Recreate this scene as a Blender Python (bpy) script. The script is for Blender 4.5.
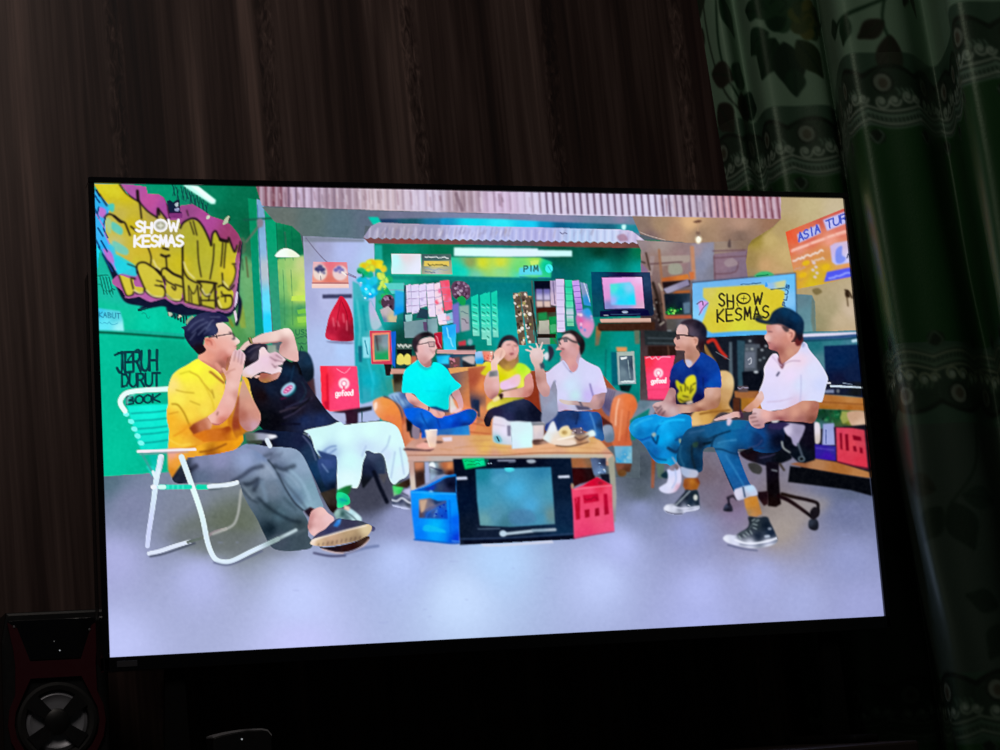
import bpy, bmesh, math, random
import numpy as np
from mathutils import Matrix, Vector

sc = bpy.context.scene
for o in list(bpy.data.objects):
    bpy.data.objects.remove(o)

# ---------------------------------------------------------------- camera, world, lamps, exposure
Z0 = 1.05                                    # height of the middle of the television screen
cam = bpy.data.cameras.new('camera')
cam.sensor_width = 36
cam.lens = 72.0
cam.clip_start = .05
cam_o = bpy.data.objects.new('camera', cam)
sc.collection.objects.link(cam_o)
R = Matrix(((0.9491960153941685, 0.00955686089274315, -0.3145402848121234),
            (-0.3076227698213689, -0.18239690792543786, -0.9338627305266253),
            (-0.06629597157628841, 0.9831785363753167, -0.17019051020441725))).to_4x4()
cam_o.matrix_world = Matrix.Translation((-0.8787933661839116, -2.59167123610476, -0.4240980089075505 + Z0)) @ R
sc.camera = cam_o

sc.view_settings.view_transform = 'Standard'
sc.view_settings.look = 'None'
sc.view_settings.exposure = 0
sc.view_settings.gamma = 1
sc.view_settings.use_curve_mapping = False

world = bpy.data.worlds.new('night_room')
world.use_nodes = True
world.node_tree.nodes['Background'].inputs[0].default_value = (.75, .95, 1.0, 1)
world.node_tree.nodes['Background'].inputs[1].default_value = .006
sc.world = world


def area(name, loc, aim, size, power, col):
    l = bpy.data.lights.new(name, 'AREA')
    l.shape = 'DISK'
    l.size = size
    l.energy = power
    l.color = col
    o = bpy.data.objects.new(name, l)
    o.location = loc
    o.rotation_euler = (Vector(aim) - Vector(loc)).to_track_quat('-Z', 'Y').to_euler()
    sc.collection.objects.link(o)
    return o


# a dim lamp of this room, out of view above, lighting wall and curtain
area('dim_room_lamp', (-1.1, -1.5, 2.6), (-.1, .3, 1.6), .9, 8.6, (1, .89, .82))
# ---------------------------------------------------------------------------
# THE TELEVISION PICTURE: a small numpy painter. What the screen shows is laid
# down shape by shape into a colour buffer with an ownership map; afterwards the
# flat screen is cut into one flat mesh per pictured thing, all in one plane.
# ---------------------------------------------------------------------------
PX0, PY0, PX1, PY1, PS = 84, 176, 892, 664, 2
BW, BH = (PX1 - PX0) * PS, (PY1 - PY0) * PS
buf = np.zeros((BH, BW, 3), np.float32)
own = np.zeros((BH, BW), np.int16)
ELEMS = []            # (name, parent index or None, label)
cur = 0
prng = random.Random(7)


def hx(c):
    if isinstance(c, str):
        return np.array([int(c[i:i + 2], 16) for i in (0, 2, 4)], np.float32) / 255
    return np.asarray(c, np.float32)


def pts(s):
    if isinstance(s, str):
        return [tuple(float(v) for v in p.split(',')) for p in s.split()]
    return list(s)


def Z(x0, y0, k, s):
    """Points noted on an enlarged view: origin x0, y0 and scale k."""
    return [(x0 + k * x, y0 + k * y) for x, y in pts(s)]


def spline(p, closed=True, n=5):
    m = len(p)
    out = []
    for i in range(m if closed else m - 1):
        g = lambda k: p[k % m] if closed else p[min(max(k, 0), m - 1)]
        a, b, c, d = g(i - 1), g(i), g(i + 1), g(i + 2)
        for j in range(n):
            t = j / n
            q = []
            for k in (0, 1):
                q.append(.5 * (2 * b[k] + (c[k] - a[k]) * t + (2 * a[k] - 5 * b[k] + 4 * c[k] - d[k]) * t * t
                               + (3 * b[k] - a[k] - 3 * c[k] + d[k]) * t ** 3))
            out.append(tuple(q))
    if not closed:
        out.append(p[-1])
    return out


def box1(a, r, ax):
    if r < 1:
        return a
    pad = [(0, 0), (0, 0)]
    pad[ax] = (r + 1, r)
    c = np.cumsum(np.pad(a, pad), ax)
    n = 2 * r + 1
    if ax == 0:
        return (c[n:] - c[:-n]) / n
    return (c[:, n:] - c[:, :-n]) / n


def blur(a, s):
    r = max(1, int(round(s * PS * .6)))
    for _ in range(3):
        a = box1(box1(a, r, 0), r, 1)
    return a


def blend(cov, x0, y0, col, c, a, mark):
    h, w = cov.shape
    X0, Y0, X1, Y1 = max(x0, 0), max(y0, 0), min(x0 + w, BW), min(y0 + h, BH)
    if X1 <= X0 or Y1 <= Y0:
        return
    cov = np.clip(cov[Y0 - y0:Y1 - y0, X0 - x0:X1 - x0], 0, 1)
    o = own[Y0:Y1, X0:X1]
    if c:
        cov = cov * (o == cur)
    if isinstance(col, list):                      # [(x, y, colour), ...] blended by distance
        ys, xs = np.mgrid[Y0:Y1, X0:X1].astype(np.float32)
        xs = xs / PS + PX0
        ys = ys / PS + PY0
        num, den = 0, 0
        for (gx, gy, gc) in col:
            wt = 1 / ((xs - gx) ** 2 + (ys - gy) ** 2 + 6) ** 1.3
            num = num + wt[..., None] * hx(gc)
            den = den + wt
        C_ = num / den[..., None]
    else:
        C_ = hx(col)
    al = (cov * a)[..., None]
    b = buf[Y0:Y1, X0:X1]
    buf[Y0:Y1, X0:X1] = b * (1 - al) + C_ * al
    if mark and not c:
        o[cov > .5] = cur


def P(s, col, sm=0, b=0, c=0, a=1, mark=1):
    """Fill a polygon; sm: smooth outline, b: blur in px, c: only inside the current thing, a: opacity."""
    p = pts(s)
    if sm:
        p = spline(p)
    q = np.array([((x - PX0) * PS, (y - PY0) * PS) for x, y in p])
    m = int(b * PS * 2) + 3
    x0, y0 = int(math.floor(q[:, 0].min())) - m, int(math.floor(q[:, 1].min())) - m
    w, h = int(math.ceil(q[:, 0].max())) + m - x0, int(math.ceil(q[:, 1].max())) + m - y0
    q = q - (x0, y0)
    SUB = 3
    acc = np.zeros((h * SUB, w + 2))
    for i in range(len(q)):
        (ax, ay), (bx, by) = q[i], q[(i + 1) % len(q)]
        if ay == by:
            continue
        sg = 1 if by > ay else -1
        lo, hi = min(ay, by), max(ay, by)
        r = np.arange(math.ceil(lo * SUB - .5), math.ceil(hi * SUB - .5))
        if len(r) == 0:
            continue
        yy = (r + .5) / SUB
        xi = ax + (bx - ax) * (yy - ay) / (by - ay)
        k = np.floor(xi).astype(int)
        f = xi - k
        np.add.at(acc, (r, k), sg * (1 - f))
        np.add.at(acc, (r, k + 1), sg * f)
    cov = np.abs(np.cumsum(acc, 1))[:, :w]
    cov = np.minimum(cov, 1).reshape(h, SUB, w).mean(1)
    if b:
        cov = blur(cov, b)
    blend(cov, x0, y0, col, c, a, mark)


def S(s, col, **k):
    P(s, col, sm=1, **k)


def L(s, w, col, sm=1, b=0, c=0, a=1, mark=0, w2=None):
    """Stroke a line of width w (tapering to w2)."""
    p = pts(s)
    if sm and len(p) > 2:
        p = spline(p, False, 4)
    q = np.array([((x - PX0) * PS, (y - PY0) * PS) for x, y in p])
    wm = max(w, w2 or 0) * PS / 2
    m = int(wm + b * PS * 2) + 3
    x0, y0 = int(q[:, 0].min()) - m, int(q[:, 1].min()) - m
    W_, H_ = int(q[:, 0].max()) + m - x0, int(q[:, 1].max()) + m - y0
    ys, xs = np.mgrid[0:H_, 0:W_].astype(np.float32)
    xs += x0 + .5
    ys += y0 + .5
    cov = np.zeros((H_, W_), np.float32)
    n = len(q) - 1
    for i in range(max(n, 1)):
        a0, b0 = q[i], q[min(i + 1, n)]
        d = b0 - a0
        t = np.clip(((xs - a0[0]) * d[0] + (ys - a0[1]) * d[1]) / (d @ d + 1e-9), 0, 1)
        ds = np.hypot(xs - a0[0] - t * d[0], ys - a0[1] - t * d[1])
        rad = w * PS / 2
        if w2 is not None:
            rad = (w + (w2 - w) * (i + t) / n) * PS / 2
        cov = np.maximum(cov, np.clip(rad - ds + .5, 0, 1))
    if b:
        cov = blur(cov, b)
    blend(cov, x0, y0, col, c, a, mark)


def O(x, y, rx, ry, col, rot=0, **k):
    ca, sa = math.cos(math.radians(rot)), math.sin(math.radians(rot))
    P([(x + rx * math.cos(t) * ca - ry * math.sin(t) * sa, y + rx * math.cos(t) * sa + ry * math.sin(t) * ca)
       for t in [i * math.tau / 28 for i in range(28)]], col, **k)


def E(name, parent=None, label=None):
    """Start a pictured thing; the shapes that follow belong to it. Returns its number."""
    global cur
    ELEMS.append((name, parent, label))
    cur = len(ELEMS)
    return cur


def back(i):
    global cur
    cur = i


GLYPH = {
    'A': ['0,1 .5,0 1,1', '.2,.62 .8,.62'], 'B': ['0,1 0,0 .75,.1 .8,.35 .05,.5 .95,.65 .85,.95 0,1'],
    'C': ['1,.15 .5,0 .05,.4 .1,.8 .55,1 1,.85'], 'D': ['0,0 0,1 .7,.9 1,.5 .7,.1 0,0'],
    'E': ['1,0 0,0 0,1 1,1', '0,.5 .8,.5'], 'F': ['1,0 0,0 0,1', '0,.5 .8,.5'],
    'G': ['1,.15 .5,0 .05,.4 .1,.8 .55,1 1,.85 1,.55 .6,.55'], 'H': ['0,0 0,1', '1,0 1,1', '0,.5 1,.5'],
    'I': ['.5,0 .5,1'], 'J': ['.2,0 1,0', '.7,0 .7,.8 .4,1 0,.75'], 'K': ['0,0 0,1', '1,0 0,.55 1,1'], 'L': ['0,0 0,1 1,1'],
    'M': ['0,1 .1,0 .5,.75 .9,0 1,1'], 'N': ['0,1 0,0 1,1 1,0'], 'O': ['.5,0 .05,.25 .05,.75 .5,1 .95,.75 .95,.25 .5,0'],
    'P': ['0,1 0,0 .8,.05 .9,.35 .6,.55 0,.55'], 'R': ['0,1 0,0 .8,.05 .9,.3 .6,.5 0,.5', '.45,.5 1,1'],
    'S': ['.95,.12 .5,0 .08,.22 .3,.45 .75,.55 .95,.78 .5,1 .03,.88'], 'T': ['0,0 1,0', '.5,0 .5,1'],
    'U': ['0,0 0,.75 .5,1 1,.75 1,0'], 'V': ['0,0 .5,1 1,0'], 'W': ['0,0 .25,1 .5,.3 .75,1 1,0'], 'Y': ['0,0 .5,.5 1,0', '.5,.5 .5,1'],
    'f': ['.9,.05 .5,.0 .4,.2 .4,1', '.1,.4 .8,.4'], 'g': ['.9,.4 .5,.35 .1,.55 .2,.9 .7,.95 .9,.7', '.9,.4 .9,1.2 .5,1.35 .1,1.2'],
    'o': ['.5,.38 .1,.6 .2,.95 .5,1 .9,.8 .8,.45 .5,.38'], 'd': ['.9,0 .9,1', '.9,.5 .5,.4 .1,.65 .3,1 .7,1 .9,.85'],
}


def T(txt, p0, p1, up, lw, col, gap=.28, **k):
    """Hand-drawn lettering along p0 -> p1 (baseline start and end); up: vector from baseline to letter top."""
    n = len(txt)
    dx, dy = (p1[0] - p0[0]) / (n - gap), (p1[1] - p0[1]) / (n - gap)
    for i, ch in enumerate(txt):
        for st in GLYPH.get(ch, []):
            L([(p0[0] + dx * (i + u * (1 - gap)) + up[0] * (1 - v), p0[1] + dy * (i + u * (1 - gap)) + up[1] * (1 - v)) for u, v in pts(st)],
              lw, col, sm=ch in 'SOCUGJogfd', **k)


def scrib(x0, y0, x1, y1, n, w, col, amp=3, **k):
    """An unreadable written line."""
    L([(x0 + (x1 - x0) * i / n, y0 + (y1 - y0) * i / n + amp * (prng.random() - .5)) for i in range(n + 1)], w, col, sm=0, **k)


def specks(x0, y0, x1, y1, n, cols, r0=.5, r1=1.4, **k):
    for _ in range(n):
        O(prng.uniform(x0, x1), prng.uniform(y0, y1), prng.uniform(r0, r1), prng.uniform(r0, r1), prng.choice(cols), **k)

# ---- studio floor and walls in the picture
FLOOR = E('studio_floor', None, 'pale blue grey studio floor in the television picture')
P('80,440 900,440 900,670 80,670', [(105, 480, '556f80'), (130, 505, '8087a8'), (115, 560, 'acb0e0'), (115, 645, 'bfc6f6'), (180, 520, '7f879c'),
  (230, 530, '6a7468'), (200, 580, 'b2b9ea'), (300, 600, 'c2cefc'), (300, 645, 'c4c8fa'), (400, 560, 'b7c8f8'), (400, 520, '9098c4'), (370, 495, '474b60'), (460, 600, 'c6dcff'),
  (500, 560, 'b6d4fc'), (600, 580, 'bccaf8'), (620, 545, 'b2bcf0'), (640, 510, '8b95c0'), (640, 490, '55606c'), (640, 470, '444f5a'), (700, 500, '8288a6'), (690, 530, '949cd0'),
  (700, 590, 'b0b8ee'), (760, 580, 'a8b0e4'), (700, 470, '736875'), (735, 505, '86779a'), (780, 530, 'a09696'), (770, 505, '7a7074'), (850, 490, '5a6480'), (850, 510, '7078a0'), (850, 560, '949ccc'), (860, 605, 'a0a6d8'),
  (800, 600, 'a6aede'), (700, 625, 'acb4ea')])
S('182,520 250,498 262,520 240,545 200,552 175,540', '5f6857', b=9, c=1, a=.6)
S('318,470 395,470 400,500 350,515 330,505', '3c3e4e', b=6, c=1, a=.75)
S('160,535 240,530 300,552 250,556 200,548', '6f7583', b=6, c=1, a=.5)
S('690,475 740,470 745,505 705,510', '6d5b66', b=6, c=1, a=.5)
S('765,500 830,500 800,528 770,545', 'a59a92', b=6, c=1, a=.6)
for i in range(26):
    x, y = prng.uniform(110, 860), prng.uniform(530, 635)
    L([(x, y), (x + prng.uniform(2, 9), y + prng.uniform(-1, .5))], .8, '9aa4d8', b=.4, c=1, a=.5)
P('262,190 900,190 900,452 640,452 640,478 300,470 262,470', '53606a', mark=1)

LW = E('graffiti_wall', None, 'green painted wall with graffiti on the left of the television picture')
P('80,170 262,170 266,300 268,462 200,470 80,478', [(165, 190, '00966e'), (110, 215, '00a888'), (200, 195, '0e8264'), (235, 200, '007a56'), (225, 240, '04704e'), (240, 215, '006b45'),
  (245, 280, '5aa26c'), (250, 320, '549a60'), (240, 330, '58a050'), (120, 310, '0cc8a0'), (150, 322, '00cfa8'), (180, 330, '00c8a0'), (105, 355, '00c8a2'), (130, 360, '00c09a'), (170, 350, '00ad88'), (185, 365, '02a080'),
  (108, 420, '00bf98'), (140, 390, '00b893'), (112, 460, '00caa0'), (135, 450, '00c49c'), (250, 420, '207050')])
S('92,185 120,184 190,250 180,300 100,300 90,250', '1fb8a8', b=6, c=1, a=.6)
P('196,182 262,184 262,262 244,256 242,236 222,220 206,208 196,198', [(215, 195, '007e5a'), (240, 200, '006c4a'), (250, 230, '045c3c'), (225, 215, '006848'), (245, 250, '2c6c48')], b=3, c=1, a=.85)
P('238,262 262,262 266,360 236,360 236,318 246,300', [(245, 275, '62a468'), (250, 320, '55984c'), (258, 340, '3f8c50'), (240, 345, '4c9458')], b=3, c=1, a=.7)
P('96,338 184,341 188,470 100,476', [(110, 350, '00bd98'), (175, 350, '00a884'), (110, 440, '00c49e'), (180, 450, '00a888')], b=2, c=1, a=.6)
L('96,332 130,334 184,338', 2.4, '045540', b=.6, c=1)
L('96,329 130,331 184,335', 2, '1fa898', b=.8, c=1, a=.8)
S('240,262 248,258 254,290 256,330 244,330', '78b878', b=3, c=1, a=.55)
S('238,240 244,238 246,250 241,254', '4d6a50', b=1, c=1, a=.8)
L('246,257 248,277', 1.6, '5b5a38', b=.4, c=1)
L('242,259 243,270', 1.4, '3d6848', b=.4, c=1)
P('240,298 244,310 246,328 241,328 238,318', '8aa845', b=1, c=1)
# tube light on the wall
E('tube_light', LW)
P('182,184 198,186 216,200 215,204 211,204 186,188', 'c2fff2', b=.3)
P('190,185.5 199,187 215,200.5 213,203 205,198', 'f0fffc', b=.5, c=1)
# black scribbled tag under the tube
back(LW)
for (x, y) in [(172, 187), (176, 190), (181, 192), (185, 191), (189, 195), (193, 198), (197, 200), (201, 202), (205, 206)]:
    scrib(x, y - 3, x + 3, y + 9, 4, 1.1, '08363c', 5, c=1, a=.9)
    scrib(x + 3, y - 2, x + 1, y + 8, 4, .9, '0a4048', 5, c=1, a=.8)
# the big graffiti piece
G1 = E('graffiti_mural', LW, 'yellow bubble lettering with purple shadow sprayed on the green wall')
A = lambda s: Z(90, 180, .16, s)
B = lambda s: Z(95, 230, .16, s)
for s, w in [('60,150 100,235 135,320 175,410 210,445 280,455 350,470 430,462 540,498 640,515 700,525 800,535 850,520 885,450 895,300 912,80', 5), ('880,400 905,450 900,530 885,590', 5), ('470,490 560,520 620,520', 8), ('290,490 320,480 350,478', 3)]:
    L(B(s), w, '0c1430', b=.3, mark=1, w2=3)
P(A('20,60 120,60 300,400 300,640 190,680 150,560 110,500 60,430 45,580 28,400'), [(95, 205, '2fb0f0'), (100, 230, '38b4f8'), (104, 248, '20b0f8'), (98, 262, '10d0e8'), (110, 262, '58a8ff'), (112, 250, '6fb0f8'), (125, 268, '20d8e8')])
P(A('28,400 60,430 90,500 130,590 60,590 38,560'), [(97, 250, '18d8f4'), (106, 265, '08c0d8')], b=.4, c=1)
S(B('60,150 105,215 150,290 200,370 300,390 430,395 540,420 650,450 740,470 850,460 878,400 892,300 912,90 898,300 880,420 855,505 800,545 640,530 540,512 430,476 350,482 210,455 165,400 120,320'), '0c1430', b=.3)
PU = [(130, 192, 'b058a8'), (150, 200, 'c0509c'), (165, 208, 'a8489c'), (185, 213, '984a88'), (205, 222, 'b04a98'), (230, 235, '9a3c6c'), (238, 280, 'a86a88'), (150, 300, 'b860a8'), (220, 312, 'a87088')]
P(A('185,25 245,28 350,42 360,85 430,90 462,110 490,165 500,200 570,160 640,150 700,185 760,228 830,250 880,280 925,335 948,385 938,460 925,640 910,700 880,760 700,700 500,400'), PU)
S(B('130,290 170,380 200,425 240,420 275,415 300,425 350,445 430,425 460,440 500,460 540,455 580,475 650,490 740,505 770,500 820,510 855,495 875,440 885,300 895,240 870,200 600,100'), PU)
YL = [(105, 188, 'd8c81c'), (125, 195, 'd2c01c'), (130, 225, 'cdb81c'), (120, 215, 'c4b44c'), (110, 226, 'c8bc50'), (115, 243, 'c4c078'), (150, 245, 'ccb428'), (128, 262, 'd4b444'), (138, 250, 'd0b830'), (135, 262, 'ccc030'), (155, 212, 'b4a050'), (170, 230, 'a89c50'), (190, 235, 'b0ac30'), (195, 250, 'b4b02c'), (215, 245, 'bcb82c'),
      (180, 262, 'ccbc20'), (205, 265, 'b8b434'), (230, 270, 'd8c428'), (150, 285, 'd2c43a'), (175, 290, 'cfc03a'), (215, 290, 'c0b430'), (225, 300, 'ccc02e')]
P(A('25,25 185,25 230,85 280,125 310,140 360,195 420,235 437,195 482,250 552,250 572,290 600,252 640,243 690,265 730,335 757,405 768,340 785,320 812,372 850,380 868,370 890,430 907,452 928,395 905,520 912,580 898,640 862,690 700,700 300,560 230,522 150,470 120,400 100,330 92,240 110,215 130,170 60,90'), YL)
for s in ['150,290 170,285 210,300 240,300 250,350 300,360 305,385 285,398 250,385 238,402 200,410 178,370', '270,210 320,205 370,240 410,280 440,380 425,425 380,422 320,388 280,300',
          '410,250 460,245 500,280 545,300 545,400 530,440 490,442 445,412 440,300', '552,300 650,330 660,400 655,470 600,455 558,445', '660,330 745,340 750,480 745,492 660,467 665,400',
          '775,350 800,345 860,380 862,430 845,482 800,496 765,480 760,420']:
    S(B(s), [(125, 285, 'd8c83c'), (142, 285, 'd2c43c'), (160, 292, 'd4c63c'), (175, 292, 'd0c03c'), (190, 290, 'c0b838'), (207, 298, 'bcb434'), (226, 298, 'd0c430')])
    S(B(s), 'e8dca0', c=1, a=.0)
S(A('40,30 170,30 210,80 180,110 100,90'), 'dcd42c', b=3, c=1, a=.7)
for s, c_ in [('120,150 150,150 150,190 135,200 110,170', '38c8c8'), ('140,260 200,300 200,340 170,335 130,300', '58ccc4'), ('150,380 235,430 230,470 170,450 140,410', '6cccc0'), ('150,465 230,500 290,545 290,600 220,590 170,570', '20d4e4'), ('95,240 130,250 130,330 110,320', 'a8cc90'), ('110,390 150,420 160,470 130,450', '30c8f0')]:
    S(A(s), c_, b=.8, c=1, a=.9)
for s in ['60,170 100,190 90,235 55,220', '80,430 130,450 150,520 110,500']:
    S(A(s), 'c070d0', c=1, b=.3)
for s in ['25,90 40,110', '45,120 60,140', '55,170 45,215', '30,180 55,240', '50,300 80,350', '30,360 60,420', '95,240 85,300 110,360', '70,380 110,450', '40,60 60,100', '55,420 100,500 140,570']:
    L(A(s), 1.8, '083a78', c=1, a=.85)
for s in ['40,215 90,300', '90,330 120,400', '110,450 160,560']:
    L(A(s), 1.3, 'b080d8', c=1, a=.8)
DK = '1a1010'
for s, w in [('22,40 60,95', 1.2), ('60,90 105,160', 1.4), ('90,235 115,213 150,225 185,260 215,265 232,300 250,345', 1.7), ('150,225 200,262', 2), ('185,28 225,80 280,122 298,125', 1.5), ('295,65 298,125 310,140 322,240', 1.6), ('297,70 302,130', 2.6), ('310,140 360,195 420,235', 1.6), ('420,235 428,185 485,255', 1.6), ('425,180 432,215', 2.6),
             ('455,85 480,130 490,190 500,235', 1.6), ('255,290 290,320', 1.6), ('565,300 580,270 610,250 640,240 670,248 705,290 735,350 757,405', 1.9), ('757,410 765,340 785,318 800,345 820,378 860,378 868,360 885,410 905,450 920,410', 1.8), ('815,372 862,385', 3), ('940,385 930,450', 1.6), ('605,190 615,225', 1), ('625,262 650,340', 1.1), ('645,255 668,345', 1.1),
             ('672,380 678,500 695,605', 1.2), ('775,400 770,500 750,620', 1.3), ('830,390 825,470 818,540', 1.3), ('850,390 842,480 838,550', 1.2), ('910,525 890,525', 1.3), ('360,415 382,480 378,530', 1.3), ('455,425 490,435', 2), ('445,468 470,478 495,472', 2.4), ('475,480 480,550', 1.5), ('578,400 580,600', 2), ('582,560 610,610 660,640 690,640', 1.5),
             ('475,555 520,585 570,603', 1.6), ('235,525 290,545', 1.0)]:
    L(A(s), w, DK, c=1, b=.2)
for s, w in [('265,270 260,230 275,207 310,203 350,225 390,255 420,290 440,340', 1.7), ('265,260 290,320 320,385 350,410 390,425 430,420 440,390 430,360 410,345', 1.5), ('385,315 420,325', 1.2), ('375,345 430,355', 1.2), ('412,270 420,245 450,240 490,275 545,300', 1.6), ('385,245 410,275', 2.6), ('430,290 450,320 500,350 500,375 480,355', 1.4), ('440,400 490,440 530,445 548,430', 1.5), ('500,340 545,355', 1.4),
             ('548,300 560,440', 1.8), ('585,350 588,450', 1), ('585,350 615,400 640,350', 1), ('600,395 605,455', 1), ('640,345 655,470', 1.4), ('650,330 665,350 660,370 700,415 735,375 745,340', 1.6), ('665,440 745,440', 1.4), ('715,410 710,440', 1.4), ('660,420 665,470', 1.4), ('750,340 755,480', 2.2), ('770,355 800,345 840,375 870,345', 1.6), ('770,420 760,450 775,485 810,497 850,480 860,440 845,410 790,415', 1.5), ('815,415 815,450', 1.1),
             ('790,385 800,405 850,410', 1.3), ('640,320 700,325 760,335', 2.2), ('800,350 795,270', 1.4), ('870,220 880,260 865,320 840,360', 1.2), ('225,300 250,305', 1.8), ('225,310 240,370', 1.4), ('245,385 270,400 300,395 310,370', 1.4), ('150,285 180,370 200,412 235,405 240,390', 1.4), ('560,445 600,460 650,472 660,470 745,492', 1.3)]:
    L(B(s), w, DK, c=1, b=.2)
for s in ['245,375 275,395 300,390', '320,375 360,412 420,418', '445,400 480,432 530,438', '365,190 385,230 405,245', '555,200 580,260 620,300', '670,370 690,405 720,400', '770,440 790,485', '800,320 830,355']:
    L(B(s), 1.5, 'f4ecc0', c=1, a=.75, b=.4)
L(B('190,420 240,420 275,412 300,425 350,445 430,425 460,440 500,462 540,455 580,478 650,492 740,508 770,502 820,514 855,498 876,440 886,300 900,200'), 1.8, 'b466a4', c=1, a=.7)
P(A('480,130 500,125 520,140 545,120 560,130 565,200 575,235 500,235 495,205'), '101838', a=.95)
S(A('530,150 552,140 548,165 535,165'), 'b0c0c8', c=1)
S(A('530,180 555,175 552,195 530,192'), '9098c0', c=1)
S(A('500,205 570,205 572,235 505,235'), '803078', c=1)
L(A('498,205 570,203'), 1.2, '2a1040', c=1)
S(A('845,240 870,225 865,262 830,280'), 'b8c8a8')
P(A('870,235 880,250 862,262'), '102830')
S(A('730,225 750,222 745,240 728,245'), 'c8d8c0')
P(B('885,380 895,390 890,450 872,490 875,430'), 'd8c8e8')
P(B('865,510 880,500 890,560 880,580'), 'e0d0e0')
L(B('840,560 860,600'), 3, '7a8a30', b=.8)
# red and black tags on the lower wall
back(LW)
P('90,307 120,311 123,320 124,331 98,330', [(96, 312, '38c8f0'), (115, 316, '50d0e0'), (105, 326, '60e8f8'), (120, 328, 'a0f4f8')], b=.3, c=1)
T('KABUT', (99, 317), (120, 318.5), (0, -5), .9, '1c7094', c=1, a=.8)
scrib(100, 322, 118, 324, 12, .7, '3ab0cc', 3, c=1)
for x in (100, 103, 106, 109):
    L([(x, 277), (x + 2, 285), (x + 4, 294)], .9, '045045', c=1)
L('98,276 104,275 108,275', 1, '045045', c=1)
L('110,292 112,289 115,290', 1, '045045', c=1)
scrib(98, 283, 112, 295, 6, .7, '06806a', 5, c=1)
L('139,310 146,308 152,306', 3, '083038', c=1)
scrib(142, 313, 150, 318, 6, .8, '089880', 4, c=1)
for i in range(7):
    L([(168 + i * 3, 308 + i), (169 + i * 3, 315 + i * 1.5)], 2.2, '06303a', c=1)
S('168,309 171,311 172,315 169,316', 'b8c8b0', c=1)
S('178,318 180,314 182,316', 'd0c8b0', c=1)
S('186,322 192,316 195,320 190,328', '8ca888', c=1)
TG = '063844'
T('JERUH', (117, 373), (157, 370), (0, -20), 2.7, TG, gap=.1, c=1)
T('DURUT', (122, 387), (160, 386), (0, -13), 2.3, TG, gap=.15, c=1)
T('BOOK', (127, 404.5), (160, 402), (0, -8), 2, TG, gap=.15, c=1)
L('115,355 122,352', 2.4, TG, c=1)
L('128,360 134,352 139,350 141,362', 1.8, TG, c=1)

COL = E('green_column', None, 'green painted column beside the graffiti wall')
P('248,198 258,200 272,330 274,470 262,470 255,330', [(256, 210, '008e60'), (256, 300, '00936e'), (258, 320, '009078'), (258, 400, '0a7a60')])
E('drain_pipe', None, 'pale blue drain pipe on the green column')
P('256.5,199 263.5,201 272,329 272,336 264,338 260,280', [(262, 215, '7aa8d0'), (264, 245, '88b8e0'), (265, 270, 'b8c4d0'), (268, 305, '60e0ff'), (268, 320, '20d4ff')])
L('257.5,205 263,320', 1, '3a6aa8', c=1, a=.6)
P('264,208 275,208 281,330 273,330', [(268,215,'02a070'),(275,320,'2f9a78')])
L('244,220 275,218', 2, '145a48', b=.3)
L('246,242 262,222', 1.8, '6a6a60', b=.3)
S('257,220 262,219 263,226 258,227', '8a8090', b=.4)

DR = E('roller_door', None, 'green panelled door under a lamp in the television picture')
P('275,208 290,212 300,232 304,252 311,356 312,392 286,400 281,330', [(280, 225, '0a8060'), (272, 230, '04a070'), (295, 240, '007c58'), (280, 265, '90c870'), (298, 270, 'c0d488'), (300, 296, 'd0e46a'), (275, 285, '78c470'), (280, 310, '3f9a66'), (300, 310, '3f9462'), (285, 345, '3e9c5a'), (303, 320, '80c84a'), (272, 320, '309870'), (300, 370, '2a7a58')])
P('276,206 301,230 306,254 292,257 276,259', [(278, 215, '089464'), (285, 235, '04784c'), (298, 245, '046c48'), (280, 255, '0c8458')], b=1.2, c=1)
P('284,259 304,256 308,290 288,292', [(288, 262, 'a0cc74'), (302, 262, 'd0d490'), (292, 285, '9cc868'), (304, 285, 'd4e070')], b=1.2, c=1, a=.8)
P('276,330 312,326 314,360 282,366', '3c8c58', b=2, c=1, a=.6)
for x in (276, 283, 291):
    L([(x, 222), (x + 2, 260)], .7, '04624a', c=1, a=.6)
    L([(x, 270), (x + 2, 325)], .7, '2f7a4c', c=1, a=.6)
P('292,296 308,295 308,301 291,301', 'c4e858', c=1)
P('297,310 309,308 309,313 298,314', '78c848', c=1)
P('297,317 309,316 309,322 298,323', '98d850', c=1)
T('USS', (296, 335), (309, 334), (0, -5), .8, '1a6a48', c=1)
scrib(296, 337, 309, 337, 8, .8, '226048', 3, c=1)
scrib(298, 343, 309, 343, 6, .8, '226048', 3, c=1)
L('300,352 301,346 303,349', .9, '124838', c=1)
L('275,348 276,350', 2, '246048', c=1)
E('lamp_shade', DR, 'white enamel lamp shade over the green door')
L('285,232 286,247', .8, '405850')
S('276,254 282,249 290,249 298,254 298,257 277,257', [(280, 254, 'f4fff8'), (296, 254, 'f0f8e0')])
E('corrugated_awning', None, 'rusty corrugated metal strip along the top of the television picture')
P('256,186 520,192 784,197 781,219 600,216 400,211 262,206', [(262, 195, 'a08090'), (275, 198, '906878'), (300, 195, 'c8b4d0'), (340, 200, 'a48c9c'), (380, 200, 'd0bcc4'), (430, 200, 'd4c8e0'), (460, 200, 'a8909c'), (500, 205, 'd0b8d8'), (540, 200, 'd8d0ec'), (600, 200, 'd4cce8'), (650, 203, 'd8d4f0'), (690, 203, 'c0b0c4'), (730, 205, 'c49098'), (765, 210, 'b890a0')])
xx = 258.0
k = 0
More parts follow.
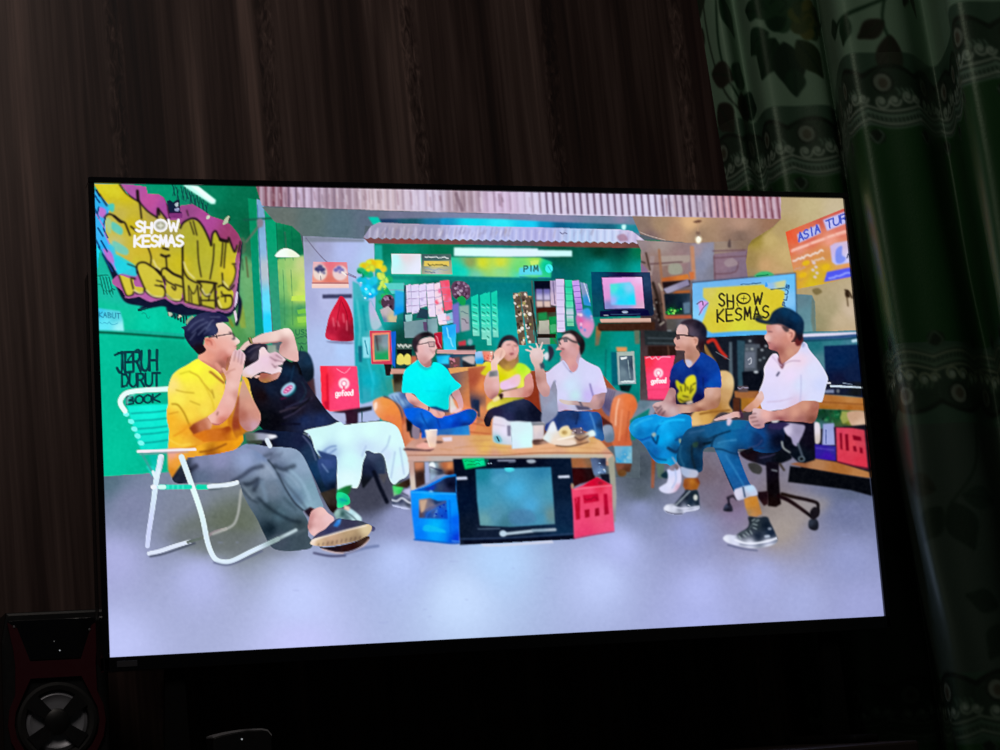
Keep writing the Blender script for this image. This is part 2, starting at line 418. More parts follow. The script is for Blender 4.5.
while xx < 782:
    yt = 186 + (xx - 256) * .0212
    yb = 207 + (xx - 262) * .0235
    sl = (xx - 400) * .004
    dk = '5a4058' if xx > 540 or xx < 300 else '8a7488'
    if xx > 735 or xx < 285:
        dk = '703848'
    L([(xx, yt), (xx + sl + 1, yb - 1)], 2.0 if xx > 535 else prng.uniform(1.2, 2.4), dk, c=1, b=.4, a=(.9 if xx > 535 or xx < 335 else prng.uniform(.15, .6)))
    L([(xx + 3.2, yt + 1), (xx + sl + 4, yb - 1)], 2.0, 'e6dcf2', c=1, b=.6, a=.45)
    xx += 6.8 if xx > 535 else 7.6
    k += 1
for i in range(110):
    xx = prng.choice([prng.uniform(262, 530), prng.uniform(660, 780), prng.uniform(262, 780)])
    yt = 186 + (xx - 256) * .0212
    L([(xx, yt + prng.uniform(2, 8)), (xx + 1, yt + prng.uniform(10, 20))], prng.uniform(.5, 1.6), prng.choice(['8c6474', 'f4e8f0', 'a07c8c', '6c5464', 'c8a4a8']), c=1, b=.4, a=.5)
L('456,194 462,210', 3.5, '7a6070', c=1, b=.8, a=.7)

CL = E('studio_ceiling', None, 'grey ceiling soffit beneath the corrugated strip')
P('262,207 400,211.5 640,217 640,236 365,226 363,243 304,237 292,226 275,222', [(285, 218, '66706c'), (310, 222, '5c7070'), (340, 225, '58707c'), (370, 220, '5e6c80'), (400, 216, '707490'), (470, 216, '7c84a8'), (550, 220, '8484a8'), (620, 220, '8884a4'), (620, 228, '4c7c90')])
P('380,219 450,218 500,219 556,222 640,225 640,233 372,226', [(385, 222, '1c3a64'), (410, 221, '1a5868'), (438, 221, '2a6c98'), (442, 221, '10a0d8'), (470, 222, '10dcf0'), (500, 224, '2ce8fa'), (530, 224, '18d0f8'), (545, 225, '0a90c0'), (560, 226, '0c5c88'), (610, 228, '14607c'), (622, 227, '2090a0')], b=.4, c=1)
P('368,217 378,217 382,224 374,226', '00c8b0', b=.8, c=1)
S('622,225 626,225 625,230 622,229', 'd0ffff', b=.4, c=1)
TC = E('plaster_ceiling', None, 'tan lamp lit ceiling at the right of the television picture')
P('632,216 781,219 772,228 752,240 746,246 690,243 660,240 640,234', [(640, 225, '8a7468'), (660, 225, 'a4886c'), (690, 222, 'dcb284'), (675, 232, 'b48c70'), (700, 235, '9c8068'), (740, 224, 'b4907c'), (775, 222, '987058'), (740, 236, '80685c'), (650, 237, '7c6464')])
L('640,232 650,236 665,240', .7, 'c0b0a8', c=1)
BW_ = E('plaster_wall', None, 'pale lilac plaster wall behind the red bags')
P('303,236 365,239 376,244 378,330 380,420 345,424 308,436 308,360', [(310, 246, '9ca0bc'), (320, 245, 'a4a8d0'), (345, 250, 'b4c0f0'), (370, 260, 'b4ccf4'), (312, 300, 'a8aeda'), (325, 300, 'b8bee8'), (330, 350, 'b2c4ee'), (318, 390, 'a8b0d8'), (340, 350, 'b4d0fc')])
P('304,236 365,239 364,242 304,242', '7c8494', b=1, c=1, a=.8)
L('306,238 318,253 330,264 356,277', .8, '706a88', c=1)
# ---- the kiosk behind the sofa
E('striped_notice', BW_, 'small red notice with two round pictures on the plaster wall')
P('313,262 347,262 349,288 312,288', [(316, 264, 'e8b8c0'), (330, 264, 'e87080'), (345, 265, 'e88890'), (330, 280, 'e07868'), (314, 285, 'f0a088'), (347, 285, 'e8a090')])
P('312,284 349,284 349,288 312,288', 'f4d0c8', c=1)
P('312,282 349,282 349,284 312,284', 'c07878', c=1)
O(320, 272.5, 7, 8, 'ecd8d0', c=1, b=.5)
O(340, 273, 7.5, 7.5, 'ecd0d0', c=1, b=.5)
for x, y, r, c_ in [(317, 269, 2.6, '3c3e70'), (320, 267, 2.8, '4a4a7c'), (323, 269.5, 2.4, '3c3e70'), (320, 271, 2.8, '34366c'), (324, 273, 1.4, '5c5c8c'), (336, 270, 2.4, '7068b0'), (339, 268, 2.6, '6c68b4'), (342, 270, 2.2, '7c74b8'), (340, 272, 1.6, '8880bc')]:
    O(x, y, r, r * .85, c_, c=1, b=.3)
L('320,272 320.5,276', 2, 'f8f0ec', c=1, b=.2)
L('320.5,276 321,280', .9, 'a08890', c=1)
L('342,272 346,275', 1.6, 'f4ece8', c=1)
L('346,274 356,278', .8, '806090')
E('wall_rail', BW_, 'dark rail fixed to the plaster wall above the red bag')
P('322.5,294.5 352,294 352,298 322.5,298.5', '3a3c60', b=.3)
E('hanging_bag', None, 'crimson plastic bag hanging from the wall rail')
S('341,296 347,302 352,314 353.5,325 354,338 352,341 340,341.5 326,338 327,325 330,314 336,303', [(341, 300, 'd81838'), (335, 315, 'e02848'), (345, 315, 'c01030'), (332, 330, 'b01838'), (345, 335, '98102c'), (330, 338, 'd82848'), (352, 330, '801028')])
for s in ['333,318 334,326', '343,314 344,322', '347,321 347,330', '337,321 339,326']:
    L(s, 1.6, 'f08090', c=1, b=.5, a=.7)
L('341,300 338,315 336,330', 1, '900c24', c=1, a=.6)
L('342,302 347,315 349,335', 1, '80081c', c=1, a=.6)
S('327,341 352,342 350,344 332,343', '7a80a8', b=.8)

KI = E('kiosk', None, 'teal stall hung with goods behind the sofa in the television picture')
P('374,235 660,240 662,420 600,440 380,425 376,330', [(385, 245, '00785c'), (440, 245, '00704c'), (560, 250, '04503c'), (600, 250, '003828'), (620, 245, '00302a'), (640, 250, '00704a'), (640, 270, '00a098'), (600, 268, '00908c'), (400, 275, '10a890'), (440, 283, '04685c'), (470, 283, '00787c'), (505, 283, '007c84'), (550, 280, '006068'), (480, 350, '008a7a'), (500, 320, '00acac'), (512, 345, '0cb0b0'),
  (400, 340, '0c4038'), (400, 380, '0c2c2c'), (440, 345, '006850'), (380, 320, '10a0a0'), (385, 400, '00a8b0'), (600, 340, '00806c'), (620, 345, '00948c'), (600, 380, '00a098'), (630, 400, '007874'), (635, 380, '008a80')])
P('374,245 382,245 384,290 380,330 376,330', '18a898', b=.6, c=1)
P('388,275 650,283 650,287 388,279', '0a8078', b=.8, c=1, a=.7)
RF = E('corrugated_roof', KI, 'pale lilac corrugated roof edge of the stall')
rp = [(363, 238), (371, 226), (379, 222.5), (430, 224.5), (500, 226.5), (560, 228), (620, 229.5), (632, 231), (648, 243)]
n = 37
rb = [(648 - i * (648 - 363) / (2 * n), 243 - i * 5.0 / (2 * n) + (1.1 if i % 2 else -.8)) for i in range(2 * n + 1)]
P(rp + rb, [(375, 232, 'a09cb8'), (400, 230, 'a8a0b4'), (430, 232, 'a09cbc'), (460, 234, 'c8ccf8'), (500, 234, 'b8c0f0'), (540, 236, 'b4b4e8'), (580, 236, 'b8d0f4'), (610, 236, 'c8d8f8'), (630, 237, 'c8bce0'), (645, 241, 'dccce4')])
for i in range(n):
    x = 366 + i * 7.7
    L([(x + (3 if i < 18 else 0), 227 + i * .1), (x, 237 + i * .13)], 1.2, '8884b8', c=1, b=.5, a=.4)
    L([(x + 4, 228 + i * .1), (x + 3.6, 238 + i * .13)], 1.4, 'e8e4fc', c=1, b=.5, a=.5)
for i in range(90):
    x = prng.choice([prng.uniform(372, 520), prng.uniform(372, 640)])
    L([(x, prng.uniform(226, 233)), (x - 2, prng.uniform(233, 238))], 1, prng.choice(['78749c', 'f0ecfc', '8c8098', '9c98c0', 'a09098']), c=1, b=.4, a=.5)
S('617,236 624,234 628,240 620,241', 'a07088', c=1, b=.8, a=.7)
scrib(560, 232, 567, 234, 3, .9, '6a6890', 3, c=1)
E('roof_batten', KI, 'reddish brown batten under the corrugated roof')
P(rb[::-1] + [(645, 248), (560, 246.5), (470, 244.5), (369, 243.5)], [(370, 241, '7a4848'), (410, 242, '84403c'), (450, 243, '784848'), (490, 245, '605060'), (520, 245, '5a4c54'), (560, 246, '7a4040'), (600, 246, '804840'), (645, 246, '6c4440')])
E('roof_light', KI, 'bright tube light under the stall roof')
P('454,247.5 538,248.5 538,250 572,250.5 572,256.5 500,257 454,256', [(460, 252, 'd8fffc'), (520, 253, 'e0f4ff'), (568, 253, 'd0ffff')], b=.2)
SG = E('header_sign', KI, 'yellow and teal sign panel below the stall light')
P('392,257 540,257.5 552,262 551,278 392,275', [(398, 268, '10b49c'), (456, 270, '00d0b8'), (463, 272, '10d8c4'), (470, 262, '90a058'), (482, 262, 'd8e030'), (500, 262, 'd4e03c'), (500, 272, '90dc90'), (520, 270, '78e060'), (535, 260, 'b0e858'), (545, 265, '00c898'), (475, 276, '70d0b0'), (520, 274, '40d8d0')], b=.3)
P('519,268 538,265 542,272 542,275 519,275', '58d8f0', c=1, b=.5)
T('PIM', (524, 271.5), (538, 271), (0, -5.5), 1.3, '2c6458', c=1, gap=.15)
L('520,277 550,278', .8, '2078a0', c=1)
O(549, 268.5, 3.8, 4.4, '40f0f4', mark=0)
L('548,266 551,271', .8, '20b0c0')
P('530,261 539,260 538,264 531,265', 'd0f070', c=1, a=.8)
E('white_placard', KI, 'blank white placard at the left of the stall sign')
P('391.5,254 421,254 421,274 391.5,274', [(395, 260, 'c0fcff'), (418, 270, 'e8ecff'), (405, 256, 'e8d8e0')])
E('price_placard', KI, 'grey and yellow printed placard beside the white one')
P('421.5,254 451,254 452,274 421.5,274', [(425, 256, '406060'), (436, 258, '486868'), (436, 265, 'e0c868'), (436, 271, 'b8c4d0')])
P('422,254 451,253.5 451,260 422,260', '3c5c60', c=1, a=.8)
scrib(425, 257, 448, 257.5, 14, 1, 'd8e0e0', 1.5, c=1)
P('424,261 449,261 449,266 424,266', 'e4c85c', c=1)
scrib(428, 264.5, 447, 265, 12, 1, '5c5830', 2, c=1)
scrib(425, 269, 448, 270, 10, .8, '90a0b8', 2, c=1)
scrib(425, 272, 435, 272.5, 6, .9, '607088', 1.5, c=1)
# goods hung in the stall
E('flower_garland', KI, 'yellow, green and turquoise paper garland hung at the stall corner')
for x, y, r, c_ in [(365, 266, 5, 'd0dc30'), (371, 263, 5, 'e8c818'), (378, 265, 6, 'ecd81c'), (384, 269, 4, 'd8d428'), (372, 268, 5, 'c8c838'), (361, 270, 4, '28b878'), (367, 274, 6, '0cb090'), (362, 280, 5, '10b8d8'), (368, 284, 7, '10c0f0'), (374, 280, 5, '20c8e8'), (364, 290, 6, '18ccf8'), (371, 293, 6, '08b8f0'), (376, 288, 4, '10a0d0'), (366, 298, 4, '20b8d8'), (381, 276, 5, 'c8dc48'), (385, 284, 5, 'b0d850'), (389, 279, 4, '18b068'), (388, 290, 4, '10a860'), (384, 296, 4, '38b068'), (391, 286, 3, '20c878'), (380, 288, 3, '1c9c68'), (382, 302, 3.4, '1c8c58')]:
    S([(x + r * (1 + prng.uniform(-.3, .25)) * math.cos(t * .785), y + r * .85 * (1 + prng.uniform(-.3, .25)) * math.sin(t * .785)) for t in range(8)], c_, b=.2)
for x, y in [(364, 266), (369, 262), (374, 263), (372, 268), (380, 266), (383, 270), (378, 273), (368, 270)]:
    O(x, y, 2.6, 2, prng.choice(['f8e020', 'e8c018', 'd8e838', 'f0d030']), prng.uniform(0, 90), c=1, b=.3)
for x, y in [(362, 275), (366, 273), (358, 272), (386, 278), (389, 283), (385, 292), (382, 297), (391, 290)]:
    O(x, y, 3, 1.8, prng.choice(['08a070', '10b860', '048858']), prng.uniform(0, 90), c=1, b=.3)
for x, y in [(364, 282), (368, 287), (372, 283), (367, 292), (373, 291), (363, 294), (371, 297)]:
    O(x, y, 2.8, 2.2, prng.choice(['18d8ff', '00b0f0', '40e8ff', '10c0d8']), prng.uniform(0, 90), c=1, b=.3)
for s in ['378,272 382,282 379,289', '383,276 387,281 384,288']:
    L(s, 3, 'd4f060', c=1, b=.4)
for x, y in [(366, 289), (370, 294), (361, 283), (365, 298)]:
    O(x, y, 1.2, 1, 'c0f8ff', c=1)
TP = E('teal_post', KI, 'teal painted post with wet looking streaks at the left of the stall')
P('352.5,281 359,284 364,300 371,301 376,312 384,330 392,364 396,394 376,400 362,404 356,400 354,330', [(356, 290, '40b4c0'), (362, 310, '18b0b8'), (358, 330, '20a8b4'), (370, 315, '38b4bc'), (362, 350, '109ca8'), (380, 365, '18a8a8'), (370, 380, '08b0c4'), (362, 395, '30a8bc'), (392, 385, '2c9890'), (376, 340, '80b8c0')], b=.3, mark=1)
S('369,303 376,300 382,306 383,322 376,330 371,326', [(372, 306, 'b8bce4'), (380, 312, 'c8c0dc'), (376, 325, 'a8c8d8')], b=.8, c=1)
for s, c_ in [('357,300 360,330 358,352', '58c8d0'), ('363,306 366,330', '0890a0'), ('368,360 374,384', '30c4d8'), ('360,366 362,398', '0c98a8'), ('380,368 386,390', '10989c'), ('374,372 372,396', '18c0d4')]:
    L(s, 2.2, c_, c=1, b=.9, a=.7)
HG = E('hung_packet_strips', KI, 'pale lilac strips of hanging packets')
for s, col in [('404,286 411,284 412,312 406,313', 'd8d0f0'), ('411,285 419,284 420,312 412,314', 'e0d8f8'), ('419,285 426,283 427,306 420,308', 'e4d8fa'), ('426,284 434,283 436,317 429,317', 'ecdcf8'), ('434,284 440,282 444,314 436,315', 'f4d8e8'), ('440,281 449,280 453,309 445,311', 'f0607c'), ('437,315 446,313 448,324 439,325', 'f0e0f8'), ('446,314 453,312 454,322 447,324', '88c8e0'), ('384,283 404,283 405,292 392,294', '58d0c8')]:
    P(s, col)
    p_ = pts(s)
    for j in (1, 2, 3):
        L([(p_[0][0] + j * .4, p_[0][1] + j * 7), (p_[1][0] + j * .6, p_[1][1] + j * 7)], .7, 'a088b8', c=1, a=.8)
    L([p_[1], p_[2]], .8, '8878a8', c=1, a=.7)
for x, y in [(440, 291), (446, 285), (443, 298), (450, 300), (448, 318), (441, 322), (437, 302), (444, 309)]:
    O(x, y, 2, 2.4, prng.choice(['f85070', 'f8a0b8', 'f070a0', 'fce0f0']), c=1, b=.4)
for x, y in [(447, 283), (449, 292), (452, 304)]:
    P([(x - 3, y - 2), (x + 2, y - 3), (x + 3, y + 3), (x - 2, y + 4)], 'f4506c', c=1, b=.4)
specks(405, 287, 440, 315, 26, ['f8f0ff', 'c8b8e0', 'b8a8d8', 'fce8f4'], .6, 1.8, c=1, b=.3)
P('404,285 406,285 407,330 403,330', '0c4858')
P('405,315 412,314 412,321 406,322', '98d0d0')
P('420,308 428,310 428,319 416,318', '203c50')
E('grey_sheet', KI, 'grey sheet hanging beneath the packet strips')
P('404,322 437,318 438,336 405,338', [(410, 330, '7898a0'), (425, 328, '6c8c98'), (435, 328, '88b0b8')])
P('423,322 427,322 428,331 424,331', '604870', c=1)
L('427,320 428,336', .8, '304858', c=1)
E('foil_garland', KI, 'dark purple foil bundle at the right end of the packets')
S('451,288 454,282 460,281 466,283 470,288 470,296 466,300 458,300 453,296', '5c3c58')
specks(453, 283, 469, 298, 26, ['30182c', '806080', '907090', '3c2438', 'b098b0'], .8, 1.8, c=1)
S('457,299 462,296 466,300 464,306 459,303', '10a050')
E('foil_garland', KI, 'dark purple foil bundle under the paper garland')
S('384,296 391,295 396,303 394,310 386,311 381,303', '4c3448')
specks(383, 296, 394, 310, 14, ['30182c', '805878', 'a080a0', '281428'], .8, 1.8, c=1)
P('380,310 388,306 397,315 396,322 384,322', [(385, 312, 'c8b8c0'), (390, 318, 'd8c890'), (384, 320, '5878a8')])
P('395,290 404,292 404,312 394,316', [(399, 300, '28a8e8'), (400, 312, '0898f0')], b=.4)
E('shampoo_strips', KI, 'lilac and turquoise sachet strips in the middle of the stall')
P('452,305 459,302 460,332 454,334', '7870c8', b=.3)
P('459,306 469,305 470,330 461,332', [(464, 310, '90b0a8'), (465, 325, 'a8a0b0')], b=.3)
scrib(461, 312, 468, 314, 4, 1, '608088', 3, c=1)
scrib(462, 320, 468, 322, 4, 1, '706878', 3, c=1)
for x0, x1, yb in [(471, 478, 336), (480, 486, 339), (485, 490, 345), (491, 497, 337)]:
    P([(x0, 297 - (x0 - 471) * .2), (x1, 294 - (x1 - 478) * .2), (x1 + 1.5, yb), (x0 + 2, yb)], [(x0, 300, '10d0b0'), (x1, 320, '40e0c0'), (x0, 335, '80dcc8')])
    for y in range(304, yb - 3, 8):
        L([(x0 + 2, y), (x1 - 1, y + 1.5)], 1.2, '10806c', c=1, a=.8)
        L([(x0 + 2, y + 3), (x1 - 1, y + 4)], .8, 'a0f8e8', c=1, a=.8)
E('cyan_carton', KI, 'tall bright blue carton on the stall shelf')
P('442,326 456,324 456,352 444,352', [(448, 330, '20a8f8'), (450, 345, '30c8f8'), (446, 350, '20d8f0')])
scrib(447, 330, 453, 348, 7, 1.2, '80e0ff', 5, c=1)
E('red_carton', KI, 'narrow red carton on the stall shelf')
P('434,333 442,332 442,349 435,349', [(438, 340, 'c01838'), (440, 346, '901028')])
scrib(436, 336, 441, 347, 4, 1, 'e87890', 3, c=1)
E('bead_strips', KI, 'brown and cream strings of small packets')
for i, (x0, y0, x1, y1) in enumerate([(513, 293, 521, 345), (520, 292, 530, 343), (525, 296, 532, 330)]):
    P([(x0, y0), (x0 + 7, y0), (x1 + 5, y1), (x1 - 2, y1)], '605040' if i != 1 else '6c5a50')
specks(513, 294, 530, 344, 80, ['f0e4d8', 'd8c0a8', '382820', 'a8a060', 'e8d8d8', '504038', 'c8a890', '786840'], .8, 2, c=1)
L('532,281 535,340', 1.3, '406058')
L('531,300 538,345', 1.4, '201c20')
E('goods_rack', KI, 'dark rack of stacked jars beside the packet strings')
P('534,281 552,281 556,308 557,344 538,344', [(540, 285, '08102c'), (545, 300, '605878'), (545, 310, '401c18'), (545, 320, '206838'), (545, 335, 'a09898')])
P('535,281 550,281 551,289 535,289', '04081c', c=1)
for x in (536, 543.5):
    P([(x, 289), (x + 6.5, 289), (x + 6.8, 300), (x + .4, 300)], [(x + 3, 290, '6c68b0'), (x + 3, 298, 'c8c0e0')], c=1, b=.3)
    P([(x + .3, 301), (x + 6.8, 301), (x + 7, 307), (x + .6, 307)], 'dcc0b8', c=1, b=.3)
P('537,308 556,307 556,312 537,313', '44140c', c=1)
P('538,313 547,312 547,320 539,320', '188a48', c=1, b=.3)
P('539,321 549,320 549,338 539,338', [(543, 325, 'b8b8a8'), (545, 335, 'a8a098')], c=1)
P('549,317 557,316 557,344 550,344', '08904c', c=1)
P('550,325 556,324 556,332 551,333', '70c890', c=1, a=.6)
P('537,334 556,334 556,338 537,338', '201410', c=1)
E('white_packet_strips', KI, 'tall white and mauve strips of packets right of the rack')
P('550,281 557,280 557,306 551,305', [(553, 285, 'a898c0'), (554, 300, 'd0b8d0')])
scrib(553, 282, 555, 304, 12, 1, '706090', 2, c=1)
P('556,279 564,279 565,332 557,332', [(560, 285, 'd8c8f0'), (560, 320, 'e0d4f8')])
for y in range(286, 330, 7):
    L([(557, y), (564, y)], .6, 'b0a0cc', c=1)
E('mint_packet_strip', KI, 'mint green strip of packets')
P('565,280 572,280 574,326 567,326', [(568, 285, '20d0a0'), (570, 300, '40e0a8'), (570, 315, 'c8d0e8'), (570, 322, '68d0a0')])
for y in range(287, 325, 7):
    L([(565, y), (573, y)], .6, '1c9078', c=1)
E('violet_packet_strip', KI, 'violet strip of packets at the right of the stall')
P('572,281 579,280 583,314 577,316', [(575, 290, 'c8a0f0'), (580, 310, 'b080e0')])
for y in range(286, 314, 6):
    L([(573, y), (582, y - 1)], .7, '7848b8', c=1)
P('580,282 587,284 591,306 584,305', [(583, 290, '8898c0'), (588, 300, '2890d8')])
L('584,283 590,302', .8, 'd0e0f8', c=1)
S('576,316 588,308 593,318 594,328 588,338 580,332', [(580, 320, 'd868b0'), (588, 312, '28a0e8'), (586, 325, 'f090c0'), (584, 335, 'c8a0c8')], b=.3)
specks(578, 314, 592, 332, 10, ['f8b0d8', 'e060a0', 'fce0f0', '4090e0'], .8, 1.8, c=1, b=.2)
E('stall_shelf', KI, 'pinkish wooden shelf of the stall')
P('437,350 476,350 476,354.5 437,353.5', 'd0a0a0')
E('counter_edge', KI, 'pinkish wooden edge of the left stall counter')
P('386,369 414,369 410,374.5 387,374', 'd09c8c')
SB = E('shelf_back', KI, 'dim goods under the stall shelf')
P('437,354 510,354 510,372 437,372', [(445, 360, '20486c'), (470, 360, '305060'), (500, 365, '104c50')])
P('436,356 450,355 449,364 438,364', [(440, 358, '10b0e8'), (445, 361, '30d0f8')], b=.4, mark=1)
P('449,358 460,357 460,368 450,368', '704848', b=.3)
specks(450, 358, 459, 366, 8, ['a05060', '402830', 'c88090'], .6, 1.4)
S('462,358 474,356 474,364 468,363', 'c8b8b8', b=.3)
S('463,361 470,364 478,367 464,367', '202028', b=.3)
P('458,342 466,340 466,346 459,347', 'c83848', b=.3)
P('457,346 475,345 475,350 457,350', '182028', b=.3)
O(470, 342, 2.6, 3.2, '78b0b8', b=.3)
E('blue_cup', KI, 'blue capped jar on the stall counter')
P('475,352 483,351 484,360 482,366 477,366 475,360', [(478, 354, 'a8c8f0'), (480, 362, '10a0e8')])
E('jar_row', KI, 'row of dark jars on the left stall counter')
P('397,344 412,344 412,350 397,350', '405850')
scrib(398, 346, 411, 346, 10, 1.6, 'c0c8c0', 2.5, c=1)
P('397,349 412,349 412,358 397,358', '081014')
for x in (400.5, 407.5):
    S([(x - 3.4, 357), (x - 1, 354), (x + 1, 354), (x + 3.4, 357), (x + 3.2, 364), (x - 3.2, 364)], 'e8dc68')
P('411,356 417,356 417,366 411,364', 'c86848', b=.3)
E('yellow_jars', KI, 'yellow jars behind the seated guest in cyan')
P('476,364 484,364 486,375 476,374', [(480, 368, 'e8c030'), (484, 372, 'c89020')], b=.3)
S('483,364 490,362 491,374 484,375', 'e8dc40')
P('482,351 494,351 492,363 484,360', [(486, 356, 'f08068'), (490, 354, 'f0a090')], b=.3)
specks(484, 352, 492, 361, 8, ['f8d0c0', 'e05850', 'f0e8e0'], .5, 1.2)
E('red_framed_mirror', KI, 'red framed little display case on the teal post')
P('369.5,331 391,330.5 392,364 371.5,364', 'd03858')
P('372,333 389.5,332.5 390,361 373,361.5', 'f09070', c=1)
P('374,335 388,334.5 388.5,360 374.5,360', [(378, 340, '68646c'), (385, 340, '8098a8'), (380, 348, '60807c'), (384, 345, '98a8b8'), (380, 356, '10a860'), (386, 356, '18a858')], c=1)
L('376,336 378,350', 1.4, '40383c', c=1, b=.5)
P('391,332 396,331 395,368 392,364', '1060d0')
P('362,337 370,337 370,358 363,358', '90e0f0', b=.3)
scrib(365, 340, 368, 355, 5, 1.2, '2090a8', 3)
P('358,346 362,346 362,362 359,362', '10607c', b=.4)
P('384,364 392,364 390,376 386,376', '201418')
L('393,380 395,392', 2, 'b08848', b=.4)
P('393,374 405,374 403,394 394,392', [(397, 378, '201810'), (400, 388, '605c48')], b=.4)
OS = E('orange_counter', KI, 'orange brown wooden counter front of the stall')
P('448,368 487,366 484,410 468,410 460,385 452,378', [(455, 373, 'e0a060'), (465, 370, 'e8a860'), (475, 380, 'b85c34'), (480, 395, 'f0a050'), (476, 400, 'a04c38'), (472, 372, 'e0b078')])
P('472,375 480,375 480,379 472,379', '381810', c=1)
L('471,372 472,402', 1.2, '803828', c=1)
S('456,378 464,376 470,379 471,395 470,410 464,410 462,388', 'd4d4f0')
E('wall_soap_box', KI, 'grey framed little cabinet on the stall post')
P('616,347 627,347 627,352 617,352', 'e0985c', b=.3)
P('616.5,352 634,351.5 636,383.5 618,384.5', [(620, 354, 'a8b8b0'), (632, 380, 'a0b4bc')])
P('619,356 632.5,355.5 633.5,380 620,381', [(622, 360, '506878'), (628, 370, '485c70'), (624, 372, '78909c'), (632, 365, '2c3c50')], c=1)
P('620.5,357.5 627,356.5 627,358.5 621,360', 'e8f4f4', c=1)
scrib(622, 381.5, 634, 381.5, 8, 1.4, 'd8e8e8', 1.5, c=1)
L('628,360 630,378', .8, '90a8b0', c=1)
P('611,352 616.5,352 618,385 612,386', '005c70', b=.4)
L('606,350 605,385', 1.5, '0a6c68', b=.5)
P('619,385 632,385 629,392 621,391', '04181c', b=.5)
E('stall_post', KI, 'weathered brown post and frame at the right of the stall')
P('596,326 602,326 599,345 595,346', [(598, 330, '98683c'), (597, 342, '706850')], b=.3)
P('598,325 646,325 645,331 600,331', '28180c', b=.5)
P('634,330 640,330 640,344 635,344', '60705c', b=.3)
P('640,330 646,332 645,400 642,400 641,360', '04181c', b=.4)
# ---- right side of the studio
BR = E('brown_back_wall', None, 'dim pinkish brown back wall with cluttered shelving in the television picture')
P('636,240 692,243 752,240 760,262 764,300 760,420 640,420 641,250', [(640, 245, '948488'), (660, 245, 'a49490'), (655, 260, '947870'), (680, 262, '98787c'), (670, 270, '8c7068'), (648, 275, '806868'), (665, 300, '4c3830'), (700, 265, '8c8494'), (720, 250, '9c8878'), (720, 270, '84707c'), (745, 245, '887060'), (690, 310, '40444c'), (655, 330, '2c2024'), (655, 370, '4c3438'), (680, 390, '403038'), (720, 350, '14141c'), (750, 360, '202838'), (660, 405, '5c5058')])
P('660,256 690,255 690,262 661,266', 'a89890', c=1, b=.5)
P('650,256 655,256 652,276 648,274', 'a08c8c', c=1, b=.5)
L('634,260 642,262 645,263', 1.4, '302828', b=.3, c=1)
L('646,253 650,270', 1.6, '3c2820', c=1, b=.3)
L('650,264 682,262', 1.4, '604448', c=1, b=.3)
S('669,265 680,264 682,273 670,274', '9c9c8c', c=1, b=.5)
S('640,263 646,268 648,272 640,272', '886c90', c=1, b=.6)
LD = E('wooden_rack', BR, 'leaning wooden rack of boards and jars beside the small television')
L('659,250 662,282 665,318', 2.4, '9c6c50', b=.3, mark=1)
L('661,285 667,320', 2.6, '8c6c60', b=.3, mark=1)
P('662,278 688,274 690,280 662,282', [(665, 280, 'b8602c'), (685, 276, 'd07830')], b=.3)
P('662,282 690,280 690,286 664,292', '1c1014', b=.4)
P('663,289 688,279 690,285 667,294', [(668, 290, 'a09cb8'), (686, 282, '8c84a4')], b=.2)
P('676,291 690,290 690,294 672,294', 'b0602c', b=.3)
P('664,294 690,293 690,314 666,315', [(668, 300, '0c1424'), (680, 305, '08182c'), (688, 305, '384860'), (675, 312, '0c4020')], b=.3)
specks(666, 308, 681, 314, 24, ['20a040', '48c840', '0c6028', '88d860', '087030'], .6, 1.6)
P('683,303 690,302 690,313 684,314', '5c7890', b=.4)
P('665,315.5 691,315 692,319 666,319.5', 'b4583c', b=.3)
P('666,319 692,319 692,340 668,338', [(670, 325, '54504c'), (685, 325, '74707c'), (680, 335, '1c2428')], b=.3)
S('678,326 684,324 689,327 688,336 678,336', '888890', b=.4)
P('667,330 671,330 672,338 668,338', '889098', b=.3)
for s, w, cl in [('653,283 658,300 660,318', 3, '2c201c'), ('648,305 654,309', 2.4, '90a0a0'), ('656,300 660,322', 2.6, '140c0c'), ('659,284 662,290', 2, 'b0a090'), ('660,325 664,322', 1.2, 'c8c0b0')]:
    L(s, w, cl, b=.4, mark=1)
specks(648, 300, 664, 328, 16, ['6c5c54', '281c18', '88807c', '40302c'], .6, 1.6, b=.3)
P('644,330 680,332 684,345 645,345', '20282c', b=.6)
for y in (338, 343):
    L([(648, y), (676, y + .6)], 1.1, '48545c', b=.3)
P('648,346 676,346 676,356 648,356', '281410', b=.6)
L('668,346 669,356', 1.4, '5c3c30', b=.3)
E('small_television', None, 'small television with pink and cyan screen on the kiosk top')
P('591,272 650,272 654,314 652,316 593,317', [(595, 280, '004a68'), (598, 310, '045060'), (625, 274, '180c40'), (645, 280, '203c60'), (650, 310, '10203c'), (620, 315, '04082c')])
P('602,277 643,276 645,310 604,310', '1c1850', c=1)
P('600,311 648,310 650,316 600,317', '080838', c=1)
O(625, 312, 3.2, 1.1, 'a0b0d0', c=1)
L('611,314.5 640,314', .6, '385880', c=1)
L('604,315.5 608,315.3', .9, '8890a8', c=1)
E('small_television_screen', cur)
ELEMS[-1] = ('screen', ELEMS[-1][1], 'glowing pink and cyan picture of the small television')
P('602,277.5 642,277 644.5,308 605,309', [(605, 280, 'e8a0e0'), (620, 278, 'f0a8f0'), (640, 280, 'f0c0f0'), (606, 295, 'e098d8'), (641, 295, 'f098d0'), (643, 305, 'd8a8c8'), (608, 306, '8088c8'), (625, 308, '98a0e0'), (640, 288, 'f0a8d8')])
P('610,284 630,282 634,287 636,305 611,305', [(614, 288, '50e8d8'), (628, 288, '88d0f8'), (620, 292, '20d8f0'), (632, 300, '10e0ff'), (613, 300, 'a8b0f8'), (620, 302, '20d8ff')], c=1, b=.5)
E('kiosk_ledge', None, 'pale wooden ledge the small television stands on')
P('600,319 651,318 651,322.5 601,322.5', 'd8b0a0')
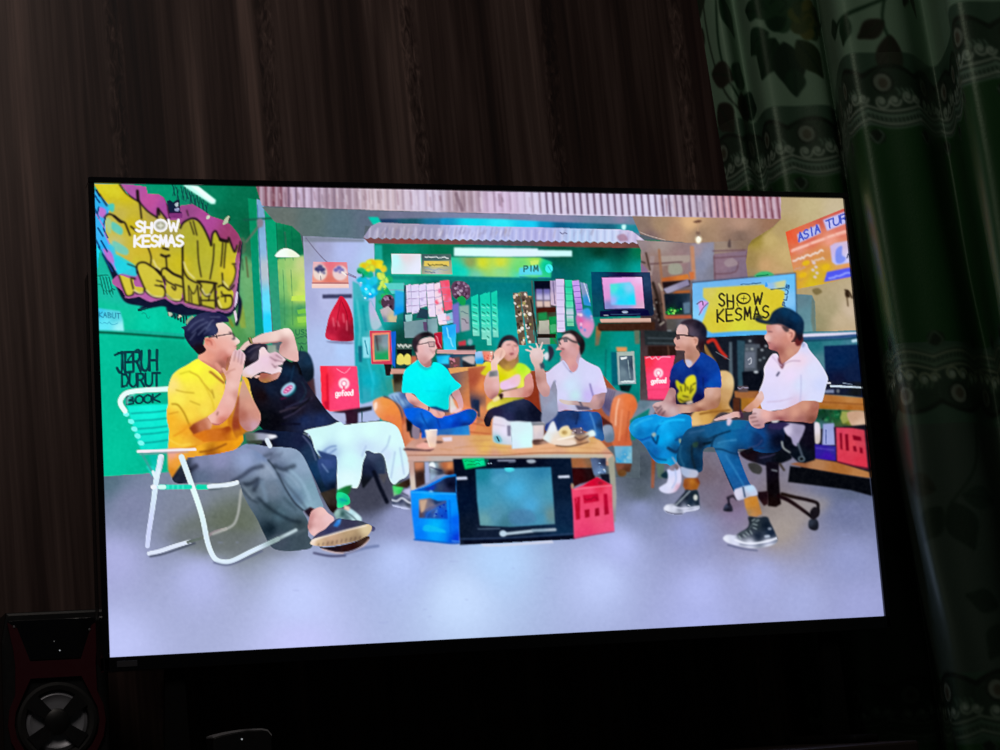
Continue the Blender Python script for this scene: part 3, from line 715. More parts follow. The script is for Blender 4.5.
P('598,323 655,322 655,330 598,330', '3c2014', b=.3)
E('glass_block_panel', BR, 'grey panel and wooden door frame at the back of the studio')
P('692,244 714,242 714,282 694,284', [(696, 250, '9c8c98'), (702, 265, '848aa4'), (706, 255, '8c90a8'), (712, 270, '7c7c8c')], b=.4)
P('690,246 694,246 696,280 692,278', 'c08868', b=.4)
P('689,272 694,272 694,279 690,280', 'd0703c', b=.5)
P('714,254 748,250 748,280 715,281', [(720, 262, '8c7080'), (740, 270, '806c80')], b=.3)
for s in ['713,251 746,250', '714,258 747,256', '714,256 715,280', '747,252 747,262', '715,274 735,272 738,262']:
    L(s, 1.2, '6c4c58', b=.3)
S('724,262 732,258 738,264 728,267', '9c8890', b=.4)
S('728,243 730,239 731,247 728,247', '584848', b=.3)
E('hanging_bulb', None, 'lit bare bulb hanging from the tan ceiling')
S('693,222 698,220 702,221 698,223', '6c4838', b=.3)
L('698,223 698,232', .7, 'c09878')
S('696,232 700,232 700.5,235 702,239 699.5,243.5 696.5,243 695,238.5 696,235', [(698, 232, '705448'), (699, 240, 'fff4d0')], b=.3)
O(698.5, 239.5, 2.2, 3, 'fffce8', c=1)
YW = E('yellow_side_wall', None, 'sand yellow side wall with a banner at the right of the television picture')
P('781,196 900,196 900,345 815,345 790,345 764,300 748,280 746,262 748,246 752,240 773,227 781,219',
  [(785, 205, 'b8a47c'), (810, 208, 'c4b488'), (835, 208, 'c8b898'), (780, 230, 'b49c6c'), (770, 240, 'c4ac70'), (755, 240, '9c8838'), (750, 260, '9c8450'), (765, 265, 'c8a070'), (785, 255, 'c8ac74'), (775, 275, 'c4a070'), (752, 275, '98845c'), (830, 310, 'a89c78'), (840, 320, 'c4b090'), (850, 310, 'ccb8a0'), (818, 320, '98906c'), (815, 335, '8c8460'), (845, 335, 'c4ac88')])
P('773,225 781,219 770,230 750,245 746,244', '7c6830', b=1.5, c=1, a=.8)
S('812,290 818,288 822,292 816,295', '7c6c44', c=1, b=.5)
S('845,292 848,290 850,297 846,297', '2c1c10', c=1, b=.2)
L('847,297 848,306', 1.2, '4c3820', c=1, b=.4)
L('845,290 849,292 852,298', 1.4, '241408', c=1, b=.2)
E('banner', YW, 'orange and yellow shop banner with blue lettering on the side wall')
P('785.5,232 845,208 860,270 851,277 824,284 797,289', [(788, 235, 'e85430'), (795, 240, 'e4603c'), (790, 250, 'dc6c48'), (820, 220, 'cc5c4c'), (840, 212, 'd0584c'), (810, 240, 'd86858'), (840, 230, 'dc7868'), (800, 250, 'e08c78'), (830, 240, 'ec9c88'), (805, 258, 'd48c58'), (825, 255, 'd08c50'), (795, 262, 'd88c60'), (800, 275, 'd8a430'), (815, 275, 'ccb028'), (825, 268, 'd8b020'), (812, 285, 'd8bc20'), (840, 262, 'd4a868'), (845, 268, 'e89c60')])
P('797,234.5 819,224 821,233 799,243', 'b4bcf0', c=1, b=.4)
P('823,220 845,211.5 847,223 827,231', 'c0c0f4', c=1, b=.4)
T('ASIA', (799, 241.5), (820, 232), (-1.2, -8), 1.6, '4858c8', c=1, gap=.2)
T('TUR', (827, 229), (847, 221), (-1, -8), 1.6, '4458c4', c=1, gap=.2)
L('792,251 812,243 830,237 846,232', 3, 'f0a898', c=1, b=.6)
for s in ['793,250 808,245', '812,243 824,239', '828,237 834,235', '836,234 845,231']:
    L(s, 1.4, 'f8c8b8', c=1, b=.5)
scrib(793, 261, 823, 250.5, 20, 1.5, 'f0e8e8', 2.5, c=1, b=.2)
scrib(812, 262, 824, 258, 8, 1.6, 'e0c8b8', 3, c=1, b=.4)
for x, y in [(814, 263), (816, 267), (813, 270), (817, 273), (815, 277)]:
    O(x, y, 1.8, 1.4, 'd8c8d8', 20, c=1, b=.3)
for x, y in [(806, 263), (826, 267), (803, 275)]:
    O(x, y, 4, 2.6, 'e4b81c', -20, c=1, b=.8)
for x in (794, 799):
    scrib(x, 270, x + 6, 267, 5, .9, 'c8a0a8', 2, c=1, b=.3)
    scrib(x, 280, x + 4, 279, 5, .9, 'c0984c', 2, c=1, b=.3)
P('830,246 835,243 852,240 854,262 836,265 832,262', [(834, 250, 'ccb8e4'), (845, 245, 'd0bcdc'), (840, 262, 'b8c0ff'), (852, 255, 'e0d8f0')], c=1, b=.7)
S('836,250 842,246 842,255 846,258 842,263 836,262', '7c90f0', c=1, b=.8)
L('848,254 847,258', 1.2, '404c70', c=1)
P('827,272 852,267 858,274 851,277 824,282', '5058f0', c=1, b=.4)
scrib(829, 278.5, 850, 272.5, 12, 1.5, 'a0b0ff', 1.4, c=1, b=.2)
E('teal_cabinet', None, 'grey teal cabinet standing behind the show screen')
P('795,294 812,295 815,302 816,332 800,334 796,310', [(800, 300, '60808c'), (805, 315, '608c98'), (812, 330, '64949c')])
P('812,296 815,302 816,332 813,333 811,320', '6c7464', c=1, b=.5, a=.7)
LK = E('white_counter', None, 'white topped teal counter behind the man in the cap')
P('800,332 870,330 870,412 820,412 808,380', [(815, 345, '1c6c78'), (835, 342, '307c88'), (820, 360, '4c808c'), (850, 342, '407c90'), (820, 375, '6c88a4'), (850, 350, '287088')])
P('800,334 815,333.2 857,332 858,334.5 835,336 802,337.5', 'e4dcf4', c=1, b=.2)
P('802,337.5 835,336 858,334 858,337 840,338.5 803,340', '2c4c84', c=1, b=.3)
P('803,340 840,339 858,336.5 858,339 803,342', '10405c', c=1, b=.4)
L('853,341 858,340', 3, 'c0e0f0', c=1, b=.6)
P('824,346 870,344 870,400 826,390', [(835, 350, '082450'), (840, 360, '042450'), (850, 375, '0c1c40'), (840, 380, '0c1030')], c=1, b=.2)
E('dark_monitor', None, 'slim dark monitor lying open on the desk at the right')
P('825,380 862,382 862,396 824,395', [(830, 385, '141830'), (845, 385, '101834'), (855, 392, '101418')], b=.3)
P('830,385 861,386.5 861,388.3 830,387', 'c0d0e0', c=1)
L('826,383 830,383', 1.8, 'd8d8e8', c=1)
L('843,383 852,384.5', .8, '8090a8', c=1)
P('824,390 834,389.5 834,393 824,393', '7c88a8', c=1, b=.4)
O(838, 391, 1.6, 2, '687078', c=1, b=.3)
BD = E('studio_rack', None, 'black rack of studio equipment under the show screen')
P('705,334 790,336 790,412 700,412 703,380', [(710, 345, '141824'), (740, 345, '08101c'), (760, 342, '141018'), (750, 350, '3c4450'), (730, 360, '101420'), (735, 390, '0c1420'), (756, 380, '141c30'), (775, 360, '30343c'), (765, 395, '202838')])
P('744,344 760,344 760,374 744,372', '4c5460', c=1, b=.5)
P('745,352 755,352 755,368 745,368', '646c7c', c=1, b=.3)
L('748,360 751,358 751,363 749,364', 1, 'b8bcc8', c=1)
P('757,348 772,348 772,370 757,370', '20242c', c=1, b=.4)
for x, y in [(750, 341), (747, 349), (752, 349), (762, 350), (764, 358), (760, 360), (754, 372), (766, 346)]:
    O(x, y, 1.6, 1.2, prng.choice(['98a0a8', 'a8b0b0', '707c84']), c=1, b=.3)
P('737,340 745,341 743,388 738,388', '2c4c5c', c=1, b=.5)
P('729,342 732,342 733,386 729,386', '50606c', c=1, b=.4)
P('742,372 762,370 764,392 744,392', '080c18', c=1, b=.4)
O(756, 372, 2.4, 1.4, 'c0c8d0', c=1, b=.4)
L('708,342 714,340 720,350 726,357', 3.4, 'c82c20', c=1, b=.6)
L('704,346 710,356 714,362', 4, '94703c', c=1, b=1)
L('716,352 730,360', .8, '6c7078', c=1)
DK_ = E('wooden_desk', None, 'wooden desk with a lower shelf behind the seated man in the cap')
P('734,391 790,391 820,394 866,398 867,412 815,409 760,402 735,398', [(745, 395, 'a06438'), (765, 396, '945830'), (825, 402, 'b47038'), (850, 400, 'c08448'), (850, 408, 'a86020'), (825, 408, 'a0641c')], b=.2)
L('822,402 864,404.5', 1, '884c20', c=1, b=.2)
E('desk_cupboard', DK_, 'open cupboard below the desk top')
P('733,398 740,398 740,412 733,412', '502818', b=.3)
P('741,398 762,398 762,410 741,412', [(745, 405, 'a06820'), (755, 406, 'c88028')], b=.3)
P('738,386 748,386 748,392 738,392', '58484c', b=.5)
scrib(738, 388, 748, 388, 6, .8, '9890a8', 2)
E('desk_clutter', DK_, 'green and tan clutter under the desk top')
P('815,409 867,411 868,432 845,430 815,428', [(822, 415, '0c3824'), (838, 416, '0c4c28'), (848, 420, '8c8c28'), (860, 420, 'b89078'), (820, 425, '386870'), (845, 428, '2c4030')], b=.2)
specks(818, 410, 842, 422, 20, ['0c5c34', '3c8458', '041c14', '6c9c7c', '0c3c20'], .8, 2.2, b=.3)
P('842,411 848,412 850,420 843,424 840,418', '98a050', b=.5)
S('848,412 864,412 867,424 855,428 849,421', [(855, 416, 'c49c80'), (860, 424, 'd8b8a0')], b=.3)
P('810,430 870,424 876,478 800,470', '10101c', mark=1, b=.2)
E('pale_cartons', DK_, 'pale carton and white bottle on the lower desk shelf')
S('814,424 819,423 820.5,430 820,442 815,443', [(816, 428, 'e4dce8'), (818, 440, 'd0c4c0')], b=.2)
P('823,424 834,423 836,445 822,446', [(825, 430, '98a4d8'), (832, 440, 'a0a8e0')], b=.3)
scrib(826, 428, 826, 442, 6, 1.2, '5868a8', 4)
E('violet_box', DK_, 'dark violet box on the lower desk shelf')
P('814,444 836,446 836,461 815,459', [(820, 448, '2c1c98'), (828, 456, '3c10a8'), (833, 450, '2c2890')], b=.3)
L('816,448 834,450', 1, '5848b8', c=1, b=.3)
P('834,427 838,427 838,444 835,446', '2c1030', b=.3)
SHF = E('desk_shelf', DK_, 'long wooden lower shelf of the desk')
P('790,464 814,458.5 837,462 869,472 870,478 866,478 840,474 805,468', [(815, 462, 'b07c54'), (800, 466, '905838'), (840, 468, 'a86830'), (860, 474, 'b87c48')], b=.2)
P('790,466 805,468 840,474 870,478.5 872,496 850,490 820,486 788,482', '04060c', mark=1, b=.4)
RC = E('red_crate', None, 'red bottle crate on the desk shelf at the right edge of the television picture')
P('836,427.5 852,428 864.5,430 868,468 855,466 837,461.5', [(840, 430, 'd8405c'), (850, 445, 'dc4454'), (845, 458, 'd83850'), (862, 440, 'c83c50'), (860, 462, 'd83048')], b=.2)
for s in ['839.5,433 842,433 842.5,450 840.5,449', '845,434 848,434 849,451 846,450.5', '852.5,435 861,437 861.5,441 853.5,440', '853,446 856,446 857,452 853.5,451', '859.5,447 862.5,448 863,453.5 860,453']:
    P(s, '80001c', c=1, b=.3)
L('838,462 868,469', 1, '7c1430', b=.2)
# show screen
TV = E('show_screen', None, 'flat screen with the yellow show title above the seated men')
P('692.5,283 795.5,273.5 796.5,333 693,338', [(700, 290, '70b8f0'), (697, 320, '88d0fc'), (740, 280, '70b0ec'), (790, 280, '68c0f8'), (785, 300, '88c8f8'), (760, 335, '50b0f0'), (720, 336, '48a8f0'), (788, 320, '58a8e8')])
L('692,282.5 795.5,273 797,333', 1, '2c5078', b=.2, sm=0)
P('703,288 720,287 762,284.5 782,290 785,292 783,310 778,330 740,331 712,333 700,327 704,318 709,303 703,297', [(710, 290, 'd4c860'), (720, 295, 'd4cc48'), (750, 290, 'd8c838'), (750, 315, 'd4cc40'), (775, 300, 'dcc830'), (720, 322, 'd8c838'), (740, 328, 'd8d83c')], c=1, b=.3)
S('699,301 708,302 704,308 701,314 699,308', 'd8a0e8', c=1, b=.4)
L('697,304 702,301 703,305', 1, '4c3858', c=1)
L('708,303 703,308 699,315', 1, '80588c', c=1)
P('765,284 786,280 785,287 772,289.5 767,288', [(770, 286, '90c0f0'), (780, 284, 'd0d498')], c=1, b=.2)
L('771,289.5 785,288', .9, '384838', c=1)
S('766,282 768,286 765,287', '38a0f8', c=1)
DKT = '262018'
T('SH', (719, 305.5), (733.5, 308), (-.4, -12.5), 1.9, DKT, c=1, gap=.3)
O(743.5, 298.5, 7.4, 5.9, DKT, c=1)
O(743.8, 298.3, 5.7, 4.2, 'd8cc3c', c=1)
L('741.5,298.5 746,298.5', .9, DKT, c=1)
L('744,296 743.4,301', .9, DKT, c=1)
L('737,303 738,306', .9, DKT, c=1)
T('W', (753.5, 304.5), (762, 304), (.2, -11), 1.9, DKT, c=1, gap=.1)
T('KESMAS', (717.5, 322), (769, 317.5), (-.4, -12), 1.9, DKT, c=1, gap=.3)
T('PLUS', (785.3, 306), (789.5, 285), (-3, -.8), 1, '1c4c88', c=1, gap=.25)
scrib(741, 284.5, 761, 283, 8, .9, '305880', 1, c=1)
E('green_dome', TV)
ELEMS[-1] = ('green_lid', None, 'green round lid behind the top of the show screen')
S('754,276 760,272 768,271.5 774,275 764,276.5 757,277', '38b870', b=.3)
L('757,276 768,274.8', 1.4, '087850', c=1)
# ---- red delivery bags
def red_bag(lab, o, side, txt, cx, ly, s):
    E('delivery_bag', None, lab)
    P(o, [(side[0], side[1], 'f83048'), (cx + 5, ly - 10, 'ff4474'), (cx, ly + 8, 'ff4880'), (cx + 12, ly + 10, 'fc4478')])
    O(cx, ly, 5.4 * s, 5.6 * s, 'fff0f6', c=1, b=.2)
    O(cx, ly, 3.2 * s, 3.4 * s, 'f890b4', c=1, b=.2)
    O(cx, ly, 1.8 * s, 2 * s, 'fff4f8', c=1)
    P([(cx - 1.2, ly + 3), (cx + 1.2, ly + 3), (cx + .8, ly + 7.4 * s), (cx - .8, ly + 7.4 * s)], 'ff5484', c=1)
    T(txt[0], (cx - 8.6 * s, ly + txt[1]), (cx + 9 * s, ly + txt[1] - 1), (0, -5.2 * s), 1.35, 'ffeef4', c=1, gap=.12)
red_bag('red delivery bag with a white round logo against the plaster wall', '320,366 357,366 360,409 357,411 330,411.5 322,407', (323, 380), ('gofood', 12.5), 344, 383.5, 1)
P('320.5,366 327,367 328.5,398 329,411 325,410 322,402', 'fc2840', c=1, b=.4)
P('326,376 328,372 329,404 327,406', 'd81030', c=1, b=.5)
L('337,369 344.5,373 350,368', .9, 'ff90b0', c=1)
S('324,402 328,402 329,409 326,408', 'c80c30', c=1, b=.5)
L('330,411.5 358,410.5', 1.2, 'ff8068', c=1, b=.3)
P('332,412 352,409 372,406 372,410 358,413 358,424 346,424 345,414', [(350, 415, '301428'), (365, 408, '181c28')], b=.3)
P('331,414 345,413 346,421 336,421', 'b4bce0', b=.5)
L('362,412 362,422', 1.2, '184c58')
red_bag('red delivery bag with a white round logo beside the man in the navy shirt', '644.5,356.5 675,355.5 673,366 669,378 672,386 665,400 648,399.5', (646, 360), ('gofood', 10.5), 658.5, 373, .85)
L('646,358 650,357 652,359 656,357 658,359.5 662,357 670,357', 1, 'ffa8c0', c=1)
L('648,390 668,389', .8, 'e83864', c=1, b=.3)
L('647,399.5 664,400', 1.4, '9c2850', b=.3)
P('640,400 652,401 662,401 650,420 640,425 630,425 628,412', [(645, 405, '5c7888'), (650, 410, '9098b0')], b=.8)
# ---- furniture and people
SF = E('orange_sofa', None, 'orange leather sofa with rolled arms in the middle of the television picture')
P('395,395 420,380 470,370 600,372 625,400 628,440 600,450 560,440 400,450', [(400, 440, 'c87050'), (470, 410, 'd87c50'), (480, 400, 'e89048'), (475, 430, 'dc8c50'), (540, 400, '8c3018'), (540, 425, '4c2018'), (600, 420, 'a85838'), (440, 390, '30406c')])
P('468,368 486,366 486,420 474,426 470,400', [(473, 380, 'a84c34'), (482, 385, 'e88c50'), (480, 410, 'e89058'), (474, 405, '1c2850')], b=.3)
P('473,400 479,400 480,417 476,416', '182848', b=.4, c=1)
P('452,398 478,412 476,428 470,438 450,438', [(470, 425, 'e88858'), (475, 420, 'f08c60'), (460, 435, 'd89060')], b=.4)
for s in ['472,423 486,426', '470,432 490,434', '476,418 485,421']:
    L(s, 1.2, 'b85c38', c=1, b=.4)
S('373,402 378,398 385,396.5 393,399 399,406 403,418 405,432 405,447 400,450 398,436 392,424 382,420 375,412', [(376, 405, 'f0a878'), (385, 402, 'f09848'), (392, 410, 'f08c40'), (390, 420, 'e87c48'), (402, 440, 'd87848'), (397, 425, 'e88040')], b=.2)
S('374,404 377,402 377,408 374,411', 'fce0d0', c=1, b=.5)
L('384,396.5 393,400 400,409 403,420', 1.2, '20305c', b=.3)
L('403,418 404,446', 2.2, 'c05c38', b=.3, c=1)
P('402,425 415,420 425,440 414,444 404,446', [(405, 440, 'd07850'), (412, 438, 'e08860')], b=.4)
E('blanket', SF, 'blue striped blanket over the left arm of the sofa')
S('388,396 398,392 405,394 412,402 416,412 424,420 422,432 415,430 406,416 400,405', [(395, 396, 'a0c4e8'), (402, 402, '90b8e0'), (404, 396, '3c5c9c'), (408, 410, '1c50b0'), (404, 415, '14387c'), (414, 425, '101c38')], b=.2)
for s in ['396,396 402,406', '400,394 406,404', '392,396 400,408']:
    L(s, 1, '4c70a8', c=1, b=.3)
P('407,424 417,422 416,436 411,438', '201c20', b=.5)
S('413,423 419,424 420,434 418,440 412,436', '8c7c90', b=.4)
S('600,388 612,389 628,394 620,400 612,404 610,416 604,412 600,402', [(605, 392, '9088a8'), (618, 396, '8c8494'), (606, 404, '5c5480')], b=.3)
for i in range(5):
    L([(606 + i * 2.2, 389 + i * .6), (604 + i * 2, 398 + i), (606 + i, 408 + i)], .9, '504868', b=.3)
SFR = E('sofa_arm', SF, 'right rolled arm of the orange leather sofa')
S('614,398 622,394 629,393.5 634,396 637,402 637,408 633,416 630,424 630,436 631,446 614,447 611,432 610,420 611,408', [(618, 402, 'e8885c'), (628, 400, 'e87840'), (634, 405, 'dc6c38'), (620, 430, 'd87444'), (628, 435, 'cc6038'), (613, 425, 'd8805c'), (624, 440, 'c85c38')], b=.2)
L('619,399 616.5,410 615.5,425', 1.6, 'f8c0a0', c=1, b=.6)
L('622,410 619,440', 2, 'e88c60', c=1, b=.8)
L('629,412 626,440', 2, 'b05030', c=1, b=.8, a=.6)
P('600,415 612,424 614,436 604,432', '4c1c18', b=.5)
S('603,426 612,426 614,440 606,442 602,434', [(606, 430, '90a0b8'), (610, 438, '607890')], b=.5)
P('614,446 632,446 632,464 616,463', [(618, 450, '78b0d0'), (625, 455, '3098d0'), (630, 455, '90c8d8')], b=.3)
specks(616, 448, 631, 462, 14, ['20a0e0', 'a0c8d8', '68a8c8'], .5, 1.3, c=1, b=.2)
P('615,463.5 632,463.5 630,472 617,472', [(620, 466, '88503c'), (625, 470, '502c1c')], b=.4)
O(622, 473, 4.5, 3.6, '6c4420', b=.4, c=0)
P('630,420 650,408 645,430 635,440 631,440', '0c7c74', b=.8)
S('540,386 552,378 560,385 562,408 552,425 545,428 541,410', [(548, 390, '9090a8'), (550, 400, '98a0b8'), (545, 420, '70788c')], b=.3)
L('551,394 548,400 544,408', 1, '34384c', b=.4)
ST = E('low_stool', None)  # dark stool seat with its leg
ELEMS[-1] = ('dark_stool', None, 'black low stool and leg between the two seated men at the left')
S('364,452 369,449 378,452 384,460 385,473 379,477 374,476 368,483 363,488 361,478 362,464', [(372, 455, '3c4868'), (370, 468, '141c38'), (380, 465, '2c3c58'), (366, 483, '0c1018')], b=.2)
L('374,472 379,485 387,502', 4, '080c1c', b=.2, mark=1)
P('378,474 388,474 384,484', '4c4c54', b=.5)

# person behind: black shirt, arm over the head
CB = E('black_armchair', None, 'black padded armchair of the man in the black shirt')
S('296,353 302,351 308,353 312,360 314,370 313,380 308,386 300,382 292,368', [(300, 356, '1c3048'), (308, 360, '14304c'), (305, 375, '0c1828'), (312, 375, '081420')], b=.2)
P('305,384 314,378 316,396 308,394', [(308, 386, '3c1c24'), (314, 385, '48343c')], b=.4)
E('person', None, 'person in a black shirt and white trousers leaning back with an arm over the face')
PB = cur
P('243,350 262,346 286,352 288,366 282,384 262,392 246,388', [(252, 352, '181420'), (275, 350, '70887c'), (270, 385, '0c1018'), (255, 382, '14101c')], b=.3)
SKB = [(255, 340, 'e8c4c0'), (275, 336, 'f0d4cc'), (287, 330, 'fce4dc'), (295, 345, 'e8c0bc'), (293, 358, 'e4b4b0'), (283, 343, 'c08c88')]
S('241,347 246,342 252,339 262,334 275,331 284,328.5 289,328.5 293,333 296,343 298,352 298,361 290,360 280,354 280,346 282,342 272,343 260,344 250,346 244,350 240,349', SKB)
L('252,344 266,343.5 281,342', 1.6, '905c5c', b=.6, c=1)
S('281,343 283,342 281,352 279,353', 'c89490', b=.5, c=1)
P('248,338 251,337 253,343 250,344', '403c20')
L('250,338 252,343', 1, 'b0a060')
E('hair', PB)
S('244,352 247,347 253,344 262,343.5 268,345.5 267,350 260,350 258,358 256,364 250,369 246,368 243,360', [(250, 350, '14142c'), (262, 346, '2c2438'), (248, 365, '181018'), (256, 355, '3c3848')])
L('248,352 254,348 260,346', 1, '5c5468', b=.4, c=1)
L('250,360 255,354', 1, '484458', b=.4, c=1)
P('267,345 276,345 276,356 268,352', [(270, 350, '88a090'), (274, 354, 'a8b0a8')], b=.3)
E('raised_hand', PB)
S('260,349 264,347 269,353 276,352 282,356 286.5,361 283,364 278,366 282,368 281,373 272,374 262,372 254,376 248,380 243,378 243,370 250,365 258,360 259,354', [(263, 351, 'f4d8dc'), (265, 360, 'eccce0'), (275, 358, 'd8b0c0'), (282, 362, 'ecd0d8'), (280, 371, 'f0dce4'), (250, 372, 'ecd8e8'), (258, 365, 'ecd0e0'), (248, 379, 'd8b090')])
for s in ['276,355 282,359', '275,360 284,362', '274,367 281,365', '270,357 276,361', '272,364 276,368']:
    L(s, .9, '906878', c=1, b=.3)
back(PB)
S('262,373 272,374 280,372 279.5,377 274,380 266,382.5 260,381 259,377', [(264, 376, 'a85850'), (275, 374, 'c07c70'), (265, 381, 'a87840'), (278, 375, 'd8a8a0')])
S('254,377 258,375 260,376 257,378', 'e8b8b0')
E('black_shirt', PB)
SH_ = [(262, 395, '14080c'), (270, 390, '101c34'), (285, 380, '0c1830'), (292, 362, '101018'), (288, 372, '0c2440'), (300, 395, '141830'), (310, 395, '241c2c'), (290, 405, '100c1c'), (275, 420, '04040c'), (305, 420, '1a2a54'), (320, 420, '1c2c58'), (262, 420, '04080c'), (300, 410, '1c1828'), (318, 405, '141424')]
S('245,378 254,379 260,382 268,383 276,380 281,372 283,363 286,360 291,362 297,362 301,370 304,378 312,390 319,400 328,412 335,419 341,423 334,426 318,430 304,433 292,436 270,433 258,424 252,405 247,390', SH_)
for s, cl in [('286,408 300,402 312,398', '2c2c48'), ('284,418 296,412 305,404', '343048'), ('302,382 306,392 300,402', '1c2c40'), ('294,366 290,384', '14304c'), ('282,424 300,424', '08081c'), ('280,412 292,408 300,408', '3c3444'), ('310,398 304,404 292,412', '0c0c14')]:
    L(s, 1.6, cl, c=1, b=.8)
P('297,362 300,364 303,376 299,374', '06060c', c=1, b=.5)
O(289.5, 390.5, 8, 4.8, '0c5a6c', -40, c=1, b=.3)
O(288, 389, 8.2, 5, 'a4d4ec', -40, c=1, b=.2)
O(287.8, 389.4, 5.8, 2.7, 'd45c9c', -40, c=1, b=.3)
for i in range(3):
    L([(284.4 + i * 2.6, 391.2 - i * 2.2), (286.4 + i * 2.6, 391.6 - i * 2.2)], .8, 'f4c0dc', c=1)
L('281,399 286,397.5', 1, '701040', c=1, b=.3)
AC = E('armrest', CB)
S('258,430 275,431 292,432 303,434 311,440 316,450 321,465 328,480 334,488 336,500 336,512 330,510 322,495 314,478 306,462 298,452 276,448 262,446 250,440', [(280, 436, '101c38'), (300, 440, '141c3c'), (310, 452, '1c3454'), (316, 470, '10345c'), (325, 490, '0c2034'), (268, 444, '0c0c20'), (330, 505, '100c0c')])
L('303,436 311,446 316,460', 1.2, '8088b0', c=1, b=.6, a=.7)
S('318,460 330,456 337,458 336,484 334,494 326,488 320,474', [(328, 462, '344c88'), (330, 475, '1c3c6c'), (334, 488, '081428')], c=0, b=.4)
L('322,464 328,472', 1.4, '6c88b8', b=.6)
P('320,493 336,488 337,515 332,512', [(326, 498, '383028'), (334, 500, '2c2420'), (334, 510, '180808')], b=.4)
E('white_trousers', PB)
S('304,431 312,428.5 320,427 330,425 338,422 341,422 345,425 355,423.5 364,422.5 374,421.5 384,421.5 392,423.5 398,428 402,437 405,447 409,456 409.5,470 406,477 400,480 394,484.5 389,478 385.5,462 383.5,456 380,453 374,453 368,450.5 365,452 366,455 363,463 361,478 357,488 350,488 340,496 337.5,492 337,475 336.5,457 328,455 321,457 315,450 312,440 309,434',
  [(320, 432, 'd0f8f8'), (345, 435, 'd8fffe'), (370, 430, 'd8fffc'), (350, 460, 'd0fbfc'), (348, 480, 'e0fcff'), (392, 440, 'd8fcfc'), (398, 460, 'd4f8fc'), (365, 448, 'c8e0f8'), (386, 455, 'd0e4fc'), (330, 452, 'a8c4e8'), (404, 470, 'dcf0fc'), (318, 440, 'd4fcfc')])
for s in ['322,452 330,447 336,446', '328,455 336,449', '320,457 326,451']:
    L(s, 1.6, '6c8cc0', c=1, b=.6, a=.8)
for s in ['381,453 387,446 390,436', '362,456 366,446', '391,478 395,452', '404,474 400,448']:
    L(s, 1.6, 'a8c0e4', c=1, b=.9, a=.7)
P('317,450 336,456 336,460 322,459', '2c4478', b=.6)
E('green_sock', PB)
P('337,490 346,486 352,485 350,492 346,498 341,501 337,500', [(345, 488, '147838'), (339, 493, '10a850'), (350, 488, '1c5c2c')], b=.2)
S('337,493 344,493 349,497 350,503 345,506 338,508 337,502', [(340, 496, '20e890'), (342, 500, '08b0a0'), (348, 502, '10d080'), (339, 507, '28f090')])
L('340,499 347,501', 1.2, '0890a0', c=1, b=.3)
E('green_sock', PB)
P('392.5,486 400,483 404,486 401,494 394,498', [(397, 487, '48e870'), (400, 492, '28c858'), (394, 496, '98c8a0')], b=.3)
E('striped_shoe', PB)
S('334,513 339,508 345,509 349,508 353,510 358,514 361.5,518 361,522 356,523 348,520 340,521 336,518', [(338, 513, 'a8d0c8'), (342, 514, '103838'), (350, 512, 'c8f0fc'), (356, 517, 'd8f8ff'), (346, 518, '406068'), (342, 521, 'd8f4ff')], b=.2)
L('346,512 352,516 357,521', 1, '385058', c=1, b=.3)
P('344,505 350,507 349,511 344,509', 'f0c8b8', b=.3)
E('striped_shoe', PB)
P('391.5,498 396,495 400,494 404,489.5 411,488 411,510 404,509 392,506', [(394, 502, '202c48'), (400, 500, '28304c'), (408, 492, 'c8c8f0'), (408, 504, '30384c'), (395, 507, 'c8d0f0'), (405, 509, 'd0d8f8')], b=.2)
L('392,500 397,501 402,498 408,502 411,503', 1.6, 'f0f4ff', c=1, b=.2)
L('392,506 402,508 411,510.5', 2, 'd0d8fc', c=1, b=.3)
L('402,493 408,496', 1.2, '3c4458', c=1, b=.3)
P('394,486 402,482 410,478 412,484 407,488', [(398, 484, '3c2c18'), (408, 481, '281810')], b=.4)

# person in the yellow shirt on the lawn chair
LC = E('lawn_chair', None, 'white tubular lawn chair with turquoise webbing at the left of the television picture')
WB = E('webbing', LC, 'turquoise plastic webbing of the lawn chair')
P('127,406 150,404.5 170,404 170,450 141,451 137,440 131,420', [(130, 410, '10ecd4'), (150, 408, '10f4dc'), (160, 430, '0cecd4'), (145, 446, '0ce0cc'), (165, 446, '0cd8c4')], b=.2)
for i, y in enumerate([413.5, 421, 429, 434.5, 443]):
    L([(131 + i * 3.2, y), (143 + i * 2.4, y - .8), (152 + i, y - 1.2), (168, y - 3)], .9, '006c70', c=1, b=.2, a=.9)
for x, y in [(126, 414), (131, 421.5), (134.3, 429), (137.6, 436), (141, 443)]:
    O(x, y, 3.2, 2.4, '78fcf4', 20)
P('149,455 160,455 158,478 152,466', [(152, 458, '00b8a8'), (158, 465, '10c8b8')], b=.3)
P('146,466 154,466 157,474 152,476', '18d8c8', b=.3)
WT = [(125, 400, 'e8fffc'), (150, 389, 'e0fffa'), (160, 480, 'd8ecfc'), (150, 530, 'd0d8fc'), (195, 500, 'e4fcfc'), (215, 555, 'e0f0ff'), (250, 550, 'dcecff'), (280, 538, '90a8a8')]
E('rear_tube', LC, 'rear floor tube of the lawn chair')
L('149,553.5 160,551 175,546 190,541.5', 4.2, 'dfe8fc', mark=1)
L('150,556.5 165,553.5 195,543', 1.6, '3c4458', b=.5)
L('188,542 205,537 215,532 226,529', 3, [(195, 540, '606c68'), (215, 533, '90848c'), (226, 528, 'b0a8a0')], mark=1)
L('213,534 226,529 234,524 238,514 240,500 241,490', 2.4, 'a8aca8', mark=1, b=.2)
back(LC)
L('195,389 172,389 150,389.8 133,391.5 125,394 120.5,400 121,405 125,411', 5, WT, mark=1)
L('134,394.5 128,398 127,404', 1.6, '88d8d0', b=.6)
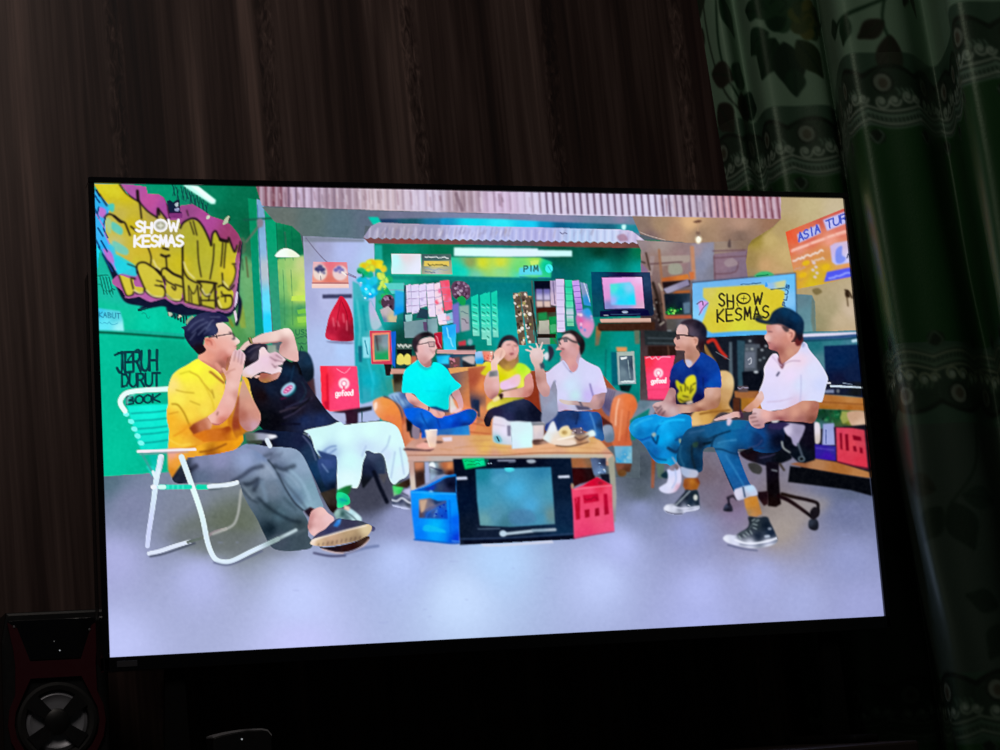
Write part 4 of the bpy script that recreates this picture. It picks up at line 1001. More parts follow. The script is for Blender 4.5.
PA = E('person', None, 'person in a yellow shirt and grey trousers on a lawn chair, hands pressed together at the mouth')
P('200,350 226,352 234,352 236,362 232,372 224,384 206,372', [(226, 358, '9c5448'), (231, 358, 'b47868'), (215, 370, 'b86c50'), (226, 376, 'c89030')], b=.3)
S('217,322 222,322 227,325 231,329 232.5,333 234,336 237,338 240,341.5 238,344 236,345 236.5,348 234,350.5 233,354 230,356.5 227,358 226,364 225,372 217,372 206,366 198,360 200,352 204,344 205,338 213,335',
  [(222, 324, 'f4dcd4'), (225, 328, 'f0d0c8'), (237, 340, 'f4e0d8'), (225, 345, 'f0b4a8'), (215, 348, 'eca898'), (230, 350, 'f0b8b0'), (222, 354, 'd88c80'), (226, 358, 'b86458'), (222, 364, '9c5c50'), (210, 356, 'e49884'), (203, 358, 'f0a890'), (232, 345, 'eab0a8')])
S('204.5,339 209,337.5 213,339 216,344 215.5,349 211,348 206,344', [(206, 341, 'e88c78'), (213, 345, 'e8a090')])
L('206.5,340 210.5,341 212,345', 1, 'a84c44', b=.4, c=1)
L('202,361 212,366 220,372', 1, 'd07860', b=.5, c=1)
S('214,364 217,362.5 221,367 222,371 218,370', 'dc9484', b=.4)
L('235,346.5 238,347', 1, 'b06868', b=.3)
E('hair', PA)
S('181,327 186,325.5 190,320.5 197,315 205,312.5 213,312 220,313.5 226,316.5 229,320 228,322 222,322.5 216,324 218,329 217.5,333 213,336 207,336.5 204.5,339 203.5,345 206,349.5 204,352.5 199,354.5 195,351 190,345.5 186.5,340.5 184,335 184,330',
  [(190, 325, '282c54'), (205, 318, '2c3058'), (215, 318, '1c1c44'), (190, 338, '141838'), (200, 335, '0c1030'), (200, 350, '180810'), (212, 328, '343c64'), (222, 318, '20204c')])
for s in ['188,330 195,323 204,319', '192,333 200,326 208,322', '198,335 206,327', '206,330 211,322 214,320', '190,340 196,332', '204,334 210,329', '210,317 220,317']:
    L(s, .9, prng.choice(['707898', '586088', '8088a8']), c=1, b=.3, a=.8)
E('glasses', PA)
L('209,337.5 217,336 226,334.5 231,334', 1.1, '40303c')
L('229.5,332.5 233,334 234.5,338.5 232.5,339', 1.3, '302834', b=.2)
L('216,335 217,338', 1.2, '382830')
E('grey_trousers', PA)
S('186,457 200,456 214,454 226,451 238,448 243,445 250,443.5 264,446 276,447 286,447.5 296,449.5 303,456 309,468 314,481 319,495 323.5,507 320,511 310,511 303,511 307,519 309,526 308,535 312,541 311,548 298,550.5 284,551 272,547.5 264,534 257,519 249,506 243,494 238,482 222,482.5 205,482.5 190,483 176,483 172,476 180,466',
  [(200, 462, '8088ac'), (220, 460, '8c90b8'), (245, 460, '94a4cc'), (200, 478, '5c6c88'), (180, 478, '181c30'), (182, 470, '202838'), (225, 478, '6c7490'), (262, 455, '788cb4'), (285, 455, '90a4c0'), (295, 465, '90a8c8'), (265, 470, '90a0b8'), (272, 490, '6c7c90'), (290, 480, '5c7490'), (305, 490, '7ca0b8'), (315, 505, '8cb4c8'), (270, 510, '3c505c'), (280, 515, '4c6878'), (270, 528, '10202c'), (285, 525, '344854'), (280, 540, '404c5c'), (300, 540, '3c4c58'), (300, 525, '34444c'), (250, 490, '5c6c7c'), (295, 505, '5c7488')])
S('246,447 262,445 282,447 296,449 304,457 310,470 315,484 324,507 318,511 306,511 296,503 286,490 277,474 270,462 258,452', [(262, 447, '8490b4'), (285, 450, '94a8c4'), (300, 465, '90a8c4'), (292, 480, '7c98b0'), (310, 490, '7ca0b4'), (308, 507, '8cb0c4'), (280, 470, '5c6c88'), (296, 498, '64809c'), (270, 456, '6c7894')], c=1, b=.6)
L('268,460 276,470 284,486 294,502 304,511', 1.6, '2c3848', c=1, b=.6)
for s, w, cl in [('232,482 242,476 252,469 263,466', 4, '1c2438'), ('240,484 250,484 258,479 254,490', 4, '101828'), ('254,486 262,480', 3, '485870'), ('275,466 282,470 294,466', 4.5, '1c2838'), ('264,456 272,454', 2, '283448'), ('270,460 282,453', 2, '2c384c'), ('278,474 288,486 300,500 308,512', 2.4, '3c4c60'), ('242,488 250,498 258,503', 2.5, '182430'), ('240,482 248,493 254,499', 1.4, 'a8b8c8'), ('276,470 290,476 300,488', 2, 'a0b8d0'), ('282,452 272,460', 1.5, '98a8c8'), ('258,498 272,510 290,520 300,522', 3, '0c1824'),
                 ('262,462 270,470 276,478', 1.6, 'b0c0d8'), ('290,470 302,482 310,500', 2.5, 'a4c4dc'), ('210,457 230,455 250,450', 1.6, '9498c4'), ('270,540 290,534 305,530', 3, '5c6c78'), ('262,482 266,500', 4, '7890a8'), ('174,478 186,472 196,466', 5, '141828'), ('284,498 296,510', 2, '283c48'), ('190,460 184,470 176,480', 4, '2c3444')]:
    L(s, w, cl, c=1, b=1.3, a=.62)
P('304,511 310,507 319,511 313,519 308,516', [(308, 512, '181020'), (314, 512, '501418')], b=.4)
E('ankle', PA)
S('310,515 313,510 320,507 324,508.5 328,513 334,518 332,525 324,531 317,535.5 312,535 308,528', [(322, 511, 'f0c4c0'), (316, 520, 'ecbcbc'), (314, 531, 'f0c4c4'), (308, 525, 'b07878'), (328, 518, 'ecc4c8'), (311, 518, 'c88c8c')])
E('shoe', PA)
S('312,543 313,538 318,533 325,529 331,523 338,518.5 343,519 352,520 361,521 369,524.5 375,527.5 374,531 368,531.5 350,533 330,540', [(318, 536, '403c5c'), (330, 530, '30345c'), (350, 523, '343450'), (365, 526, '3c4450'), (372, 529, '4c4c78'), (335, 537, '3c4064')])
P('333,526 337,520 341.5,518.5 340,524 337,527', [(336, 523, '2c78d0'), (340, 520, '4898e8')], b=.3)
S('310.5,542 315,538.5 330,535 345,530.5 358,527 367,524.5 371.5,526 371,531 366,537 356,541 343,544 330,546 318,546 311,544.5', [(313, 541, 'f8e4d8'), (330, 537, 'd0ac90'), (350, 532, 'b89c78'), (366, 528, 'dcc8a0'), (330, 544, 'ac8c70'), (355, 539, '947c60'), (318, 543, 'd0b088')])
L('312,540.5 326,536 345,530.5 366,525.5', 1.5, 'f4e8dc', c=1, b=.2)
for i in range(10):
    x = 318 + i * 4.6
    L([(x, 546 - i * .75), (x + 1, 543.6 - i * .8)], 1, '543c38', c=1, b=.2, a=.7)
S('319,547 330,547 345,544.5 357,541 366,536.5 369.5,537 368,541 360,547 351,551 340,552.5 328,550.5', [(330, 548, '180c18'), (350, 546, '280c0c'), (364, 540, '3c2820')])
L('322,549 334,552.3 346,553 355,550.5 363,546 369,539.5', 1.3, 'd8b4a8', b=.2)
L('314,553 330,556 345,555.5', 2.4, '303054', b=1, a=.7)
L('345,554 365,548 378,546', 3, '5c6c9c', b=1.2, a=.6)
# yellow shirt
E('yellow_shirt', PA)
YS = [(195, 368, 'ffff3c'), (185, 375, 'fcf440'), (172, 385, 'fce480'), (178, 400, 'fcec58'), (200, 395, 'fce84c'), (210, 380, 'f8f040'), (215, 395, 'f4dc50'), (220, 390, 'f8d850'), (170, 420, 'f8b82c'), (175, 440, 'f8c430'), (185, 430, 'f4a828'), (190, 415, 'fcdc48'), (205, 410, 'f8e050'), (200, 430, 'c86c1c'), (215, 430, 'd88420'), (230, 425, 'e89c20'), (238, 435, 'f0a020'), (205, 442, 'f0a028'), (185, 448, 'f8c83c'), (215, 450, 'c07018')]
S('197,359 201,361 209,366 217,371 222,377 225,383 226,390 224,400 230,402 238,404 240,420 243,436 243,441 236,449 226,452 214,454.5 200,456 187,457.5 178,456 169,450 168.5,440 169,430 167,420 166.5,412 168,404 167.8,394 168.5,386 172,376 178,370 187,365', YS)
S('242,377 246,377.5 249,382 251,392 254,401 258,409 260.5,414 258,414 253,404 248,393 243,386', [(245, 380, 'e8b838'), (252, 397, 'e8c468'), (258, 410, 'f0d890')])
S('169,447 180,449 196,446 214,441 230,438 243,436 243,441 236,449 222,453 200,456 187,457.5 176,458', [(180, 452, 'fcc83c'), (200, 450, 'f8b428'), (225, 446, 'e89418'), (210, 454, 'a05810'), (240, 440, 'f4a414'), (190, 456, 'e8a030')], c=1)
P('167,448 182,448 188,458 180,466 172,478 168,470', [(172, 455, 'f0a890'), (175, 462, 'f0a038'), (172, 472, 'd88820'), (182, 460, 'f4ac30')], b=.3)
for s, w, cl in [('190,372 198,376 204,384 212,393', 1.2, 'c09820'), ('176,390 184,392 194,393', 1, 'b08c18'), ('190,401 200,405', 1, 'b89420'), ('172,404 178,405 184,413 188,422 190,426', 1.6, 'a8780c'), ('212,390 214,398', 1.4, 'b08c20'), ('169,414 178,412', 1.2, 'c88818'), ('180,374 190,371', 1.2, 'c8c020'), ('174,436 184,430 190,424', 2, 'e89820'), ('200,452 212,450 226,444', 2, '8c4810'), ('178,450 196,446', 1.6, 'd88810'), ('204,362 214,369 222,376', 1.2, 'fcfc80'), ('170,440 180,445 190,444', 1.6, 'fcd850'), ('205,386 212,400 214,410', 1.4, 'e0c030')]:
    L(s, w, cl, c=1, b=.5, a=.8)
P('189,428 193,424 209,416 214,421 210,430 200,436 194,435', [(193, 430, '8c3818'), (203, 427, 'c07050'), (212, 424, 'e0a088')], b=.4, c=0)
L('210,372 212,373 219,379 224,383', 2.2, 'a86828', b=.6)
P('192,435 205,430 222,428 234,424 242,430 238,440 222,441 204,442', [(200, 436, 'dc7818'), (215, 432, 'd07020'), (235, 432, 'f0a018'), (228, 428, '9c3c10')], b=.6, c=0)
P('224,385 246,380 252,402 256,428 240,436 228,425', [(240, 385, 'f0c838'), (243, 400, 'd8a048'), (236, 425, 'c87418')], b=.3)
E('hands', PA)
SKA = [(235, 360, 'eab8b0'), (240, 355, 'e8c8d8'), (234, 372, 'ecbcb4'), (232, 385, 'f0c4bc'), (230, 398, 'f0bcb4'), (220, 412, 'f0b4ac'), (212, 418, 'f4c0b4'), (222, 420, 'd07868'), (236, 395, 'd09488'), (226, 372, 'e0a494')]
S('222,369 224,368 227,371 229,366 231,358 233,352 236,349 237,350.5 240,349 243,352 245.5,356 244.5,362 243,370 241,378 239,386 237.5,396 234.5,407 230,415 225,421 219,425 213,424.5 209,419 208,416.5 215,411 219,404 223.5,394 225.5,385 226,378', SKA)
for s in ['236,351 234,361', '239.5,351 238,362', '242.5,353 241,364']:
    L(s, .9, 'a87c80', c=1, b=.3)
L('226,374 230,371 235,369', .9, 'c08478', c=1, b=.3)
L('217,415 218,412', 1, '805040', c=1, b=.3)
L('212,424 220,425 228,419', 1.4, 'a84840', c=1, b=.5)
S('243,379 246,385 250,394 255,403 260,413 260.5,420 258,426 252,431 246,430.5 240,424 237.5,414 238,404 239.5,394 241,386', [(245, 390, 'd0a08c'), (250, 405, 'd89c88'), (256, 414, 'd09080'), (254, 426, 'cca0b0'), (242, 415, 'b06858'), (246, 428, 'b87c78')])
S('236,404 239,396 239,420 241,432 236,438 232,425', [(237, 410, 'a05038'), (236, 425, '943820'), (238, 434, 'c87818')], b=.5)
E('armrest', LC)
L('138,451.5 165,450.5 195,449.5', 2.8, 'f4ecf4', mark=1)
L('140,454 165,452.8 188,452', 1.2, 'b090a8', b=.3)
L('142,454 150,468 154,474', 2, '3c9c98', b=.4)
E('front_leg', LC)
L('161,457 159.5,466 157,476 155,490 153,505 150,525 148.5,535 147.5,546', 6, WT, mark=1, w2=4.6)
L('153,472 156,478 159,470', 3, 'e0f4fc', mark=1)
L('163,458 161,475', .9, '7890a0', b=.4, a=.7)
L('181.5,457 187,472 192,486 198,503 203,520 207,540 211,552 216,559.5 224,562 233,560.5 250,552 265,545 278,539', 5.8, WT, mark=1, w2=4.4)
L('214,562.5 226,565 238,562 262,551', 1.6, '50587c', b=.6, a=.8)
L('276,540 288,534 296,530', 3.2, [(277, 540, 'a0b4b8'), (290, 533, 'c0d4dc')], mark=1, b=.2)
E('seat_tube', LC)
O(153.5, 487, 3, 2.4, 'f0f4fc')
L('160,487 190,487', 4.6, '10d8b8', sm=0, mark=1)
L('160,487 164,487', 4.6, 'd0fcf4', sm=0, mark=1)
for x in (168, 173, 178, 183):
    L([(x, 485), (x, 489)], 1, '70fce4', b=.3)
L('198,487 207,487', 5, '08d8b0', sm=0, mark=1)
L('209,486.5 222,485.5 232,484 237,482.5', 4.4, 'e4f0fc', mark=1)
L('209,489.8 222,488.4', 1.2, '506068', b=.4)
back(LC)
P('245,432 262,433 276,435 277.5,437 272,439 252,442 246,440', [(250, 438, '586458'), (262, 435, '9ca0b8'), (274, 436, 'f4f4fc')], b=.2)
L('267,440 270,446', 4.5, 'dce8f8', mark=1)
P('246,441 262,440 262,444 248,444', '384438', b=.4)
# cyan shirt guest on the sofa
PC = E('person', None, 'person in a bright cyan shirt and blue jeans on the left end of the orange sofa')
P('414,346 424,344 432,360 430,368 418,364', [(418, 352, '604448'), (426, 364, 'a87478')], b=.3)
S('416,346 419,341 424,338 431,337 434.5,339 435.5,344 437,348 435.5,350 435,354 433,357 430,360 431,363 428,367 423,366 419,362 417,356 415,350', [(425, 339, 'e8d4d4'), (430, 340, 'e8c8c4'), (420, 348, 'ecb8b8'), (428, 350, 'e0b8bc'), (434, 347, 'e8bcb8'), (424, 360, 'c89090'), (433, 356, 'f0c8c4'), (429, 365, 'd8a0a0')])
S('418,360 424,364 430,360 431,365 429,368 424,366', 'b07878', b=.5, c=1)
L('434,351.5 436.5,350.8', .9, 'a05458', b=.2)
L('430,349 434,354', .8, 'c08888', c=1, b=.4)
E('hair', PC)
S('412,344 413,339 417,335 422,332.5 428,331.8 433,334 435,337 430,336.5 424,337.5 420,340 418.5,344 417,347 417.5,352 415,352 413,348', [(414, 342, '281c28'), (425, 333, '100c14'), (432, 335, '241820'), (418, 338, '403038')], b=.2)
E('glasses', PC)
L('418,344.5 424,343.5 428,342.5', .9, '4c3c44')
P('428,342 434.5,342 434,346.5 429.5,346.8', 'b89498', a=.6)
L('428,342 434.5,341.8 434.3,346.5 429.5,347 428,342', .6, '5c4c54', sm=0)
E('blue_jeans', PC)
S('404,410 410,408 420,408 432,412 444,416 456,413 468,409 474,410 477,414 475,420 470,425 460,428 448,430 440,432 438,440 423,440 421,430 415,426 408,420', [(410, 414, '0060e8'), (425, 416, '0868ec'), (430, 425, '0444a8'), (424, 420, '1c80e0'), (420, 425, '04389c'), (450, 420, '0060ec'), (465, 418, '0058e0'), (474, 415, '0450a0'), (465, 425, '08206c'), (455, 424, '0434b0'), (430, 436, '0c58cc'), (440, 428, '0450d0')])
L('421,413 425,422 432,432', 1.6, '0444a4', c=1, b=.7)
L('437,418 440,428', 1.4, '0838a0', c=1, b=.6)
P('438,430 452,428 469,425 470,436 455,438 438,438', [(445, 433, '2868b4'), (460, 430, '1c7cd4'), (465, 434, '288cd8')], b=.4)
P('406,418 412,423 411,430 407,432', '100c14', b=.5)
E('cyan_shirt', PC)
S('402,392 402.5,382 404,372 408,367 414,362.5 418,360 421,364 426,367.5 431,366 434,362 441,364 447,369 450,374 455,380 461,385.5 457,390 451,394 449,399 449,408 445,410 435,408 424,405 418,399 414,394 407,393', [(410, 375, '00f8fc'), (430, 385, '00f4fc'), (450, 380, '04f0f4'), (405, 388, '00f0f4'), (420, 400, '00f4f4'), (445, 404, '00dcdc'), (430, 370, '00fcf8'), (447, 396, '00d8dc')])
S('417,360 421,364 426,367.5 431,366 431.5,368 425,370 419,366', '38a0b0', c=1, b=.6, a=.6)
L('426,391 440,391', .8, '00d4e0', c=1, b=.5)
L('450,386 448,396', 1, '00c4d0', c=1, b=.6)
E('arms', PC)
S('405.5,395 407,393 411,393.5 415,396 420,401 427,405.5 432,408 438,409 443,411.5 445,414 443,417 439.5,418 435,416.5 430,412 424,409 416,406 409,402', [(408, 397, 'f0b8b8'), (414, 398, 'f0b8a8'), (425, 407, 'e8a898'), (435, 412, 'f0b8b4'), (441, 414, 'e8b0a8'), (412, 404, 'a0646c'), (440, 418, 'e09078')])
L('429,406.5 428.5,411', 1.4, '402838', c=1)
L('437,411 440,415', .8, 'b87478', c=1, b=.3)
P('428,407 436,406.5 445,410 449,410 449,412 440,411', '043c74', b=.4)
S('452,394 458,389.5 460,392 462.5,399 463.5,406 462,408.5 459,408 457,402', [(455, 393, 'c89090'), (460, 398, 'd8a4ac'), (461, 407, 'e0a8a8')])
S('450,395 452,397 455,405 457,409 452,413 450,412 449.5,402', [(452, 402, 'd8d4c8'), (453, 411, 'e8dce0')], b=.3)
S('452,411 460,408 462,410 456,413', 'f0c8d0', b=.3)
# yellow shirt guest
PD = E('person', None, 'person in a yellow printed shirt and dark trousers in the middle of the sofa, hand raised to the ear')
P('498,346 518,348 519,362 512,372 498,370', [(505, 362, '8c6038'), (516, 358, 'a07050'), (508, 370, 'c8a830')], b=.3)
S('500,350 503,343 508,340.5 514,340.5 518,344.5 518.6,350 517.5,355 514,360 508,362 503,360 500,356', [(506, 343, 'ecc0bc'), (514, 343, 'e8b0a8'), (505, 350, 'ecb8b0'), (514, 350, 'e0a0a0'), (510, 358, 'd89c8c'), (504, 358, 'c88c78')])
S('500,355 508,361 515,359 514,367 508,369 502,367', [(505, 362, '946838'), (511, 364, 'b08050'), (508, 367, 'c8a040')], b=.4)
S('509.5,353.4 513,352.8 514,354 511,355.4', '9c5058', b=.4, c=1)
L('504,351 503,356', .8, 'd09890', b=.5, c=1)
O(515, 349, 1.2, 1, 'f0c8c0', b=.5, c=1)
L('507,345 510,344.5', .9, '80504c', b=.3, c=1)
L('514,345.5 517,346', .9, '80504c', b=.3, c=1)
L('512.5,346 513.5,351', .9, 'c88880', b=.3, c=1)
E('hair', PD)
S('497.5,349 499,343 502,338 506,335.5 511,335 515,337 518,341 518.3,346 516,343 512,340.5 506,340.5 503,343 501,347 500,350', [(502, 340, '1c1420'), (510, 336, '28202c'), (516, 340, '3c3040')], b=.2)
E('dark_trousers', PD)
S('484,420 486,414 490,409 500,404 510,399 517,397.5 524,399 531,402 540,411 544,416 542,422 525,424 508,422 500,418 496,417 492,419 490,426 486,426', [(487, 420, '14101c'), (495, 412, '201c40'), (510, 408, '202c50'), (518, 402, '283050'), (520, 415, '101830'), (535, 412, '080c20'), (490, 415, '282038'), (508, 416, '282c54')])
L('496,406 506,402 512,400', 1.4, 'd8d438', b=.4)
E('yellow_shirt', PD)
S('481,374 484,369 488,364 493,362 498,364 502,368 508,371 514,368 518,363 524,364 528,367 531,371 528,376 524.5,379 525,386 524,391 524,398 512,401 503,404 492,408 487,410 488,404 494,399 498,392 498,374 490,376', [(485, 372, 'd8d020'), (495, 366, 'f0ec20'), (510, 374, 'e8e428'), (505, 368, 'dcc828'), (522, 368, 'b4f028'), (528, 371, 'ccf840'), (502, 378, 'd8d400'), (524, 384, 'ecf058'), (495, 402, 'e4dc40'), (490, 407, 'e8e468'), (522, 397, 'a09030'), (500, 395, 'b8a830')], b=.2)
S('500,383 503,381 509,378.5 516,374.5 520,375 520.5,381 518,386 512,389 505,390.5 500,388', [(505, 385, 'ecc4ec'), (512, 380, 'ecc0d8'), (518, 378, 'f0c8d0'), (510, 388, 'f0d0f0')], c=1, b=.4)
E('arms', PD)
S('491,362 494,358 494,353 497,349.5 501,347.5 504.5,350 505.5,354 503,358 499,362 497,366 497.5,371 492,371', [(497, 352, 'ecb8a8'), (502, 352, 'f0c4b4'), (498, 360, 'f4d4cc'), (494, 368, 'f0c8b8')])
L('502,351 500,358', .8, 'c09088', c=1, b=.3)
S('490,371 497.5,370 499,380 499.5,388 498,394 494,399 489,398 485,392 484,384 486,376', [(494, 374, 'e8c8c0'), (488, 382, 'e0a8a4'), (496, 385, 'e8b8b8'), (488, 393, 'd89890'), (494, 398, 'a06060'), (485, 385, 'd8a8a0')])
P('489.5,371.5 497.5,370.5 498,376 489,377', [(492, 374, '6c7078'), (497, 374, '909498')], b=.2)
S('525,377 528,374 531,373.5 533,380 533.6,388 531.5,394 527,397 518,397.5 508,397.5 501,397.5 499,395 504,391.5 512,389.5 520,388 524,386 524.5,381', [(528, 377, 'dc9490'), (529, 386, 'e09c94'), (526, 394, 'c87c74'), (515, 393, 'e8b0a0'), (505, 395, 'f0c8b8'), (531, 392, 'b06458'), (520, 391, 'd8a498')])
L('501,391.5 510,389.5 517,388', .9, '60404c', b=.4)
S('499,394 503,394 502,399 499,398', '281010', b=.4)
S('493,399 498,396 500,399 494,402', 'f0dca8', b=.3)
# white polo guest
PE = E('person', None, 'person in a pale lilac shirt with glasses on the sofa, head turned up and one hand spread')
P('562,352 580,346 582,366 574,376 566,370 560,362', [(570, 360, 'b88080'), (578, 365, 'c8b0d0'), (566, 368, 'd0c0dc')], b=.3)
S('556,350 558.5,346 560,341.5 563,336 567,333.5 573,333.5 577,336.5 578,344 580,348 579,352 577,356 576,361 578,366 574,372 570,370 567,363 561,356.5 560,353.5 562,350.5 558,350', [(568, 336, 'e8ccc8'), (565, 345, 'e8b8b8'), (558, 348, 'f0c8c0'), (572, 350, 'd8a4a8'), (564, 354, 'c89090'), (575, 345, 'c89490'), (570, 362, 'e0a4a0'), (574, 368, 'd09098'), (561, 351, 'b87478')])
S('576,346 579.5,345.5 580,349 577.5,350.5', 'd89898', b=.3)
L('561.5,348.6 564,349', 1, '5c3038', b=.3)
E('hair', PE)
S('561,334 565,331.5 571,330 576,331.5 580,335 583.5,339 585,345 584,351 581,355 579.5,350 579.5,345 577,342 575,337 570,333.5 565,334', [(566, 332, '403034'), (575, 332, '201418'), (582, 342, '100c14'), (578, 338, '302024')], b=.2)
E('glasses', PE)
L('558.5,339.5 564,338 567,338 572,341 577,342.5', 1.5, '282428', b=.1)
P('558,340 561,343 561.5,345.5 558.5,343.5', '706468')
P('563,338 567.5,338.5 567.5,342 564,342.5', '605c64', a=.8)
E('blue_jeans', PE)
S('545,430 547,421 551,415 558,411.5 570,410.5 582,411 592,411.5 599,413 602,420 603,430 604,440 597,440 592,434 580,430 566,430 552,432', [(550, 422, '283c88'), (560, 418, '1c3468'), (575, 416, '182c58'), (585, 416, '1858b0'), (592, 422, '2060b4'), (596, 432, '2c6cb0'), (570, 424, '1c3c7c'), (600, 425, '14305c'), (580, 428, '1848a0')])
L('590,413 594,424 596,436', 1.4, '5090d0', c=1, b=.6)
L('578,414 576,424', 1.4, '10204c', c=1, b=.6)
E('lilac_shirt', PE)
S('545,374 549,371 554,366.5 558,363.5 563,360.5 566,363 570,370 574,372 578,368 580,357.5 586,361 593,364.5 599,367.5 602,373 604.5,381 607,391 604,393 597,394.5 593,396 593.5,402 594,409 580,411 566,410 558,411.5 557,405 557,390 554,381 550,390 546,397 543,390', [(550, 378, 'd8d0f0'), (560, 375, 'dcd8f8'), (570, 385, 'd0e4fc'), (575, 395, 'c4e8f0'), (592, 378, 'd8d8fc'), (603, 385, 'e0d8fc'), (588, 395, 'c8b8f4'), (562, 395, 'd8d8fc'), (562, 408, 'c8b4d8'), (600, 391, 'd8c8f8'), (548, 390, 'c8bce4'), (580, 408, 'b8b8d8')])
L('555,381 553,386 551,390', 1.4, '687098', c=1, b=.4)
L('590,384 592,392 594,398', 1.4, '7c70b0', c=1, b=.5)
S('594,397 594.5,401 592,401', '302838', b=.3)
L('563,362 567,368 572,373', 1, 'a8a0c8', c=1, b=.4)
L('570,371 573,371', 1, '605870', c=1, b=.2)
S('543,392 552,391 556,400 558,412 552,420 545,424 541,420 543,406', [(545, 400, '9898b0'), (552, 405, '98a4c0'), (548, 416, '8890ac')], b=.3)
E('arms', PE)
S('535,372 534,366 531.5,362 530,356 531,351 534,348.5 538,348 541,349 543,353 543.5,358 542,363 543,368 546,374 547,382 550,388 549,395 545,397 541,394 537,386', [(536, 352, 'e8d0d0'), (540, 356, 'e0c4c4'), (537, 364, 'd8b8b0'), (541, 375, 'c89890'), (545, 385, 'd8a8a4'), (546, 394, 'c09090'), (538, 378, 'b07870')])
for s in ['532,352 528.5,350.5 526,350', '534,350 531.5,347.5 529.5,346.5', '538,349 537,345 536,343.5', '540,349 541.5,345 542.5,342.5', '541.5,352 544,349.5', '543,356 546,354.5']:
    L(s, 2, 'e4ccc8', mark=1, w2=1.3)
P('539.5,364 543.5,362 545,368 541,369', '384858', b=.3)
S('544,354 548,352 550,356 548,360 544.5,359', 'dce0e8', b=.4)
S('548,346 552,347 554,353 551,360 548,361 549,356', '28283c', b=.4)
L('553,338 556,342 559,347', 1.2, '605860', b=.3)
S('593,396 598,394 605,392.5 605,397 604,403 601,408 596,409.5 588,408 580,406 574,405 566,404.5 560,401.5 560,399.5 568,400.5 576,401 583,402 590,402', [(600, 396, 'a8848c'), (597, 402, 'c89c98'), (602, 404, '886068'), (588, 405, 'b89490'), (578, 403, 'c0a0a0'), (566, 402, 'd8c8c0'), (594, 398, 'd8a8b0')])
L('579,400.5 582,406', 2, '60586c', c=1, b=.3)
P('575,405 588,407 592,410 578,410', '504c68', b=.5)
# plush and seat details between
E('coffee_table', None, 'wooden coffee table with pale metal legs in front of the sofa')
CT = cur
P('404,448 412,440 440,435 590,436 600,440 613,454 615,460 612,466 530,459 490,458 408,458', [(412, 450, 'd0a090'), (420, 442, 'c89080'), (445, 443, 'd8a48c'), (460, 445, 'd8a894'), (480, 440, 'd8a460'), (485, 446, 'e8b860'), (500, 445, 'e4b868'), (520, 452, 'e8a880'), (470, 452, 'e0a888'), (550, 448, 'e8b088'), (565, 440, 'e0b078'), (590, 438, 'd8a868'), (600, 446, 'e8b480'), (575, 446, 'e8b880'), (560, 452, 'e0a884'), (606, 455, 'c8907c'), (495, 454, 'd8a08c'), (425, 453, 'd8a890')], b=.2)
for s in ['455,448 480,446 520,449', '470,441 490,440', '540,449 570,447 600,449', '440,449 452,450', '480,452 520,453', '580,442 596,443']:
    L(s, 1, 'c88c58', c=1, b=.5, a=.6)
L('408,455.8 450,455.2 500,455.6 540,453 612,453.5', .9, '8c5038', c=1, b=.3)
E('apron', CT, 'pale wooden rail under the table top')
P('408,456 500,456 540,454.5 612,454 613,461 608,461.5 540,458.5 500,459.5 455,459.5 453,461 408,462', [(415, 459, 'd0a89c'), (440, 459, 'c0b4b0'), (500, 458, 'b0a8a4'), (560, 457, 'b8bcb8'), (600, 458, 'c4bca8'), (608, 456, 'd8b09c')], b=.2)
E('leg', CT)
P('408.5,460 414,460 416.5,491 411,492', [(411, 465, 'c4a098'), (413, 485, 'd8c8bc')], b=.2)
E('leg', CT)
P('608,459 614,455 616.5,495 615.5,522 612.5,523 610,485', [(611, 470, 'a0a090'), (614, 500, 'a8a49c'), (614, 518, '8c9098')], b=.2)
UND = E('rear_leg', CT)  # pale far leg at the left of the table
ELEMS[-1] = ('back_leg', CT, None)
P('424.5,462 429,462 430,482 425,484', 'a4b0d8', b=.3)
E('back_leg', CT)
P('593,458 597,458 598,476 594,480', '606c80', b=.3)
E('under_table', CT, 'dim clutter seen under the coffee table')
P('414,462 424,462 425,484 416,488', [(418, 465, 'c87c58'), (420, 475, '281818')], b=.4)
P('430,463 456,461 456,478 444,474 436,476 430,482', [(434, 466, '90b4c8'), (445, 465, 'b86038'), (449, 466, 'f09858'), (440, 472, '20304c'), (434, 478, 'a0c0e0'), (450, 473, '300c0c')], b=.3)
S('429,464 433,462 435.5,466 434,469 430,468', 'f0f8fc', b=.2)
L('430,467 436,469 442,471', 1, '10143c', b=.3)
P('570,458 592,458 592,468 571,468', [(575, 463, '9c6038'), (590, 460, '806048'), (580, 466, 'a86440')], b=.3)
P('571,468 592,468 596,480 580,484 572,488', [(578, 475, '300408'), (590, 472, '1c080c')], b=.4)
P('590,458 606,458 606,474 594,475', [(593, 465, '586c94'), (600, 470, '6c8cb8'), (604, 462, '1c2440')], b=.3)
specks(596, 463, 605, 474, 10, ['90b0d8', 'b0c0d0', '4c6898'], .5, 1.2)
P('600,474 609,474 610,484 602,480', '0c1020', b=.3)
E('phone', None, 'thin dark phone lying on the left end of the coffee table')
P('403,449 407,448 425,449.5 433,448.3 434.5,449 430,451.4 404,450.4', [(408, 449, '503840'), (430, 449, '704448')], b=.2)
S('416,446 426,442 434,447 430,449 420,448', 'f0b0a4', b=.5)
S('424,441.5 428,440.5 441,441 443,442.5 438,443.5 426,442.5', '70504c', b=.3)
P('442,437.5 452,436.8 452,441 444,441.5', 'e8dcec', b=.3)
E('paper_cup', None, 'pale pink paper cup on the coffee table in front of the man in cyan')
P('424.8,430 437.6,429.3 436,446 435,447.3 428.6,447.3', [(428, 433, 'fce8d8'), (434, 440, 'e8c8bc'), (431, 446, 'f8d4b8'), (436, 432, 'e0d0d0')], b=.15)
